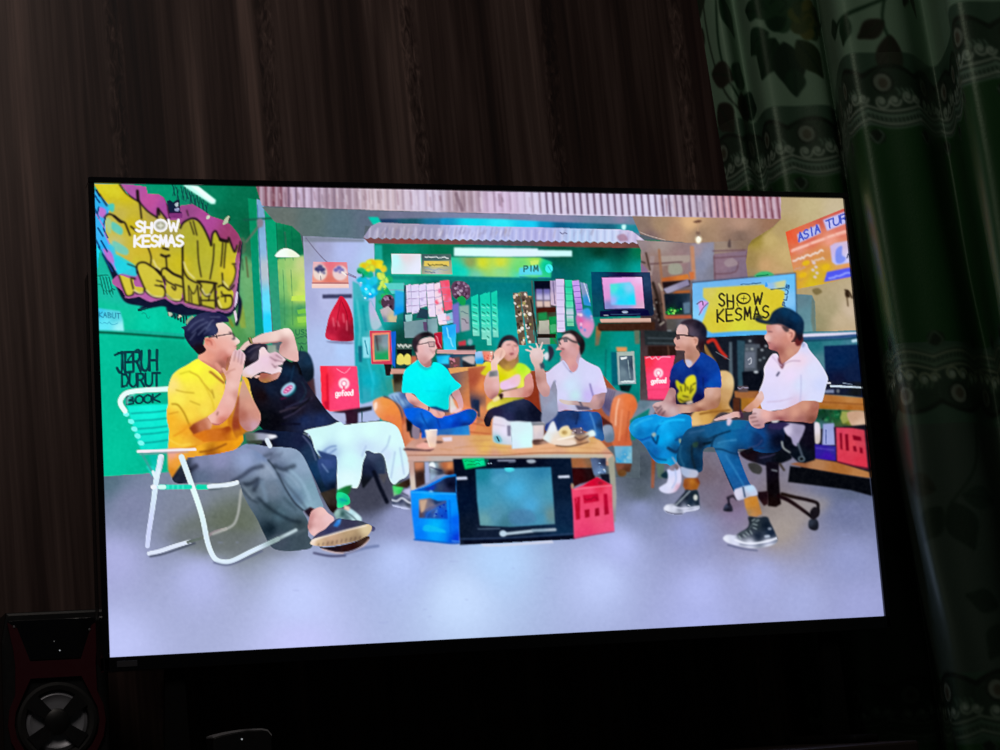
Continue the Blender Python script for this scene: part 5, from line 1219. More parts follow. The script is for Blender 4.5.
L('425,430.3 437.4,429.8', 1.4, 'fcf4ec', c=1)
L('426,435 430,447', .8, 'fff0e4', c=1, a=.6)
E('paper_bags', None, 'crumpled white paper bags on the middle of the coffee table')
S('493,418 498,416.5 504,418 509,421 520,421 530,422 542,422 544,424 542.5,440 530,443 512,445 496,443 492.5,438', [(497, 425, 'e8dcec'), (505, 430, 'ece4fc'), (495, 440, 'a8ccd8'), (515, 425, 'd8e8f0'), (536, 430, 'd8ccd4'), (540, 438, 'd0c4c8'), (530, 424, '9098a4')], b=.2)
P('507,425.5 511,425.5 511,436 507.5,436', '807c98', c=1, b=.3)
S('494,437 499,435.5 502,441 497,443', '70b8c8', c=1, b=.3)
L('497,437 499,441', 1.4, '1c3848', c=1)
L('493,424 505,426', .8, 'c0b4cc', c=1, b=.3)
S('523,424.5 527,423.5 528,425.5 524,426.2', '202c38', c=1, b=.2)
L('528,424 543,423.5', 1, '687080', c=1, b=.3)
E('tissue_box', None, 'plain white box at the front of the coffee table')
P('511,422.5 531,422 533,427 532.5,447.5 512,449', [(515, 427, 'd8f0f8'), (525, 440, 'd4fcfc'), (514, 446, 'd8ecfc')], b=.15)
L('511.5,428 512,448', .7, 'b8d0dc', c=1)
E('cup', None, 'second pale paper cup beside the white box')
P('533,425 543.5,424.5 541.5,440 535,440', [(536, 428, 'e4d4d4'), (541, 436, 'd4c8d0')], b=.2)
L('533,424.6 543.6,424.2', 1.2, '606870', b=.2)
S('533,440 541,439 549,440 548,443 537,445 533,444', [(536, 443, '604038'), (544, 441, 'b08878')], b=.4)
scrib(534, 442, 548, 440, 6, 1, '382424', 2, b=.2)
E('food_wrapper', None, 'opened pastries in white paper on the right end of the coffee table')
S('543,438 547,431 550,424 553.5,421 556,426 558,431 562,427 568,425.5 571,430 578,431 584,433 592,430 595,432 595,436 588,438 590,442 580,446 564,446 552,444 546,441', [(547, 438, 'e0f0f4'), (552, 428, 'e8f0fc'), (556, 440, 'f0e0d0'), (566, 430, 'f0dcb8'), (572, 440, 'e8d0b8'), (580, 440, '9c6c50'), (592, 433, 'e4fcff'), (584, 444, 'e0a878'), (555, 443, 'f0d4c0'), (578, 432, '685850')], b=.2)
O(565, 432.5, 6, 5.4, 'f0dca8', c=1, b=.3)
O(564.5, 432.5, 3, 2.4, 'c8a868', c=1, b=.4)
O(564, 432.4, 1.2, 1, 'a88850', c=1, b=.2)
P('571,428.5 582,427.5 585,434 576,434', '70606c', b=.3)
specks(572, 428, 583, 433, 8, ['a090a0', '504450', 'c0b0b8'], .5, 1)
L('558,440 566,438 574,436', 2, 'fcf4e8', c=1, b=.4)
L('575,437 580,440 588,436', 1.4, '5c4038', c=1, b=.4)
S('554,441 572,440 576,444 566,446 556,445', 'f0dccc', c=1, b=.3)
L('556,445.6 570,446.4 588,442', 1, '503020', b=.4)
# crt under the table
CRT = E('crt_television', None, 'old black cathode ray television standing on the floor under the coffee table')
P('453,459 540,458 571,458 573,480 575,539 460,545 456,500', [(458, 470, '00081c'), (460, 500, '00102c'), (463, 530, '081428'), (520, 460, '04081c'), (570, 480, '04142c'), (573, 520, '082040'), (520, 537, '0c1c34'), (480, 540, '101c34'), (565, 535, '0c2c4c')], b=.2)
P('424,490 440,480 456,475 458,500 440,502 425,495', [(440, 488, '10104c'), (450, 485, '040820'), (430, 494, '103878'), (437, 492, '304464'), (446, 496, '303058')], b=.3)
P('463,541 574,535 575,539 554,541 520,543.5 465,544', '04081c', c=1, b=.3)
L('460,539 515,537.5 574,533.5', 1.2, '2c4064', c=1, b=.3)
E('screen', CRT, 'pale blue grey glass of the cathode ray television')
P('475.5,469 551,467 553.5,500 555,524 510,527 480,525.5 477,500', [(482, 472, '188098'), (500, 472, '3c90b8'), (540, 470, '2c80a8'), (485, 500, '4098b8'), (515, 490, '48b0e0'), (530, 505, '4ca8d8'), (549, 490, '4898b4'), (520, 518, '4080a4'), (540, 518, '4490b4'), (485, 520, '68a0a8'), (505, 523, '3c788c'), (551, 515, '688c90'), (495, 515, '5494b0')], b=.3)
S('505,468 512,467.5 514.5,470 510,472 505.5,471', '48d8e8', c=1, b=.3)
S('490,480 500,474 510,476 500,486', '50a4c8', c=1, b=2, a=.6)
S('510,512 530,510 535,522 512,524', '487ca8', c=1, b=2, a=.6)
back(CRT)
P('456,477 467,476.6 467.5,479.5 456.5,480', 'd0d8f0', b=.3)
P('558,475.8 569.5,475.2 569.8,477.8 558.3,478.2', 'e0e8fc', b=.3)
L('498,460.6 515,460.4', 1.4, 'b8c0d8', b=.2)
L('509,462 515,461.5', 1.2, '808ca8', b=.2)
S('527,460 533,459.4 536,461.5 532,463.4 527.5,462.5', 'a8b4c4', b=.3)
O(488.5, 463.6, .8, .7, '88a0b8')
O(491, 463.4, .8, .7, '90a8c0')
P('454,485 455.5,485 456,491 454,491', '98a0b0', b=.2)
E('control_strip', CRT, 'pale metal control strip under the old television glass')
L('503,534 510,533.4 532,531', 2.8, 'b8ccdc', mark=1, b=.15)
O(503, 533.5, 3.6, 3.2, 'c0d8ec', b=.15)
L('533,530.6 555,529.6', 3, [(540, 530, '8ca8bc'), (553, 530, 'a8b8c8')], mark=1, b=.2)
L('478,529 500,528.6', .8, '6c88a0', b=.2)
E('green_note', CRT, 'green paper note stuck on the corner of the old television')
P('462,458.5 484,458 486,465.5 465,469.5', [(465, 462, '00d880'), (480, 462, '00e098'), (470, 467, '00c868')], b=.15)
scrib(465, 461.5, 483, 460, 10, .7, '088050', 1.5, c=1)
scrib(467, 465.5, 480, 463.5, 8, .7, '088050', 2, c=1)
L('484,460 488,460 485,464', 1, '008c60', b=.2)
P('480,544 500,544.5 552,540.5 554,543 500,546.5 484,546.5', 'd0d4e8', b=.4)
BC = E('blue_crate', None, 'bright blue plastic crate under the left end of the coffee table')
P('410.5,491 424,487 445,476 456,474 456,492 459,516 459.5,543 448,543.5 415,540 412,515', [(412, 494, '0890ff'), (425, 495, '00a0ff'), (450, 496, '0090fc'), (414, 515, '0880fc'), (456, 520, '0060f0'), (452, 510, '0090fc'), (420, 535, '0078f8'), (435, 535, '00a0ff'), (458, 540, '0438d8'), (435, 525, '00b4fc')], b=.15)
P('413,490.5 430,486 446,477.5 456,476 456,493 440,492.5 424,491', [(420, 490, '0454c8'), (432, 488, '0830c0'), (440, 488, '34405c'), (450, 485, '00041c'), (435, 491, '28485c'), (446, 491, '282c50')], c=1, b=.3)
L('412,490 424,486.5 440,480', 1.8, '0470e8', c=1, b=.3)
P('428,492.5 431,490 434,492.5', '80c8f0', c=1, b=.2)
L('411,492.5 424,492.5 432,494 440,493.5 456,494', 1.2, '30b0fc', c=1, b=.2)
P('419,499.5 430,498 438,501 446,500.5 448,519 419,518', [(421, 502, 'b09080'), (424, 507, 'a08478'), (432, 505, '887c88'), (420, 514, '503c48'), (428, 514, '0c44a8'), (440, 510, '0854d8'), (446, 515, '0444c8'), (436, 502, '0c2858')], c=1, b=.25)
P('420,501 427,499.5 424,511 421,513', 'c8a890', c=1, b=.3)
L('426,510 436,505.5 446,501.5', 1.1, '586098', c=1, b=.2)
L('426,518 428,513 437,508 446,505', .9, '3070d8', c=1, b=.2)
L('434,517 437,510', .9, '70b0f0', c=1, b=.2)
for x, y in [(440, 507), (444, 505), (436, 514), (442, 516), (446, 511)]:
    O(x, y, 1, 1, '0430b0', c=1)
L('449.5,500 451,542', .9, '0058d8', c=1, b=.3)
S('424,526 430,525 444,530 445,533 438,532 424,531', '10c8f4', c=1, b=.8, a=.7)
L('414,539.5 435,541.5 452,543.5 459,543', 1.2, '0850b0', b=.3)
L('452,541 459,541.5', .8, '60c0f0', c=1, b=.2)
RC2 = E('red_crate', None, 'pinkish red plastic crate under the right end of the coffee table')
P('571,485 573,484.5 573.5,489 583,485 597,477 612,485 612.5,505 614.5,531 592,535 574,538.5 573,510', [(575, 492, 'f04870'), (590, 490, 'f04c74'), (608, 490, 'f04c70'), (576, 520, 'f04878'), (600, 515, 'ec5078'), (585, 533, 'e83c70'), (608, 525, 'f04c7c'), (594, 482, 'e00830'), (603, 483, 'd8203c')], b=.15)
P('583,486.5 590,481 597,478 606,482.5 600,485 590,486.5', [(590, 484, 'd80430'), (600, 482, 'c81038')], c=1, b=.3)
P('599,481 603,482.5 602,484.5 598,484', '981028', c=1, b=.2)
L('574,489.5 590,487.5 612,485.5', 1, 'fc88a0', c=1, b=.3)
for s in ['574.5,498 580,496.5 580,519 576,520', '583,495 598,493.5 599,501 584,503.5', '603.5,494 607,493.5 609,514 604.5,515', '584.5,510 589.5,509 589.5,517 585,518', '595,508.5 599,507.5 599.5,515.5 595,516.5']:
    P(s, [(576, 515, 'b80828'), (590, 498, 'd00838'), (606, 500, 'b80430'), (588, 515, 'a00424'), (598, 512, '980424')], c=1, b=.3)
L('574,497 577,499 576,503', 1, 'f03868', c=1, b=.2)
scrib(585, 499, 597, 498, 6, 1, '900020', 4, c=1, b=.2)
L('574,538.5 592,535 614,531.5', 1, 'a83060', b=.3)
S('571,484 573,483.5 574,487 572,489', 'a89878', b=.3)
# navy shirt guest
WC = E('wooden_chair', None, 'pale bentwood chair under the man in the navy shirt')
S('719,373 724,370.5 729,372 733,377 734,386 732,396 729,404 733,411 730,413 722,412 716,416 710,424 702,425 692,426 690,422 693,413 706,404 716,392', [(724, 375, 'dcb880'), (730, 380, 'e4c894'), (725, 395, 'c89c68'), (732, 411, 'd0a468'), (715, 410, 'b07830'), (705, 418, 'd8a858'), (695, 422, 'e8c080'), (712, 402, '8c5c2c')], b=.2)
L('700,414 712,412 730,410', 1.6, '8c5820', c=1, b=.5)
E('leg', WC)
P('651.5,458 655.5,458 654,488 651,488', [(653, 462, '8c4c30'), (653, 485, '9c5c44')], b=.2)
P('656,462 664,462 664,478 658,478', '587064', b=.6)
S('661,475 668,470 672,472 670,478 664,478', '0c2c3c', b=.5)
PF = E('person', None, 'person in a navy shirt with a yellow print and bright blue jeans on the pale wooden chair')
P('680,326 694,326 702,334 702,350 692,354 682,350', [(690, 332, '3c3038'), (698, 342, '2c1c20'), (690, 350, '9c6858')], b=.3)
S('676.5,331 678,326.5 681,324 685,325 688,329 688,335 692,337 696,337 698,340 697.5,344 696,346 696.5,349 699,352 700,357 695,363 689,367.5 686,364 684.5,355 685,351 681,350.5 676,350 675,347.5 676,345.5 674,342 674.3,339 676.5,336', [(680, 328, 'e0bcbc'), (684, 330, 'd8b4b0'), (678, 340, 'd8a8a0'), (685, 342, 'e0b0a4'), (677, 347, 'd09488'), (688, 349, 'b07868'), (694, 340, 'e0ac98'), (690, 358, 'a8745c'), (688, 365, 'd0c0c8'), (696, 355, 'b88470'), (682, 347, 'c89080')])
S('693,338 697.5,337 698.5,340 696,345.5 693,345', 'e0a898', c=1, b=.3)
L('694,339.5 696.5,340 695.5,343', .9, '985c48', c=1, b=.3)
L('676,347 679,347.4', .9, '8c5850', c=1, b=.2)
S('685,360 689,366.5 692,363 690,360', 'c8c4dc', b=.4)
E('hair', PF)
S('680.5,323 684,320.5 690,319 696,319.5 702,322.5 706,327.5 707,333 706,339 704,345 702,351 699.5,349.5 698.5,344 698.5,338.5 696,336.5 692,336.5 689,334 688.5,328 686,325 682.5,324.5', [(690, 321, '281c28'), (698, 325, '181424'), (705, 332, '101428'), (702, 345, '281018'), (690, 330, '5c4c5c'), (693, 334, '50485c')], b=.2)
E('glasses', PF)
L('677,335 682,335 688,335.8 693,336.4', 1.5, '301c24')
P('675.5,335 680,335 680,339 677,340', '483034', a=.85)
E('blue_jeans', PF)
S('629,428 634,420 642,417 652,414.5 664,413.5 678,413.5 690,416 692,424 690,432 684,440 682,448 680,458 672,466 667,464 658,463 652,458 646,448 640,441 633,436', [(632, 428, '189cd8'), (645, 424, '10a4f0'), (655, 418, '0c98e4'), (640, 432, '0870b8'), (650, 432, '0478c4'), (662, 425, '10b4fc'), (675, 424, '0898e0'), (685, 422, '0888d0'), (668, 436, '08b0f8'), (660, 440, '00a8f0'), (648, 444, '1068b0'), (655, 452, '0c5ca8'), (665, 455, '0888d8'), (675, 448, '0c4c80'), (680, 440, '0460a0'), (666, 462, '10a8e0'), (688, 430, '0c80c8')])
for s, w, cl in [('634,438 642,440 650,437', 1.6, '0444a0'), ('655,434 657,428 663,422', 2, '0468b8'), ('658,436 656,444 652,436', 2, '042c5c'), ('676,440 684,436 690,432', 2.4, '043c78'), ('668,448 676,452 680,448', 3, '0c2c50'), ('648,450 656,458 666,460', 2, '04508c'), ('660,424 672,420 684,420', 2.4, '18c0ff'), ('634,426 642,421 652,418', 2, '28b4f0'), ('638,446 648,440 656,446', 2, '1c7cd0')]:
    L(s, w, cl, c=1, b=.8, a=.85)
S('652,433.5 655,432.5 656,435 654,437 652,435.5', 'a0b4b0', b=.3)
S('679,439 681,439 681.5,443 679.5,443', '98a890', b=.3)
P('671.5,457 673,457 679,466 677.5,467', 'a0a8c0', b=.3)
E('navy_shirt', PF)
S('669.5,388 670,380 670.5,372 673,366 678,362 683,359.5 684,362 689,367.5 694,363.5 699,357 701,352.5 706,354.5 712,358 717,363 720,371 721.5,380 720.5,388 713,387.5 705,388 704.5,394 704,400 698,403 692,406 692,413 684,414 676,412 674,400 672,389', [(672, 372, '0c2c80'), (680, 365, '0c3c98'), (690, 375, '082c80'), (700, 362, '0c40a0'), (712, 365, '0c3c98'), (718, 378, '0c4cb8'), (710, 384, '0850b4'), (704, 380, '082484'), (698, 398, '080c48'), (674, 388, '140c50'), (675, 405, '181030'), (690, 408, '0c1430'), (696, 370, '042478')])
L('703,378 703.5,388', 1.4, '041c60', c=1, b=.5)
S('675.5,382 677,380 681,383.5 684,383.5 686,378.5 690,375.5 694,375 696,378 696.5,386 696,391 693.5,395.5 692,399 691.5,402.5 686,402 681,403 678,400 677,395 679,391 676.5,387', [(678, 385, 'c8c81c'), (690, 380, 'e8e028'), (694, 392, 'd0c828'), (682, 395, 'c4c020'), (687, 400, 'b0a02c'), (686, 390, 'dcd824')], c=1, b=.2)
for s in ['684,383 685.5,386 685,391', '687.5,387 688,390', '691.5,385.5 690,391', '680.5,386.5 681.5,391', '693,384.5 695.5,383', '690,393 693,389', '683,396 688,397', '679,399 684,401.5 690,401']:
    L(s, 1.3, '3c3810', c=1, b=.2, a=.85)
E('arms', PF)
S('670,388 674,388.5 676,392 675.5,397 676,403 678,404.5 688,404.5 696,402.5 703,399 704.5,396 704.5,390 707,388 713,387.5 720,388 721,394 720,402 717,407.5 710,409.5 702,411 690,412.5 680,413.5 674,416 668,417 663,416.5 657,414.5 654,409 652.5,405.5 656,402.5 661,401.5 664,400 667,394', [(673, 392, 'b08080'), (670, 398, 'c89898'), (675, 400, '805058'), (658, 404, 'd8b4b4'), (665, 408, 'd8b8b8'), (672, 410, 'd0b4b8'), (662, 414, '8c6068'), (685, 408, 'd0a898'), (700, 404, 'd8a890'), (700, 410, '8c5040'), (710, 392, 'd8b0a4'), (716, 395, 'd0a08c'), (714, 405, 'a87058'), (720, 400, '986848')])
for s in ['654,407 658,408', '656,410.5 661,406', '658,413.5 662,408.5', '662,415 665,411']:
    L(s, 1.1, '5c4450', c=1, b=.3)
L('676,404 690,405 703,400', .9, '906860', c=1, b=.4)
S('686,402.5 691,400.5 693,403 688,404.5', 'c4b0a8', b=.4)
E('white_shoe', PF)
S('667,470 672,468 678,466 681,470 681.5,476 681,483 678,489 674,492.5 667,493.5 661,491.5 659,488 663,485 667,482 668,475', [(672, 472, 'd0d8fc'), (670, 485, 'e0e4fc'), (664, 489, 'd8dcf8'), (678, 480, 'e0e0fc'), (679, 487, 'd8a8c0')], b=.2)
S('669,467 676,464 679,467 677,470 671,470.5', [(672, 468, '94889c'), (676, 468, '685c60')], b=.3)
L('675,469 676,480 672,488', 1.4, 'b0c0e8', c=1, b=.4)

# office chair and capped man
OC = E('office_chair', None, 'black swivel office chair with a star base at the right of the television picture')
P('766,412 812,410 814,425 815,460 805,463 798,462 790,455 770,454 750,448 745,440', [(800, 420, '100c20'), (810, 440, '0c0818'), (780, 440, '040814'), (800, 455, '040c18'), (765, 446, '100818')], b=.3)
S('740,452 752,449 770,450 786,452 792,458 782,463 770,466 756,463 744,458', [(750, 455, '140810'), (765, 458, '101428'), (780, 458, '040810')], b=.4)
S('748,464 756,463 762,468 760,474 752,472', '383838', b=.6)
E('gas_column', OC)
P('766,462 779,462 779,478 780,494 781,504 776,507 768,506 767,490', [(768, 470, '0c0814'), (776, 490, '080408'), (772, 503, '100404')], b=.25)
P('757,492 768,491 768,504 764,506 758,498', [(762, 496, '180810'), (764, 503, '281014')], b=.3)
L('772,470 777,471', 1.2, '98a0a8', b=.3)
L('780,464 784,470', 2.4, '3c3430', b=.4)
E('star_base', OC)
L('779,496 788,500 800,508 812,517', 4.4, [(780, 496, '140408'), (800, 508, '1c0c10'), (812, 516, '080408')], mark=1, b=.15, w2=3)
L('782,494 794,497 808,500 817,503 818,508 817,515', 3.6, [(785, 495, '180c08'), (808, 500, '14080c'), (818, 510, '100c10')], mark=1, b=.15, w2=3)
E('star_base', OC)
L('728,498 733,496 737,499', 3, '2c2434', mark=1, b=.2)
S('754,540 764,512 770,508 766,520', 'a08c78', b=1, a=.0)
E('caster', OC)
S('723.5,508 726,504 730,503.5 732.5,508 732,511.5 724,511', [(726, 506, '3c4460'), (730, 508, '181828'), (727, 511, '101018')], b=.2)
L('728.5,499 729,505', 2.2, '1c1828', b=.2)
E('caster', OC)
S('808.5,522 811,519 816,519 818.5,523 818,529 814,530.5 809,528', [(811, 523, '303848'), (816, 525, '141824'), (813, 529, '101018')], b=.2)
S('810,512 814,507 819,509 819,515 814,520 811,518', '141018', b=.2)
PG = E('person', None, 'person in a dark cap, white polo shirt and rolled blue jeans on the black office chair')
P('770,322 800,324 803,340 798,352 784,362 778,350', [(780, 326, 'c08880'), (788, 328, '40303a'), (797, 336, '2c1c20'), (798, 346, '6c3430'), (785, 352, 'a06050')], b=.3)
S('766,326 768,325 774,324.5 781,326 786,329 791,329 794,333 793,338 791,342 795,342 800,343 804,346 803,350 798,356 791,361 784,363 781,365 779,361 779,355 777,351.5 772,350 769,348.5 768.5,345 766.5,341 764.5,338 765,335 767,333', [(768, 328, 'c88478'), (772, 332, 'd89c94'), (778, 328, 'e0b0ac'), (767, 338, 'e8c8c4'), (776, 340, 'd49488'), (771, 346, 'c07878'), (775, 350, '8c4c50'), (785, 340, 'd08c7c'), (780, 350, 'a05c50'), (790, 352, 'd49c84'), (798, 348, 'cc9080'), (783, 360, 'c08070'), (792, 333, 'e0a090')])
S('787,331 791,329.5 794.5,331 795,335 792.5,340 789,341 787.5,337', [(790, 333, 'e8b0a0'), (792, 338, 'd89080')], c=1, b=.2)
L('789,333 792,333 791.5,337', 1, '985048', c=1, b=.3)
L('768,331.5 772,331.8', .9, '60343c', c=1, b=.2)
L('767,342.5 770,343', .9, '804048', c=1, b=.2)
S('795,341 800,336 803,338 802,344 797,346', '602024', b=.5)
E('cap', PG)
S('754.5,318.5 758,317 761,319 766,320.5 769,319 772,313 776,309.5 782,307 788,308 794,311 800,315.5 803.5,321 804,327 803,334 801.5,340 798.5,340 797,335 795,330.5 788,327.5 783,325 778,324 770,324.5 763,323.5 757,321.5', [(757, 319, '0c1828'), (765, 322, '102030'), (775, 316, '0c2440'), (785, 312, '083458'), (795, 318, '08345c'), (780, 322, '101c30'), (800, 328, '082440'), (800, 338, '180c18'), (790, 325, '04142c')], b=.15)
L('756,318.6 763,321.5 772,323', 1, '28384c', c=1, b=.3)
S('755,316 759,314.5 763,317 762,319.5 758,318', '303420', b=.3)
S('782,326 788,328 789,331 786,332 783,329', '503c40', b=.5)
E('blue_jeans', PG)
S('679,448 682,438 686,431 692,427.5 704,425 716,422 730,420.5 742,420 756,423 770,424 780,424 785,428 784,440 782,448 776,452 764,453 752,450 740,449 738,452 742,465 748,480 751,487 744,489 736,489 734,492 728,480 722,466 716,452 713,447 706,448 703,452 703,464 702,471 695,473 686,469 679,465 676.5,458', [(690, 432, '184c78'), (710, 428, '14588c'), (735, 425, '106ca0'), (745, 432, '0c60a0'), (760, 435, '0c4488'), (772, 428, '181c40'), (778, 440, '04081c'), (725, 440, '0c64a0'), (715, 446, '1c78b0'), (722, 452, '1c6ca8'), (730, 460, '1c68a8'), (735, 475, '0c5494'), (740, 470, '085898'), (745, 484, '1c4c88'), (712, 450, '1868a4'), (690, 450, '0c304c'), (695, 462, '082440'), (682, 455, '0c4470'), (700, 445, '0c1c30'), (684, 445, '0c4068'), (681, 456, '0c4468')])
for s, w, cl in [('714,450 722,450 732,453 740,452', 1.6, '04284c'), ('735,446 748,448 764,448', 2, '182c5c'), ('698,438 706,440 716,436', 3, '0c3050'), ('704,444 712,442 718,440', 3, '04101c'), ('692,446 692,456 695,468', 2.4, '0c2030'), ('712,448 718,460 726,474 732,488', 1.6, '04202c'), ('740,434 730,442 718,446', 2, '1c80b4'), ('690,433 704,430', 2, '2c5c88'), ('681,446 680,456 684,466', 2, '1c5880'), ('722,458 730,472 738,486', 2, '2878b8'), ('748,424 746,430', 2, '1c4c8c'), ('720,450 730,449', 1.4, '70a8d0')]:
    L(s, w, cl, c=1, b=.8, a=.85)
S('711.5,447 713,440 718,435 728,431.5 740,429 752,430 762,436 764,444 754,449 744,451 742,455 745,466 750,477 757,486 748,488 740,489 734,492 727,477 719,460', [(716, 440, '1c5c8c'), (720, 446, '2474a8'), (730, 436, '0c64a0'), (745, 436, '0c5898'), (758, 440, '0c2c60'), (722, 456, '1c6cac'), (730, 468, '1464a8'), (738, 462, '0c5898'), (742, 476, '0c549c'), (735, 482, '185898'), (745, 486, '1c5090'), (740, 452, '08305c')], c=1, b=.5)
L('711.5,447 713,440 718,435 730,431', 1.6, '042848', c=1, b=.6)
L('714,449 722,449.5 732,453 741,454', 1.4, '063058', c=1, b=.6)
L('712,448 719,461 727,478 734,492', 1.3, '041c34', c=1, b=.4)
L('718,443 726,441 736,440', 1.6, '3c8cc0', c=1, b=.9, a=.7)
L('726,456 736,472 744,486', 2, '2c80bc', c=1, b=1, a=.7)
P('743,451 752,447 754,451 747,455', '0c0810', b=.5)
L('762,440 758,445 748,448', 1, '4c4c78', b=.4, a=.7)
S('693,443 698,442 697,447 693,447', '2c4830', b=.4, a=.7)
E('jean_cuff', PG)
S('681,467 688,468.5 697,470.5 698,475 694,478.5 688,478 682,474', [(685, 471, 'a8b8d8'), (693, 475, 'b8bcd4')], b=.2)
E('jean_cuff', PG)
S('734,491 740,487.5 750,485 754,486 757,491 757,495 748,498 742,499.5 737,500', [(738, 494, 'd8d4ec'), (750, 488, 'b8dcf8'), (754, 494, 'c4cce8'), (746, 496, 'b8b8cc')], b=.2)
L('743,487 745,497', 1.4, '20385c', c=1, b=.2)
E('orange_sock', PG)
P('684,479 688,478 698,478 700,483 697,490 686,491 683,486', [(686, 484, '8c4820'), (692, 482, 'c07828'), (696, 485, 'a05c1c'), (699, 480, '702814')], b=.25)
E('orange_sock', PG)
P('744,499 750,496.5 757,496 759,503 762,514 756,517 750,516.5 748,515 745,506', [(747, 504, 'c88838'), (753, 503, 'c88028'), (758, 510, 'b47838'), (748, 513, 'a08058'), (754, 515, 'c08850')], b=.25)
E('high_top_shoe', PG)
S('663.5,509 666,505 670,504 675,502.5 680,497 684,492.5 686,489.5 691,490.5 697,490 699,496 699.5,504 700,508 694,511 686,512 682,514.5 676,514.5 668,513', [(667, 508, 'e8ecfc'), (674, 508, 'e4e8fc'), (678, 504, '141c30'), (686, 497, '101828'), (694, 495, '0c1c28'), (697, 503, '041424'), (690, 502, '081c30'), (685, 509, 'd0d4ec'), (696, 509, 'd0d4ec')], b=.15)
L('673,507 684,508.5 699.5,506.5', 1.4, 'dce0f4', c=1, b=.2)
L('684,511.5 700,508.5', 1.6, 'd8dcf4', c=1, b=.2)
L('676,505 681,500 686,495 690,491', 1.2, 'a8b4bc', c=1, b=.2)
O(695.5, 497.5, 2.2, 3, 'd0d4d0', c=1, b=.25)
L('665,511.5 674,514 682,514', 1, '3c3c58', c=1, b=.3)
L('688,505 690,506', .9, 'b0b8c8', c=1)
E('high_top_shoe', PG)
S('723,539 725,535.5 729,534.5 735,535 741,531.5 747,528 749,523 748,518 750,516.5 758,517.5 764,516.5 768,517.5 770,522 774,530 776.5,536 777.5,541 774,544.5 766,547 757,548.5 748,548 738,546 728,543', [(726, 539, 'e8ecfc'), (733, 537, 'e0e4fc'), (740, 534, '28303c'), (748, 528, '1c2430'), (757, 525, '28343c'), (765, 525, '081424'), (770, 532, '0c1c34'), (758, 536, '101c30'), (750, 544, 'e4e8fc'), (768, 543, 'dce0f4'), (735, 543, 'e0e4fc'), (752, 519, '182028')], b=.15)
L('735,540 746,543.5 758,543 770,540.5 777,538', 2, 'ecf0ff', c=1, b=.2)
L('740,544.2 756,545.6 775,541.6', .8, '7880a0', c=1, b=.2)
for s in ['739,536 741,539', '743,534.5 746,537', '746,532 749,535', '750,530.5 752,534', '753,527.5 756.5,529', '756,521.5 759,520', '753,524 757,525', '752,521 755,519']:
    L(s, 1, 'a8b8bc', c=1, b=.15)
L('740,534 748,530 753,524 758,518', .8, '58686c', c=1, b=.3)
S('764.5,535.8 769,535 770,537 765.5,537.8', 'b8c4d8', c=1, b=.2)
S('768,528 771,527.5 771.5,529.5 768.5,530', '8894a8', c=1, b=.2)
L('728,545 744,549 757,550.5', 1.6, '50587c', b=.6, a=.7)
E('white_polo', PG)
S('768,360 771,355.5 774,353.5 777,354 779,358 780.5,364 784,363 792,357 798,352 802,344.5 804,342 807,344 808.5,348 812,353 818,360 822,366 826,373 828,379 826,387 823,399 821,402 812,401 806,401.5 801,403 793,406 786,409 778,410 770,411 763,410 760,402 759,392 762,384 764,376 764,368', [(772, 360, 'ecdcf8'), (770, 375, 'e4dcfc'), (790, 375, 'ecdcfa'), (800, 360, 'f0d8ec'), (805, 346, 'd8d8f8'), (812, 370, 'dce0fc'), (820, 385, 'd0d8fc'), (785, 395, 'e0dcfc'), (770, 400, 'dcd8fc'), (800, 385, 'd8e0fc'), (765, 395, 'dcd8f8'), (815, 398, 'd8dcfc'), (795, 402, 'dcc8e4'), (785, 360, 'f4e0ec')])
S('779,357 782,364 785,362 782,369 778,361', '703848', b=.3)
L('784,364 791,361 800,361', 1, 'b89cb8', c=1, b=.3)
L('772,356 778,363 782,366', 1.2, 'd0b8d8', c=1, b=.3)
L('801,375 801,390 800,402', .9, 'b8b8e0', c=1, b=.4)
L('767,402 780,401 792,398', 1.2, 'd0c0e0', c=1, b=.5)
L('777,375.5 779,372.5', 1.8, '484868', c=1, b=.2)
S('802,343 805,343.5 804,347 802,347', 'a8b0d8', b=.3)
E('arms', PG)
S('761,391 763,393 764,398 762,402 757,408 752,411 748,412 743,411 741,416 739,417.5 736,417 731,418.5 724,419.5 716,420.5 714,419.5 722,416 728,414 733,412 738,411.5 742,412 744,409 748,405 754,400 758,394', [(760, 396, 'e4c0bc'), (756, 402, 'e0a890'), (750, 406, 'cc9078'), (745, 414, 'a06c68'), (735, 414, 'e0b0a8'), (722, 418, 'd8b0b0'), (728, 418, 'e0c0c0')])
S('727,419 729,418 732,420 730,425 727,425', 'dcc8dc', b=.2)
L('740.5,411 742,417', 2.6, '40203c', b=.2)
S('753,409 757,408.5 762,409 770,411 780,410 788,407.5 796,404 802,401 810,400.5 817,401.5 819,405 818,412 816,419 812,423 802,422 790,421.5 780,420.5 772,421 765,423 764,427 758,428.5 752,426 749,421 749,416 752,414', [(756, 412, 'e0c0c4'), (752, 418, 'c89c9c'), (760, 424, 'b88c94'), (765, 414, 'ecb4ac'), (780, 413, 'd89c90'), (780, 419, '904c50'), (795, 412, 'd89c88'), (805, 406, 'd49880'), (814, 410, 'a86454'), (800, 420, 'a06460'), (812, 420, '80483c')])
for s in ['751,414 756,413.5', '750,418 756,417', '752,422 758,421', '754,425.5 760,425']:
    L(s, .9, '70484c', c=1, b=.3)
P('771,421 780,420 776,424 772,423', 'f0ece8', b=.3)
E('chair_cushion', OC)
ELEMS[-1] = ('jacket', OC, 'pale grey lilac jacket hanging over the office chair')
S('784,424 790,423 798,424 805,426 803,434 800,440 797,446 793,444 791,438 787,435 784,430', [(787, 430, 'd0c8e4'), (797, 430, '9890b0'), (794, 440, 'a49cc0')], b=.25)
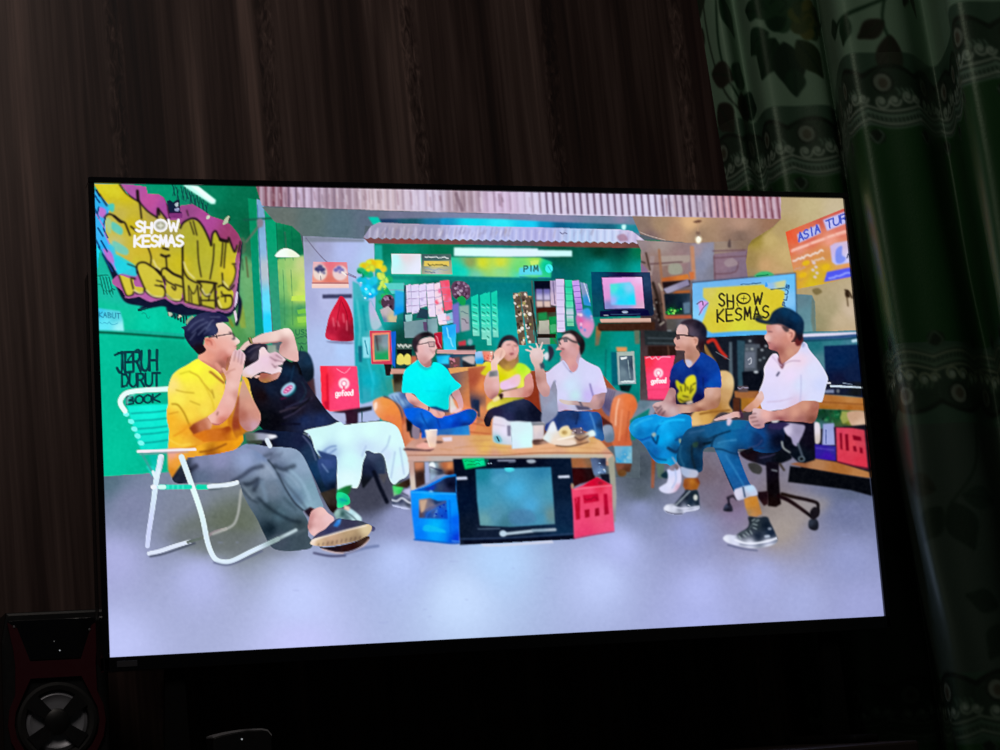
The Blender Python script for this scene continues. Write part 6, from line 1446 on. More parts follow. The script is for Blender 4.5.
P('770,423 784,422 790,424 780,430 768,428', '2c2450', b=.5)
L('798,444 801,452 803,459', 2.4, '4c5868', b=.4, a=.9)
O(801.5, 459, 3.6, 3, '586874', b=.3, mark=0)
O(801.5, 459, 2, 1.6, '04080c', b=.3)
L('782,442 783.5,448 790,452.5', 2, 'a0a8a8', b=.25, w2=1.4)
L('775,454 770,456 760,458', 1.2, '50486c', b=.4, a=.7)
# channel logo over the picture
E('channel_logo', None, 'white hand lettered show logo over the graffiti in the television picture')
WL = 'f6f4ff'
T('SH', (136, 231), (151.5, 233), (.3, -10), 2.7, WL, gap=.2, mark=1)
O(160.5, 225.5, 7.4, 6.8, WL)
O(160.5, 225.5, 5, 4.2, 'a8a890', b=.2)
L('158,225.5 163,225.5', 1.4, 'f0f0e0', b=.2)
L('160.5,223 160.8,228', 1.2, 'e8e8e0', b=.2)
T('W', (168.5, 231), (178.5, 231), (0, -11), 2.6, WL, gap=.05, mark=1)
T('KESMAS', (134.5, 246.5), (183, 246), (.3, -10.5), 2.7, WL, gap=.18, mark=1)

# the fine mottling of a compressed broadcast picture
_rs = np.random.RandomState(5)
_n = sum(blur(_rs.rand(BH, BW).astype(np.float32) - .5, s_) * g_ for s_, g_ in ((.6, .10), (1.6, .22)))
_lum = buf.mean(-1)
buf = np.clip(buf + (_n * np.clip(1.25 - 1.1 * _lum, .12, .8))[..., None], 0, 1).astype(np.float32)
# ---------------------------------------------------------------- helpers
def new_obj(name, me, parent=None, mat=None):
    o = bpy.data.objects.new(name, me)
    sc.collection.objects.link(o)
    if mat is not None:
        me.materials.append(mat)
    if parent is not None:
        o.parent = parent
    return o


def thing(name, label, cat, loc=(0, 0, 0), group=None):
    o = bpy.data.objects.new(name, None)
    o.empty_display_size = .05
    o.location = loc
    sc.collection.objects.link(o)
    o['label'] = label
    o['category'] = cat
    if group:
        o['group'] = group
    return o


def structure(o):
    o['kind'] = 'structure'
    return o


class MB:
    """Collects shapes, then links them as one mesh object."""

    def __init__(self):
        self.bm = bmesh.new()

    def box(self, x0, y0, z0, x1, y1, z1, bev=0, seg=2):
        r = bmesh.ops.create_cube(self.bm, size=1)
        vs = r['verts']
        for v in vs:
            v.co = Vector(((x0 + x1) / 2 + v.co.x * (x1 - x0), (y0 + y1) / 2 + v.co.y * (y1 - y0), (z0 + z1) / 2 + v.co.z * (z1 - z0)))
        if bev:
            es = list({e for v in vs for e in v.link_edges})
            bmesh.ops.bevel(self.bm, geom=es, offset=bev, segments=seg, affect='EDGES', profile=.5)
        return self

    def prism(self, outline, y0, y1, bev=0):
        """outline: (x, z) points, extruded from y0 to y1."""
        a = [self.bm.verts.new((x, y0, z)) for x, z in outline]
        b = [self.bm.verts.new((x, y1, z)) for x, z in outline]
        n = len(outline)
        fs = [self.bm.faces.new(a), self.bm.faces.new(b[::-1])]
        for i in range(n):
            fs.append(self.bm.faces.new((a[i], b[i], b[(i + 1) % n], a[(i + 1) % n])))
        bmesh.ops.recalc_face_normals(self.bm, faces=fs)
        if bev:
            es = list(fs[0].edges)
            bmesh.ops.bevel(self.bm, geom=es, offset=bev, segments=2, affect='EDGES', profile=.5)
        return self

    def lathe(self, prof, cx, cz, n=48):
        """prof: (radius, y) pairs turned about the y axis through (cx, cz)."""
        rings = []
        for r, y in prof:
            if r < 1e-6:
                rings.append([self.bm.verts.new((cx, y, cz))])
            else:
                rings.append([self.bm.verts.new((cx + r * math.cos(t), y, cz + r * math.sin(t))) for t in [i * math.tau / n for i in range(n)]])
        fs = []
        for a, b in zip(rings, rings[1:]):
            for i in range(n):
                j = (i + 1) % n
                q = [a[i % len(a)], a[j % len(a)], b[j % len(b)], b[i % len(b)]]
                u = []
                for v in q:
                    if v not in u:
                        u.append(v)
                if len(u) > 2:
                    fs.append(self.bm.faces.new(u))
        bmesh.ops.recalc_face_normals(self.bm, faces=fs)
        return self

    def build(self, name, mat, parent=None, smooth=False, loc=None):
        me = bpy.data.meshes.new(name)
        if loc is not None:
            bmesh.ops.translate(self.bm, verts=self.bm.verts, vec=[-c for c in loc])
        self.bm.to_mesh(me)
        self.bm.free()
        if smooth:
            for p in me.polygons:
                p.use_smooth = True
            me.set_sharp_from_angle(angle=math.radians(35))
        return new_obj(name, me, parent, mat)


def pmat(name, col, rough=.5, metal=0, spec=.5, noise=0, scale=40, bump=0, sheen=0, coat=0):
    m = bpy.data.materials.new(name)
    m.use_nodes = True
    nt = m.node_tree
    b = nt.nodes['Principled BSDF']
    b.inputs['Base Color'].default_value = (*col, 1)
    b.inputs['Roughness'].default_value = rough
    b.inputs['Metallic'].default_value = metal
    b.inputs['Specular IOR Level'].default_value = spec
    b.inputs['Coat Weight'].default_value = coat
    b.inputs['Sheen Weight'].default_value = sheen
    if noise or bump:
        tc = nt.nodes.new('ShaderNodeTexCoord')
        n = nt.nodes.new('ShaderNodeTexNoise')
        n.inputs['Scale'].default_value = scale
        n.inputs['Detail'].default_value = 5
        nt.links.new(tc.outputs['Object'], n.inputs['Vector'])
        if noise:
            r = nt.nodes.new('ShaderNodeMapRange')
            r.inputs['To Min'].default_value = max(0, rough - noise)
            r.inputs['To Max'].default_value = min(1, rough + noise)
            nt.links.new(n.outputs['Fac'], r.inputs['Value'])
            nt.links.new(r.outputs['Result'], b.inputs['Roughness'])
        if bump:
            bu = nt.nodes.new('ShaderNodeBump')
            bu.inputs['Strength'].default_value = bump
            bu.inputs['Distance'].default_value = .002
            nt.links.new(n.outputs['Fac'], bu.inputs['Height'])
            nt.links.new(bu.outputs['Normal'], b.inputs['Normal'])
    return m


# ---------------------------------------------------------------- the room
def wood_panel_mat():
    m = bpy.data.materials.new('wood_grain_panelling')
    m.use_nodes = True
    nt = m.node_tree
    N, Lk = nt.nodes.new, nt.links.new
    b = nt.nodes['Principled BSDF']
    tc = N('ShaderNodeTexCoord')
    rot = N('ShaderNodeMapping')
    rot.inputs['Rotation'].default_value = (0, math.radians(2.3), 0)
    Lk(tc.outputs['Object'], rot.inputs['Vector'])

    def noise(sx, sz, detail, dist=0, off=0):
        mp = N('ShaderNodeMapping')
        mp.inputs['Scale'].default_value = (sx, 1, sz)
        mp.inputs['Location'].default_value = (off, off * .37, off)
        Lk(rot.outputs['Vector'], mp.inputs['Vector'])
        n = N('ShaderNodeTexNoise')
        n.inputs['Scale'].default_value = 1
        n.inputs['Detail'].default_value = detail
        n.inputs['Distortion'].default_value = dist
        Lk(mp.outputs['Vector'], n.inputs['Vector'])
        return n.outputs['Fac']

    def math_(op, a, b_=None, c=None):
        n = N('ShaderNodeMath')
        n.operation = op
        for i, v in enumerate((a, b_, c)):
            if v is None:
                continue
            if isinstance(v, (int, float)):
                n.inputs[i].default_value = v
            else:
                Lk(v, n.inputs[i])
        return n.outputs[0]

    fine = noise(130, 3.2, 4, .3)
    mid = noise(26, .9, 5, .6, 3.1)
    wide = noise(15, .30, 3, .3, 7.7)
    knot = noise(110, 30, 5, 1.6, 1.3)
    sx = N('ShaderNodeSeparateXYZ')
    Lk(rot.outputs['Vector'], sx.inputs[0])
    wob = math_('MULTIPLY_ADD', noise(3, 3, 2, 0, 5), .03, sx.outputs['X'])
    ph = math_('COSINE', math_('MULTIPLY_ADD', wob, math.tau / .232, 4.35))
    mask = math_('SMOOTH_MIN', math_('MAXIMUM', math_('MULTIPLY_ADD', ph, 9, -8.1), 0), 1, .2)
    v = math_('ADD', math_('MULTIPLY', mid, .6), math_('MULTIPLY', wide, .95))
    v = math_('ADD', v, math_('MULTIPLY', fine, .45))
    v = math_('ADD', v, math_('MULTIPLY', math_('MULTIPLY', math_('SUBTRACT', knot, .52), mask), 1.15))
    rp = N('ShaderNodeValToRGB')
    e = rp.color_ramp.elements
    e[0].position, e[0].color = .48, (.022, .013, .013, 1)
    e[1].position, e[1].color = 1.28, (.205, .130, .112, 1)
    for pos, col in ((.70, (.048, .027, .024, 1)), (.86, (.080, .048, .042, 1)), (.99, (.112, .071, .062, 1))):
        k = e.new(pos)
        k.color = col
    e[len(e) - 1].position = 1.0
    mr = N('ShaderNodeMapRange')
    mr.inputs['From Min'].default_value = .76
    mr.inputs['From Max'].default_value = 1.26
    Lk(v, mr.inputs['Value'])
    e[0].position = 0
    for k, pos in zip(list(e)[1:], (.35, .55, .75, 1.0)):
        k.position = pos
    Lk(mr.outputs['Result'], rp.inputs['Fac'])
    Lk(rp.outputs['Color'], b.inputs['Base Color'])
    b.inputs['Roughness'].default_value = .48
    b.inputs['Specular IOR Level'].default_value = .3
    bu = N('ShaderNodeBump')
    bu.inputs['Strength'].default_value = .15
    bu.inputs['Distance'].default_value = .001
    Lk(fine, bu.inputs['Height'])
    Lk(bu.outputs['Normal'], b.inputs['Normal'])
    return m


M_panel = wood_panel_mat()
M_floor = pmat('dark_floor_tiles', (.10, .085, .08), .45, noise=.1, scale=8, bump=.05)
M_side = pmat('painted_side_wall', (.16, .18, .15), .8, bump=.1, scale=60)
WALL_Y = .32
structure(MB().box(-2.6, WALL_Y, 0, .98, WALL_Y + .1, 2.7).build('wall_back', M_panel))
structure(MB().box(.86, -3.2, 0, .96, WALL_Y - .001, 2.7).build('wall_right', M_side))
structure(MB().box(-2.6, -3.2, -.1, .98, WALL_Y + .1, -.001).build('floor', M_floor))
structure(MB().box(-2.6, WALL_Y - .014, .001, .74, WALL_Y - .001, .09, .003).build('baseboard_back', pmat('dark_skirting', (.04, .028, .025), .45, noise=.1)))

# ---------------------------------------------------------------- materials of the things
M_black = pmat('black_plastic', (.008, .008, .009), .42, noise=.08, scale=120)
M_gloss = pmat('glossy_black_plastic', (.006, .006, .008), .16, coat=.3)
M_red = pmat('dark_red_plastic', (.055, .004, .010), .38, noise=.06, scale=90)
M_cone = pmat('silver_grey_speaker_cone', (.36, .37, .41), .4, metal=.25, noise=.08, scale=70)
M_rubber = pmat('black_rubber', (.012, .012, .012), .7, bump=.2, scale=200)
M_grey = pmat('grey_plastic', (.22, .22, .23), .35, noise=.08, scale=100)
M_console = pmat('dark_brown_console_wood', (.028, .018, .015), .5, noise=.12, scale=25)


def led(name, col, s):
    m = pmat(name, (.02, .02, .02), .3)
    b = m.node_tree.nodes['Principled BSDF']
    b.inputs['Emission Color'].default_value = (*col, 1)
    b.inputs['Emission Strength'].default_value = s
    return m


M_led = led('white_indicator_light', (.9, .95, 1), .35)
M_dimled = led('dim_indicator_light', (.9, .9, .9), .10)

# ---------------------------------------------------------------- television
SW, SHh = 1.107, .6227
tvr = thing('television', 'large flat screen television showing a talk show, in front of the dark wood wall', 'television', (0, .02, Z0 - .486))
TO = Vector(tvr.location)


def tv_part(mb, name, mat, parent=None, smooth=False):
    o = mb.build(name, mat, parent or tvr, smooth, TO)
    return o


x0, x1, zb, zt = -SW / 2, SW / 2, Z0 - SHh / 2, Z0 + SHh / 2
f = MB()
BZ = .0085
f.box(x0 - BZ, -.0045, zt, x1 + BZ, .028, zt + BZ, .0016)
f.box(x0 - BZ, -.0045, zb - .018, x0, .028, zt, .0016)
f.box(x1, -.0045, zb - .018, x1 + BZ, .028, zt, .0016)
tv_part(f, 'bezel', M_gloss)
f = MB()
f.prism([(x0 - BZ, zb - .0185), (x1 + BZ, zb - .0185), (x1 + BZ, zb - .0002), (x0 - BZ, zb - .0002)], -.0045, .028, .0012)
tv_part(f, 'chin', M_gloss)
f = MB()
f.box(x0 - .004, .0285, zb - .014, x1 + .004, .046, zt + .005, .004)
f.box(x0 - .006, .046, zb - .012, x1 - .05, .100, zt - .10, .012, 3)
tv_part(f, 'back_shell', M_black)
f = MB()
f.box(x0 + .008, -.0053, zb - .0135, x0 + .034, -.0046, zb - .0055, .0003, 1)
tv_part(f, 'sticker', pmat('smoky_sticker', (.05, .05, .06), .4))['label'] = 'small grey sticker on the lower left of the frame'
M_foot = pmat('matt_black_foot', (.003, .003, .003), .6, spec=.2)
for sx_ in (-1, 1):
    f = MB()
    cx = sx_ * .47
    f.prism([(cx - .012, zb - .019), (cx + .012, zb - .019), (cx + .018, Z0 - .476), (cx - .018, Z0 - .476)], .012, .026)
    f.box(cx - .02, -.07, Z0 - .486, cx + .02, .15, Z0 - .4755, .004)
    tv_part(f, 'foot', M_foot)

# the picture: cut the plane of the screen into one flat mesh per pictured thing
M_pic = bpy.data.materials.new('lit_screen_picture')
M_pic.use_nodes = True
_b = M_pic.node_tree.nodes['Principled BSDF']
_a = M_pic.node_tree.nodes.new('ShaderNodeVertexColor')
_a.layer_name = 'Col'
M_pic.node_tree.links.new(_a.outputs['Color'], _b.inputs['Emission Color'])
_b.inputs['Emission Strength'].default_value = 1.0
_b.inputs['Base Color'].default_value = (.004, .004, .005, 1)
_b.inputs['Roughness'].default_value = .3
_b.inputs['Specular IOR Level'].default_value = .2


def to_lin(c):
    c = np.clip(c, 0, 1)
    return np.where(c <= .04045, c / 12.92, ((c + .055) / 1.055) ** 2.4)


def sample(img, px, py):
    fx = np.clip(px - .5, 0, img.shape[1] - 1.001)
    fy = np.clip(py - .5, 0, img.shape[0] - 1.001)
    ix, iy = fx.astype(int), fy.astype(int)
    ax, ay = (fx - ix)[..., None], (fy - iy)[..., None]
    return (img[iy, ix] * (1 - ax) * (1 - ay) + img[iy, ix + 1] * ax * (1 - ay) + img[iy + 1, ix] * (1 - ax) * ay + img[iy + 1, ix + 1] * ax * ay)


def grid_mesh(name, co, quads, rgb):
    used, inv = np.unique(quads, return_inverse=True)
    me = bpy.data.meshes.new(name)
    nv, nq = len(used), len(quads)
    me.vertices.add(nv)
    me.vertices.foreach_set('co', co[used].astype(np.float32).ravel())
    me.loops.add(nq * 4)
    me.loops.foreach_set('vertex_index', inv.ravel().astype(np.int32))
    me.polygons.add(nq)
    me.polygons.foreach_set('loop_start', np.arange(0, nq * 4, 4, dtype=np.int32))
    me.update(calc_edges=True)
    at = me.color_attributes.new('Col', 'FLOAT_COLOR', 'POINT')
    at.data.foreach_set('color', np.concatenate([rgb[used], np.ones((nv, 1))], 1).astype(np.float32).ravel())
    return me


def tidy(ids):
    """Give crumbs that a pictured thing leaves behind another one to their surroundings."""
    h, w = ids.shape
    par, runs, prev = [], [], []

    def find(i):
        while par[i] != i:
            par[i] = par[par[i]]
            i = par[i]
        return i

    for y in range(h):
        r = ids[y]
        cut = np.r_[0, np.flatnonzero(r[1:] != r[:-1]) + 1, w]
        now = []
        for a, b in zip(cut[:-1], cut[1:]):
            k = len(par)
            par.append(k)
            runs.append((y, int(a), int(b)))
            now.append((int(a), int(b), int(r[a]), k))
        i = j = 0
        while i < len(prev) and j < len(now):
            A, B_ = prev[i], now[j]
            if A[2] == B_[2] and A[0] < B_[1] and B_[0] < A[1]:
                par[find(B_[3])] = find(A[3])
            if A[1] <= B_[1]:
                i += 1
            else:
                j += 1
        prev = now
    area_, rows = {}, {}
    for k, (y, a, b) in enumerate(runs):
        f_ = find(k)
        area_[f_] = area_.get(f_, 0) + b - a
        rows.setdefault(f_, []).append((y, a, b))
    tot, big = {}, {}
    for f_, n in area_.items():
        e = int(ids[runs[f_][0], runs[f_][1]])
        tot[e] = tot.get(e, 0) + n
        big[e] = max(big.get(e, 0), n)
    out = ids.copy()
    for f_, n in sorted(area_.items(), key=lambda t: t[1]):
        e = int(ids[runs[f_][0], runs[f_][1]])
        if n < big[e] and (n < 40 or n < .06 * tot[e]) and n < 400:
            nb = {}
            for y, a, b in rows[f_]:
                for yy, xx in ((y, a - 1), (y, b), (y - 1, a), (y + 1, a), (y - 1, b - 1), (y + 1, b - 1)):
                    if 0 <= yy < h and 0 <= xx < w and ids[yy, xx] != e:
                        nb[int(out[yy, xx])] = nb.get(int(out[yy, xx]), 0) + 1
            if nb:
                best = max(nb, key=nb.get)
                for y, a, b in rows[f_]:
                    out[y, a:b] = best
    return out


def blur2(a):
    k = np.stack([blur(a[..., i], 1.1) for i in range(3)], -1)
    return k


def build_picture():
    global buf
    sharp = buf + .55 * (buf - blur2(buf))
    buf = np.clip(sharp, 0, 1).astype(np.float32)
    NX, NY = 900, 506
    # where a point of the screen (x, z from its middle) lies on the drawing
    Hm = np.array([[742.4222424273918, -17.153887496714646, 506.3376931100736], [35.69661766984038, -687.1191133438382, 409.2020029906724],
                   [0.11359926092383449, 0.06146594604573504, 1.0]])
    gx, gz = np.meshgrid(np.linspace(-SW / 2, SW / 2, NX + 1), np.linspace(SHh / 2, -SHh / 2, NY + 1))
    q = np.stack([gx, gz, np.ones_like(gx)], -1) @ Hm.T
    px, py = (q[..., 0] / q[..., 2] - PX0) * PS, (q[..., 1] / q[..., 2] - PY0) * PS
    rgb = to_lin(sample(buf, px, py)).reshape(-1, 3)
    cx = (px[:-1, :-1] + px[1:, 1:]) / 2
    cy = (py[:-1, :-1] + py[1:, 1:]) / 2
    ids = own[np.clip(cy, 0, BH - 1).astype(int), np.clip(cx, 0, BW - 1).astype(int)]
    ids = tidy(ids)
    co = np.stack([gx.ravel(), np.zeros(gx.size), gz.ravel() + Z0], 1) - np.array(TO)
    vi = np.arange((NX + 1) * (NY + 1)).reshape(NY + 1, NX + 1)
    quads = np.stack([vi[:-1, :-1], vi[1:, :-1], vi[1:, 1:], vi[:-1, 1:]], -1)
    objs = {}
    for i, (name, par, label) in enumerate(ELEMS, 1):
        qs = quads[ids == i]
        if len(qs) == 0:
            if any(p == i for _, p, _ in ELEMS):
                o = bpy.data.objects.new(name, None)
                sc.collection.objects.link(o)
                o.parent = tvr
            else:
                continue
        else:
            o = new_obj(name, grid_mesh(name, co, qs, rgb), None, M_pic)
        top = par
        while top and ELEMS[top - 1][1]:
            top = ELEMS[top - 1][1]                     # no deeper than thing > part > sub-part
        o.parent = objs[top] if top else tvr
        if label:
            o['label'] = label
        objs[i] = o


build_picture()
# ---------------------------------------------------------------- console, speaker, small device
CT_Z = Z0 - .486
con = thing('media_console', 'low dark wooden console the television and speaker stand on', 'cabinet', (-.25, .06, 0))


def cpart(mb, name, mat, parent=None, smooth=False):
    base = Vector(con.location)
    return mb.build(name, mat, parent or con, smooth, base)


cpart(MB().box(-.98, -.16, CT_Z - .03, .50, .29, CT_Z - .0005, .004), 'top', M_console)
f = MB()
f.box(-.96, -.13, .08, -.94, .28, CT_Z - .0305)
f.box(.46, -.13, .08, .48, .28, CT_Z - .0305)
f.box(-.94, .265, .08, .46, .28, CT_Z - .0305)
f.box(-.94, -.13, .08, .46, .265, .10)
f.box(-.49, -.12, .10, -.47, .265, CT_Z - .0305)
f.box(-.01, -.12, .10, .01, .265, CT_Z - .0305)
cpart(f, 'body', M_console)
for a, b in ((-.937, -.484), (-.476, -.004), (.004, .457)):
    d = cpart(MB().box(a, -.15, .105, b, -.132, CT_Z - .034, .003), 'door', M_console)
    cpart(MB().box(b - .05, -.162, .33, b - .035, -.1505, .42, .004), 'handle', M_grey, d)
for a in (-.93, .43):
    for y in (-.11, .24):
        cpart(MB().box(a, y, 0, a + .04, y + .04, .0795, .004), 'leg', M_console)

SX, SY = -.6175, .055                     # speaker: middle of its front
sp = thing('speaker', 'black and dark red loudspeaker standing beside the television', 'speaker', (SX, SY + .07, CT_Z))


def spart(mb, name, mat, parent=None, smooth=False):
    return mb.build(name, mat, parent or sp, smooth, Vector(sp.location))


hw, zt_ = .0665, Z0 - .2470
f = MB()
f.prism([(SX - hw, CT_Z + .006), (SX + hw, CT_Z + .006), (SX + hw + .001, CT_Z + .20), (SX + hw - .006, zt_), (SX - hw + .006, zt_), (SX - hw - .001, CT_Z + .20)], SY, SY + .15, .004)
spart(f, 'cabinet', M_black)
f = MB()
for a in (-.055, .045):
    for y in (.012, .125):
        f.box(SX + a, SY + y, CT_Z, SX + a + .012, SY + y + .012, CT_Z + .007, .001)
spart(f, 'rubber_foot', M_rubber)
# red frame: two slanting limbs joined by a bar, then running down round the woofer
zc = Z0 - .3885


def strip(mb, pts_in, pts_out, y0, y1):
    n = len(pts_in)
    for i in range(n - 1):
        mb.prism([pts_in[i], pts_in[i + 1], pts_out[i + 1], pts_out[i]], y0, y1)


f = MB()
for s in (-1, 1):
    inn = [(SX + s * .047, Z0 - .268), (SX + s * .037, Z0 - .296), (SX + s * .032, Z0 - .3105)]
    out = [(SX + s * .0595, Z0 - .2595), (SX + s * .0525, Z0 - .296), (SX + s * .0505, Z0 - .316)]
    strip(f, inn, out, SY - .006, SY - .0005)
    inn, out = [], []
    for k in range(9):
        a = math.radians(52 - k * 18)
        inn.append((SX + s * .0535 * math.cos(a), zc + .0535 * math.sin(a)))
        out.append((SX + s * (.0615 if k else .0605) * math.cos(a * .98), zc + .0645 * math.sin(a)))
    inn[0], out[0] = (SX + s * .032, Z0 - .3325), (SX + s * .0505, Z0 - .316)
    strip(f, inn, out, SY - .006, SY - .0005)
f.prism([(SX - .0505, Z0 - .316), (SX - .032, Z0 - .3105), (SX + .032, Z0 - .3105), (SX + .0505, Z0 - .316), (SX + .032, Z0 - .3325), (SX - .032, Z0 - .3325)], SY - .006, SY - .0005)
bmesh.ops.remove_doubles(f.bm, verts=f.bm.verts, dist=1e-5)
spart(f, 'front_frame', M_red)['label'] = 'dark red front frame'
f = MB()
f.prism([(SX - .0585, Z0 - .2575), (SX + .0585, Z0 - .2575), (SX + .0355, Z0 - .309), (SX - .0355, Z0 - .309)], SY - .004, SY - .0003, .001)
pan = spart(f, 'control_panel', M_gloss)
for dx, dz, mt, r in ((-.001, -.2865, M_dimled, .0007), (.0058, -.2985, M_led, .0009)):
    spart(MB().lathe([(0, SY - .0052), (r, SY - .005), (r, SY - .0041)], SX + dx, Z0 + dz, 12), 'indicator_light', mt, pan)
for dx, dz in ((-.051, -.2655), (.044, -.2735)):  # small grey dots stand in for two highlights on the front
    spart(MB().lathe([(0, SY - .0075), (.0014, SY - .007), (.0016, SY - .0061)], SX + dx, Z0 + dz, 14), 'highlight_dot', M_grey, sp, True)
wo = spart(MB().lathe([(.050, SY - .0005), (.050, SY - .007), (.046, SY - .0085), (.0405, SY - .007), (.039, SY - .0012), (.039, SY - .0005)], SX, zc), 'woofer_ring', M_rubber, sp, True)
wc = spart(MB().lathe([(.0385, SY - .001), (.034, SY - .004), (.030, SY - .001), (.024, SY + .0), (.012, SY - .0002), (.0, SY - .0002)], SX, zc), 'cone', M_cone, wo, True)
wc['label'] = 'silver grey cone'
f = MB()
f.lathe([(0, SY - .012), (.012, SY - .0115), (.0165, SY - .009), (.0168, SY - .0055), (.012, SY - .004), (0, SY - .004)], SX, zc)
for k in range(4):
    a = math.radians(45 + 90 * k + (5 if k % 2 else -5))
    d, n = Vector((math.cos(a), math.sin(a))), Vector((-math.sin(a), math.cos(a)))
    o_ = [(SX + d.x * r + n.x * w, zc + d.y * r + n.y * w) for r, w in ((.011, .006), (.041, .0105), (.041, -.0105), (.011, -.006))]
    f.prism(o_, SY - .0095, SY - .006)
spart(f, 'guard', M_black, wo, True)

sp.scale = (1.0265,) * 3
sp.location = (-.609, .127 + .0719, CT_Z)

dv = thing('router', 'small dark rounded device with a white light on the console below the television', 'device', (-.392, .0, CT_Z))
f = MB()
zt2 = Z0 - .4150
arch = [(-.429, CT_Z + .004), (-.355, CT_Z + .004), (-.3535, zt2 - .0085), (-.3585, zt2 - .002), (-.366, zt2), (-.385, zt2 + .0006), (-.405, zt2 - .0012), (-.420, zt2 - .0035), (-.4295, zt2 - .006)]
f.prism(arch, -.018, .03, .0015)
f.build('case', M_black, dv, False, Vector(dv.location))
f = MB()
top_ = arch[2:][::-1]
up = [(x, z + .0022) for x, z in top_]  # rim coloured pale to carry the highlight along the top edge
for i in range(len(top_) - 1):
    f.prism([top_[i], top_[i + 1], up[i + 1], up[i]], -.0185, .031)
bmesh.ops.remove_doubles(f.bm, verts=f.bm.verts, dist=1e-5)
f.build('rim', pmat('highlight_grey', (.34, .34, .36), .4, noise=.08), dv, True, Vector(dv.location))['label'] = 'top rim, pale grey for its highlight'
MB().lathe([(0, -.0198), (.0011, -.0195), (.0011, -.0182)], -.3925, Z0 - .4248, 14).build('indicator_light', M_led, dv, False, Vector(dv.location))
f = MB()
for a in (-.424, -.368):
    f.box(a, -.012, CT_Z, a + .01, .024, CT_Z + .0045, .001)
f.build('rubber_foot', M_rubber, dv, False, Vector(dv.location))

# ---------------------------------------------------------------- curtain
# its run seen from above (x, y at the upper lace border), fold by fold towards the room
RUN = [(.500, .292), (.513, .238), (.556, .272), (.540, .184), (.588, .172), (.634, .160), (.664, .190), (.604, .075), (.545, -.064),
       (.584, -.084), (.640, -.090), (.716, -.032), (.668, -.160), (.596, -.285), (.645, -.305), (.686, -.306), (.755, -.250), (.70, -.39), (.645, -.51), (.70, -.54), (.77, -.49)]


def run_curve():
    a = np.array(spline(RUN, False, 24))
    d = np.r_[0, np.cumsum(np.hypot(*np.diff(a, axis=0).T))]
    sk = d[np.arange(len(RUN)) * 24]
    u = np.arange(0, d[-1], .002)
    a = np.stack([np.interp(u, d, a[:, c_]) for c_ in (0, 1)], 1)
    k = np.exp(-np.linspace(-2.4, 2.4, 25) ** 2 / 2)          # round the ridges of the folds
    k /= k.sum()
    for c_ in (0, 1):
        a[12:-12, c_] = np.convolve(a[:, c_], k, 'valid')
    return a, u, sk


RC_, RD_, SK = run_curve()
ZT, ZB = .90, -.62                 # relative to the middle of the screen
# the printed cloth, drawn flat: x = mm along the cloth, y = mm below the top edge
PX0, PY0, PX1, PY1, PS = 0, 0, int(RD_[-1] * 1000) + 4, int((ZT - ZB) * 1000) + 4, 1
BW, BH = int((PX1 - PX0) * PS), int((PY1 - PY0) * PS)
buf = np.zeros((BH, BW, 3), np.float32)
own = np.zeros((BH, BW), np.int16)
ELEMS, cur = [], 0
prng = random.Random(23)
WCL = PX1
PALE, SHADE, SATIN = '789a80', '385644', '18481f'
yz = lambda z: (ZT - z) * 1000
bands = [('floral_panel', ZT, .512, 'pale green upper cloth printed with dark vines and leaves'), ('lace_border', .512, .400, 'printed lace border above the dark satin'),
         ('satin_panel', .400, .075, 'plain dark green satin middle'), ('lace_border', .075, -.045, 'printed lace border below the dark satin'),
         ('floral_panel', -.045, -.40, 'grey green lower cloth printed with leaves'), ('lace_border', -.40, -.50, 'lowest printed lace border'), ('satin_panel', -.50, ZB, 'dark green satin near the floor')]
for nm, a, b_, lb in bands:
    E(nm, None, lb)
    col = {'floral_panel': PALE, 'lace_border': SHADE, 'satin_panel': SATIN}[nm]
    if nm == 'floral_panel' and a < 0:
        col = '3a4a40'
    P([(-9, yz(a) - .1), (WCL + 9, yz(a) - .1), (WCL + 9, yz(b_)), (-9, yz(b_))], col)


def leaf(x, y, ln, w, ang, col, vein=None):
    ca, sa = math.cos(math.radians(ang)), math.sin(math.radians(ang))
    o_ = [(0, 0), (.25, .8), (.55, 1), (.85, .45), (1.05, 0), (.85, -.45), (.55, -1), (.25, -.8)]
    S([(x + ca * u * ln - sa * v * w / 2, y + sa * u * ln + ca * v * w / 2) for u, v in o_], col, b=1.2, mark=0)
    if vein:
        L([(x, y), (x + ca * ln, y + sa * ln)], 2, vein, mark=0, b=.6)


def rose(x, y, r, cols):
    for k in range(9):
        a = k * 40 + prng.uniform(-12, 12)
        O(x + r * .55 * math.cos(math.radians(a)), y + r * .55 * math.sin(math.radians(a)), r * .52, r * .40, cols[k % len(cols)], a, b=1.5, mark=0)
    O(x, y, r * .5, r * .45, cols[0], 20, b=1.5, mark=0)
    L([(x - r * .3, y), (x, y - r * .25), (x + r * .3, y + .05), (x, y + r * .3)], 3, cols[-1], b=1, mark=0)


DG, BRN, OLV = '1c3a26', '2b2a22', '4a5424'


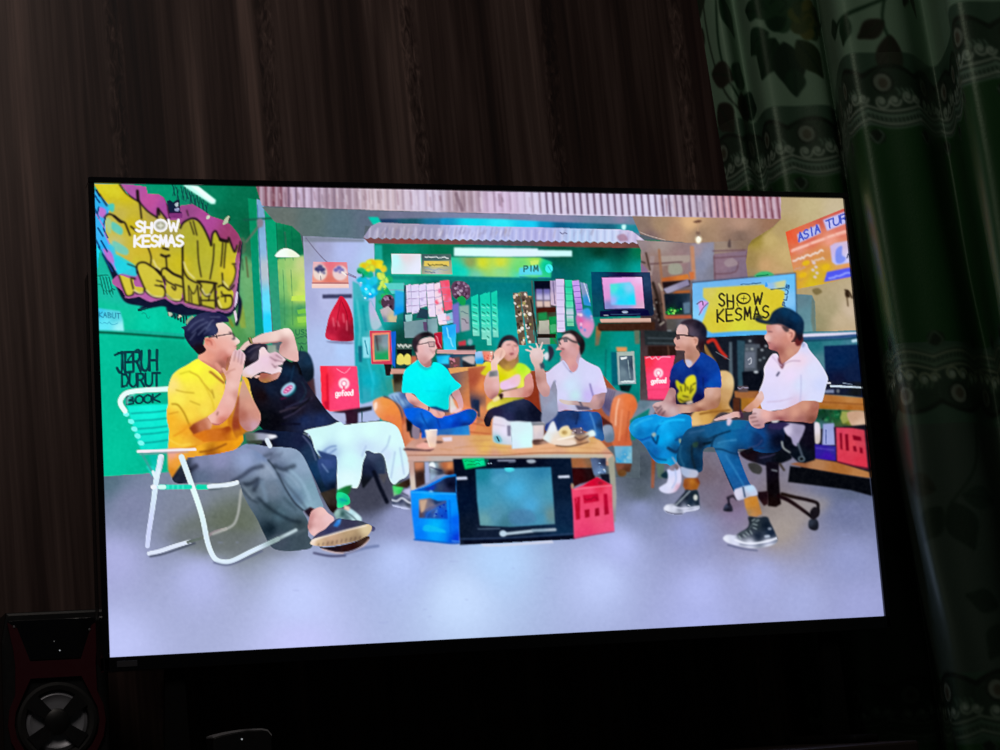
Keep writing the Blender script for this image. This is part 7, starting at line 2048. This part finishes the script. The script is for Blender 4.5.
def sprig(x, y, flip=1, sc_=1):
    L([(x - 90 * flip * sc_, y + 40 * sc_), (x - 30 * flip * sc_, y + 18 * sc_), (x + 20 * flip * sc_, y - 4 * sc_), (x + 70 * flip * sc_, y - 60 * sc_), (x + 80 * flip * sc_, y - 120 * sc_)], 6 * sc_, DG, b=1, mark=0, w2=3)
    L([(x + 6 * flip * sc_, y + 2), (x - 4 * flip * sc_, y + 40 * sc_), (x + 4 * flip * sc_, y + 75 * sc_)], 4, DG, b=1, mark=0)
    for dx, dy, ln, w, a, c_ in [(4, 62, 74, 42, 100, BRN), (-2, 40, 50, 30, 150, BRN), (66, -40, 34, 20, 200, BRN), (70, -34, 52, 30, 120, BRN), (78, -38, 56, 24, 70, BRN), (80, -90, 40, 24, -20, DG), (-84, 40, 60, 30, 190, DG), (-60, 30, 44, 26, 110, DG)]:
        leaf(x + dx * flip * sc_, y + dy * sc_, ln * sc_, w * sc_, a if flip > 0 else 180 - a, c_, '22301f')


# leaf and rose sprays, one per width of the print
for base in (0, 480, 960, 1440):
    for (x, y, kind) in [(250, yz(.66), 0), (690, yz(.60), 1), (60, yz(.60), 2), (1120, yz(.62), 0)]:
        pass
for (x, zz, kind) in [(246, .625, 0), (712, .60, 1), (1130, .62, 0), (1500, .60, 1), (1780, .68, 0), (250, .95, 1), (700, .93, 0), (1130, .95, 1), (1500, .92, 0), (60, .92, 1)]:
    y = yz(zz)
    if kind == 0:
        rose(x + 5, y - 58, 46, ['24442c', '1c3a26', '2c4e34', '14301e'])
        rose(x + 52, y - 30, 34, ['3e4c2a', '4c5a2c', '2c4228', '565c30'])
        for dx, dy, ln, w, a, c_ in [(-20, -10, 62, 46, 160, DG), (-10, 0, 72, 50, 120, '1a3422'), (4, 6, 84, 54, 88, '1a2c20'), (26, 4, 70, 44, 60, '24341f'), (-28, -44, 44, 34, 200, DG), (14, 50, 46, 34, 95, '1f3a28')]:
            leaf(x + dx, y + dy, ln, w, a, c_, '10241a')
        L([(x + 60, y - 14), (x + 110, y - 34), (x + 160, y - 60)], 5, DG, b=1, mark=0)
    else:
        sprig(x, y)
# the vine down the left edge
L([(70, yz(.80)), (52, yz(.72)), (40, yz(.64)), (48, yz(.58)), (78, yz(.535))], 5, DG, b=1, mark=0)
L([(20, yz(.78)), (14, yz(.66)), (30, yz(.575)), (60, yz(.53)), (95, yz(.522))], 4, '2a3a2c', b=1, mark=0)
for x, zz, ln, w, a, c_ in [(8, .60, 60, 44, 20, BRN), (60, .72, 70, 44, 60, DG), (70, .565, 54, 50, -60, DG), (88, .55, 56, 50, 20, '20382a'), (86, .56, 60, 44, 95, BRN), (12, .545, 60, 50, 60, BRN), (10, .76, 60, 40, 100, '2f3a2c'), (2, .68, 44, 40, 140, BRN)]:
    leaf(x, yz(zz), ln, w, a, c_, '152a1c')
# lower leaves
for (x, zz) in [(690, -.16), (1120, -.18), (250, -.2), (1500, -.17), (760, -.33), (1180, -.33), (60, -.25), (1700, -.28)]:
    y = yz(zz)
    for dx, dy, ln, w, a in [(0, 0, 70, 44, 70), (-14, 6, 60, 40, 130), (16, -10, 54, 34, 10), (-20, -20, 50, 34, 200)]:
        leaf(x + dx, y + dy, ln, w, a, prng.choice(['22362a', '2c3026', '1a2c20']), '16241a')
    L([(x, y), (x + 40, y - 50), (x + 60, y - 110)], 4, '1e3024', b=1, mark=0)


def lace(z_edge, up, x_from=0, pl='a9bdaa', mid='71907c'):
    """A scalloped border of scrolls; up = 1: scallops open upwards from z_edge, -1: downwards."""
    W_ = 86
    blk = '0a130d'
    yy = lambda d: yz(z_edge - up * d / 1000)           # d mm into the border
    n = int(WCL / W_) + 2
    for i in range(n):
        x = x_from + i * W_ - 30
        P([(x + W_ * t / 12, yy(16 - 14 * math.sin(math.pi * t / 12))) for t in range(13)] + [(x + W_ * (12 - t) / 12, yy(86 + 10 * math.sin(math.pi * (12 - t) / 12))) for t in range(13)], '24382b', b=1, c=0, mark=0)
    for i in range(n):
        x = x_from + i * W_ - 30
        L([(x + W_ * t / 12, yy(16 - 15 * math.sin(math.pi * t / 12))) for t in range(13)], 6, blk, b=.8, mark=0)
        O(x + 30, yy(26), 17, 17, blk, b=1, mark=0)
        O(x + 30, yy(26), 14, 14, '6f7d6e', b=1, mark=0)
        O(x + 31, yy(27), 7, 8, '4c4a3c', b=1, mark=0)
        for cx, cy, r in [(x + 24, 55, 12), (x + 44, 54, 10), (x + 66, 48, 11), (x + 82, 50, 8)]:
            L([(cx + r * (1 - k / 16) * math.cos(k * .55), yy(cy + r * (1 - k / 16) * math.sin(k * .55))) for k in range(14)], 3.4, pl, b=.7, mark=0)
            O(cx, yy(cy), r * .45, r * .45, '8fa593', b=.8, mark=0)
        for k in range(4):
            L([(x + 50 + k * 8, yy(36)), (x + 54 + k * 8, yy(42)), (x + 52 + k * 8, yy(46))], 2.6, mid, b=.5, mark=0)
        for d, w, c_ in ((70, 3, pl), (78, 4.5, mid), (90, 3, pl), (96, 2.4, mid)):
            L([(x + W_ * t / 12, yy(d - 9 + 9 * math.sin(math.pi * t / 12))) for t in range(13)], w, c_, b=.6, mark=0)
        for k in range(13):
            L([(x + 3 + k * 6.6, yy(80 - 9 + 9 * math.sin(math.pi * k / 13))), (x + 4 + k * 6.6, yy(88 - 9 + 9 * math.sin(math.pi * k / 13)))], 2.2, mid, b=.5, mark=0)
        O(x + 8, yy(108), 13, 11, '0c1a10', b=1, mark=0)
        L([(x - 4, yy(104)), (x + 6, yy(118)), (x + 18, yy(106)), (x + 12, yy(98))], 2.4, mid, b=.6, mark=0)


lace(.492, 1, 4)
lace(-.028, -1, 40, '8a9a7c', '56735a')
lace(-.40, 1, 20, '7d947f', '4c6b56')

def cloth_mat(name, rough, spec):
    m = bpy.data.materials.new(name)
    m.use_nodes = True
    nt = m.node_tree
    b = nt.nodes['Principled BSDF']
    a = nt.nodes.new('ShaderNodeVertexColor')
    a.layer_name = 'Col'
    nt.links.new(a.outputs['Color'], b.inputs['Base Color'])
    b.inputs['Roughness'].default_value = rough
    b.inputs['Specular IOR Level'].default_value = spec
    b.inputs['Specular Tint'].default_value = (.78, 1, .76, 1)
    tc = nt.nodes.new('ShaderNodeTexCoord')
    n = nt.nodes.new('ShaderNodeTexNoise')
    n.inputs['Scale'].default_value = 260
    n.inputs['Detail'].default_value = 3
    bu = nt.nodes.new('ShaderNodeBump')
    bu.inputs['Strength'].default_value = .3
    bu.inputs['Distance'].default_value = .001
    nt.links.new(tc.outputs['Object'], n.inputs['Vector'])
    nt.links.new(n.outputs['Fac'], bu.inputs['Height'])
    nt.links.new(bu.outputs['Normal'], b.inputs['Normal'])
    return m


M_cloth = cloth_mat('printed_cloth', .5, .35)
M_satin = cloth_mat('glossy_satin', .47, 1.0)


def build_curtain():
    root = thing('curtain', 'long green printed curtain with lace borders hanging in folds beside the television', 'curtain', (.62, .05, Z0 + ZB))
    NS, NZ = 900, 760
    s = np.linspace(0, RD_[-1], NS + 1)
    z = np.linspace(ZT, ZB, NZ + 1)
    X = np.interp(s, RD_, RC_[:, 0])
    Y = np.interp(s, RD_, RC_[:, 1])
    ss, zz = np.meshgrid(s, z)
    drop = .48 - zz
    gx = X[None] + .075 * drop + .010 * np.sin(zz * 5.2 + ss * 9) * np.clip(drop, 0, 1) + .0035 * np.sin(zz * 17 + ss * 31) * np.clip(drop, 0, 1)
    gy = Y[None] + .007 * np.sin(zz * 4.1 + ss * 7 + 1) * np.clip(drop, -.3, 1) + .003 * np.sin(zz * 23 + ss * 19) * np.clip(drop, 0, 1)
    co = np.stack([gx.ravel(), gy.ravel(), zz.ravel() + Z0], 1) - np.array(root.location)
    px, py = ss * 1000 * PS, (ZT - zz) * 1000 * PS
    rgb = to_lin(sample(buf, px, py)).reshape(-1, 3)
    vi = np.arange((NS + 1) * (NZ + 1)).reshape(NZ + 1, NS + 1)
    quads = np.stack([vi[:-1, :-1], vi[1:, :-1], vi[1:, 1:], vi[:-1, 1:]], -1)
    zc_ = (z[:-1] + z[1:]) / 2
    for nm, a, b_, lb in bands:
        rows = (zc_ <= a) & (zc_ > b_)
        q = quads[rows].reshape(-1, 4)
        if len(q) == 0:
            continue
        me = grid_mesh(nm, co, q, rgb)
        me.polygons.foreach_set('use_smooth', np.ones(len(q), bool))
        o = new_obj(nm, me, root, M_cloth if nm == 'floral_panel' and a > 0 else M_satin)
        o['label'] = lb


build_curtain()
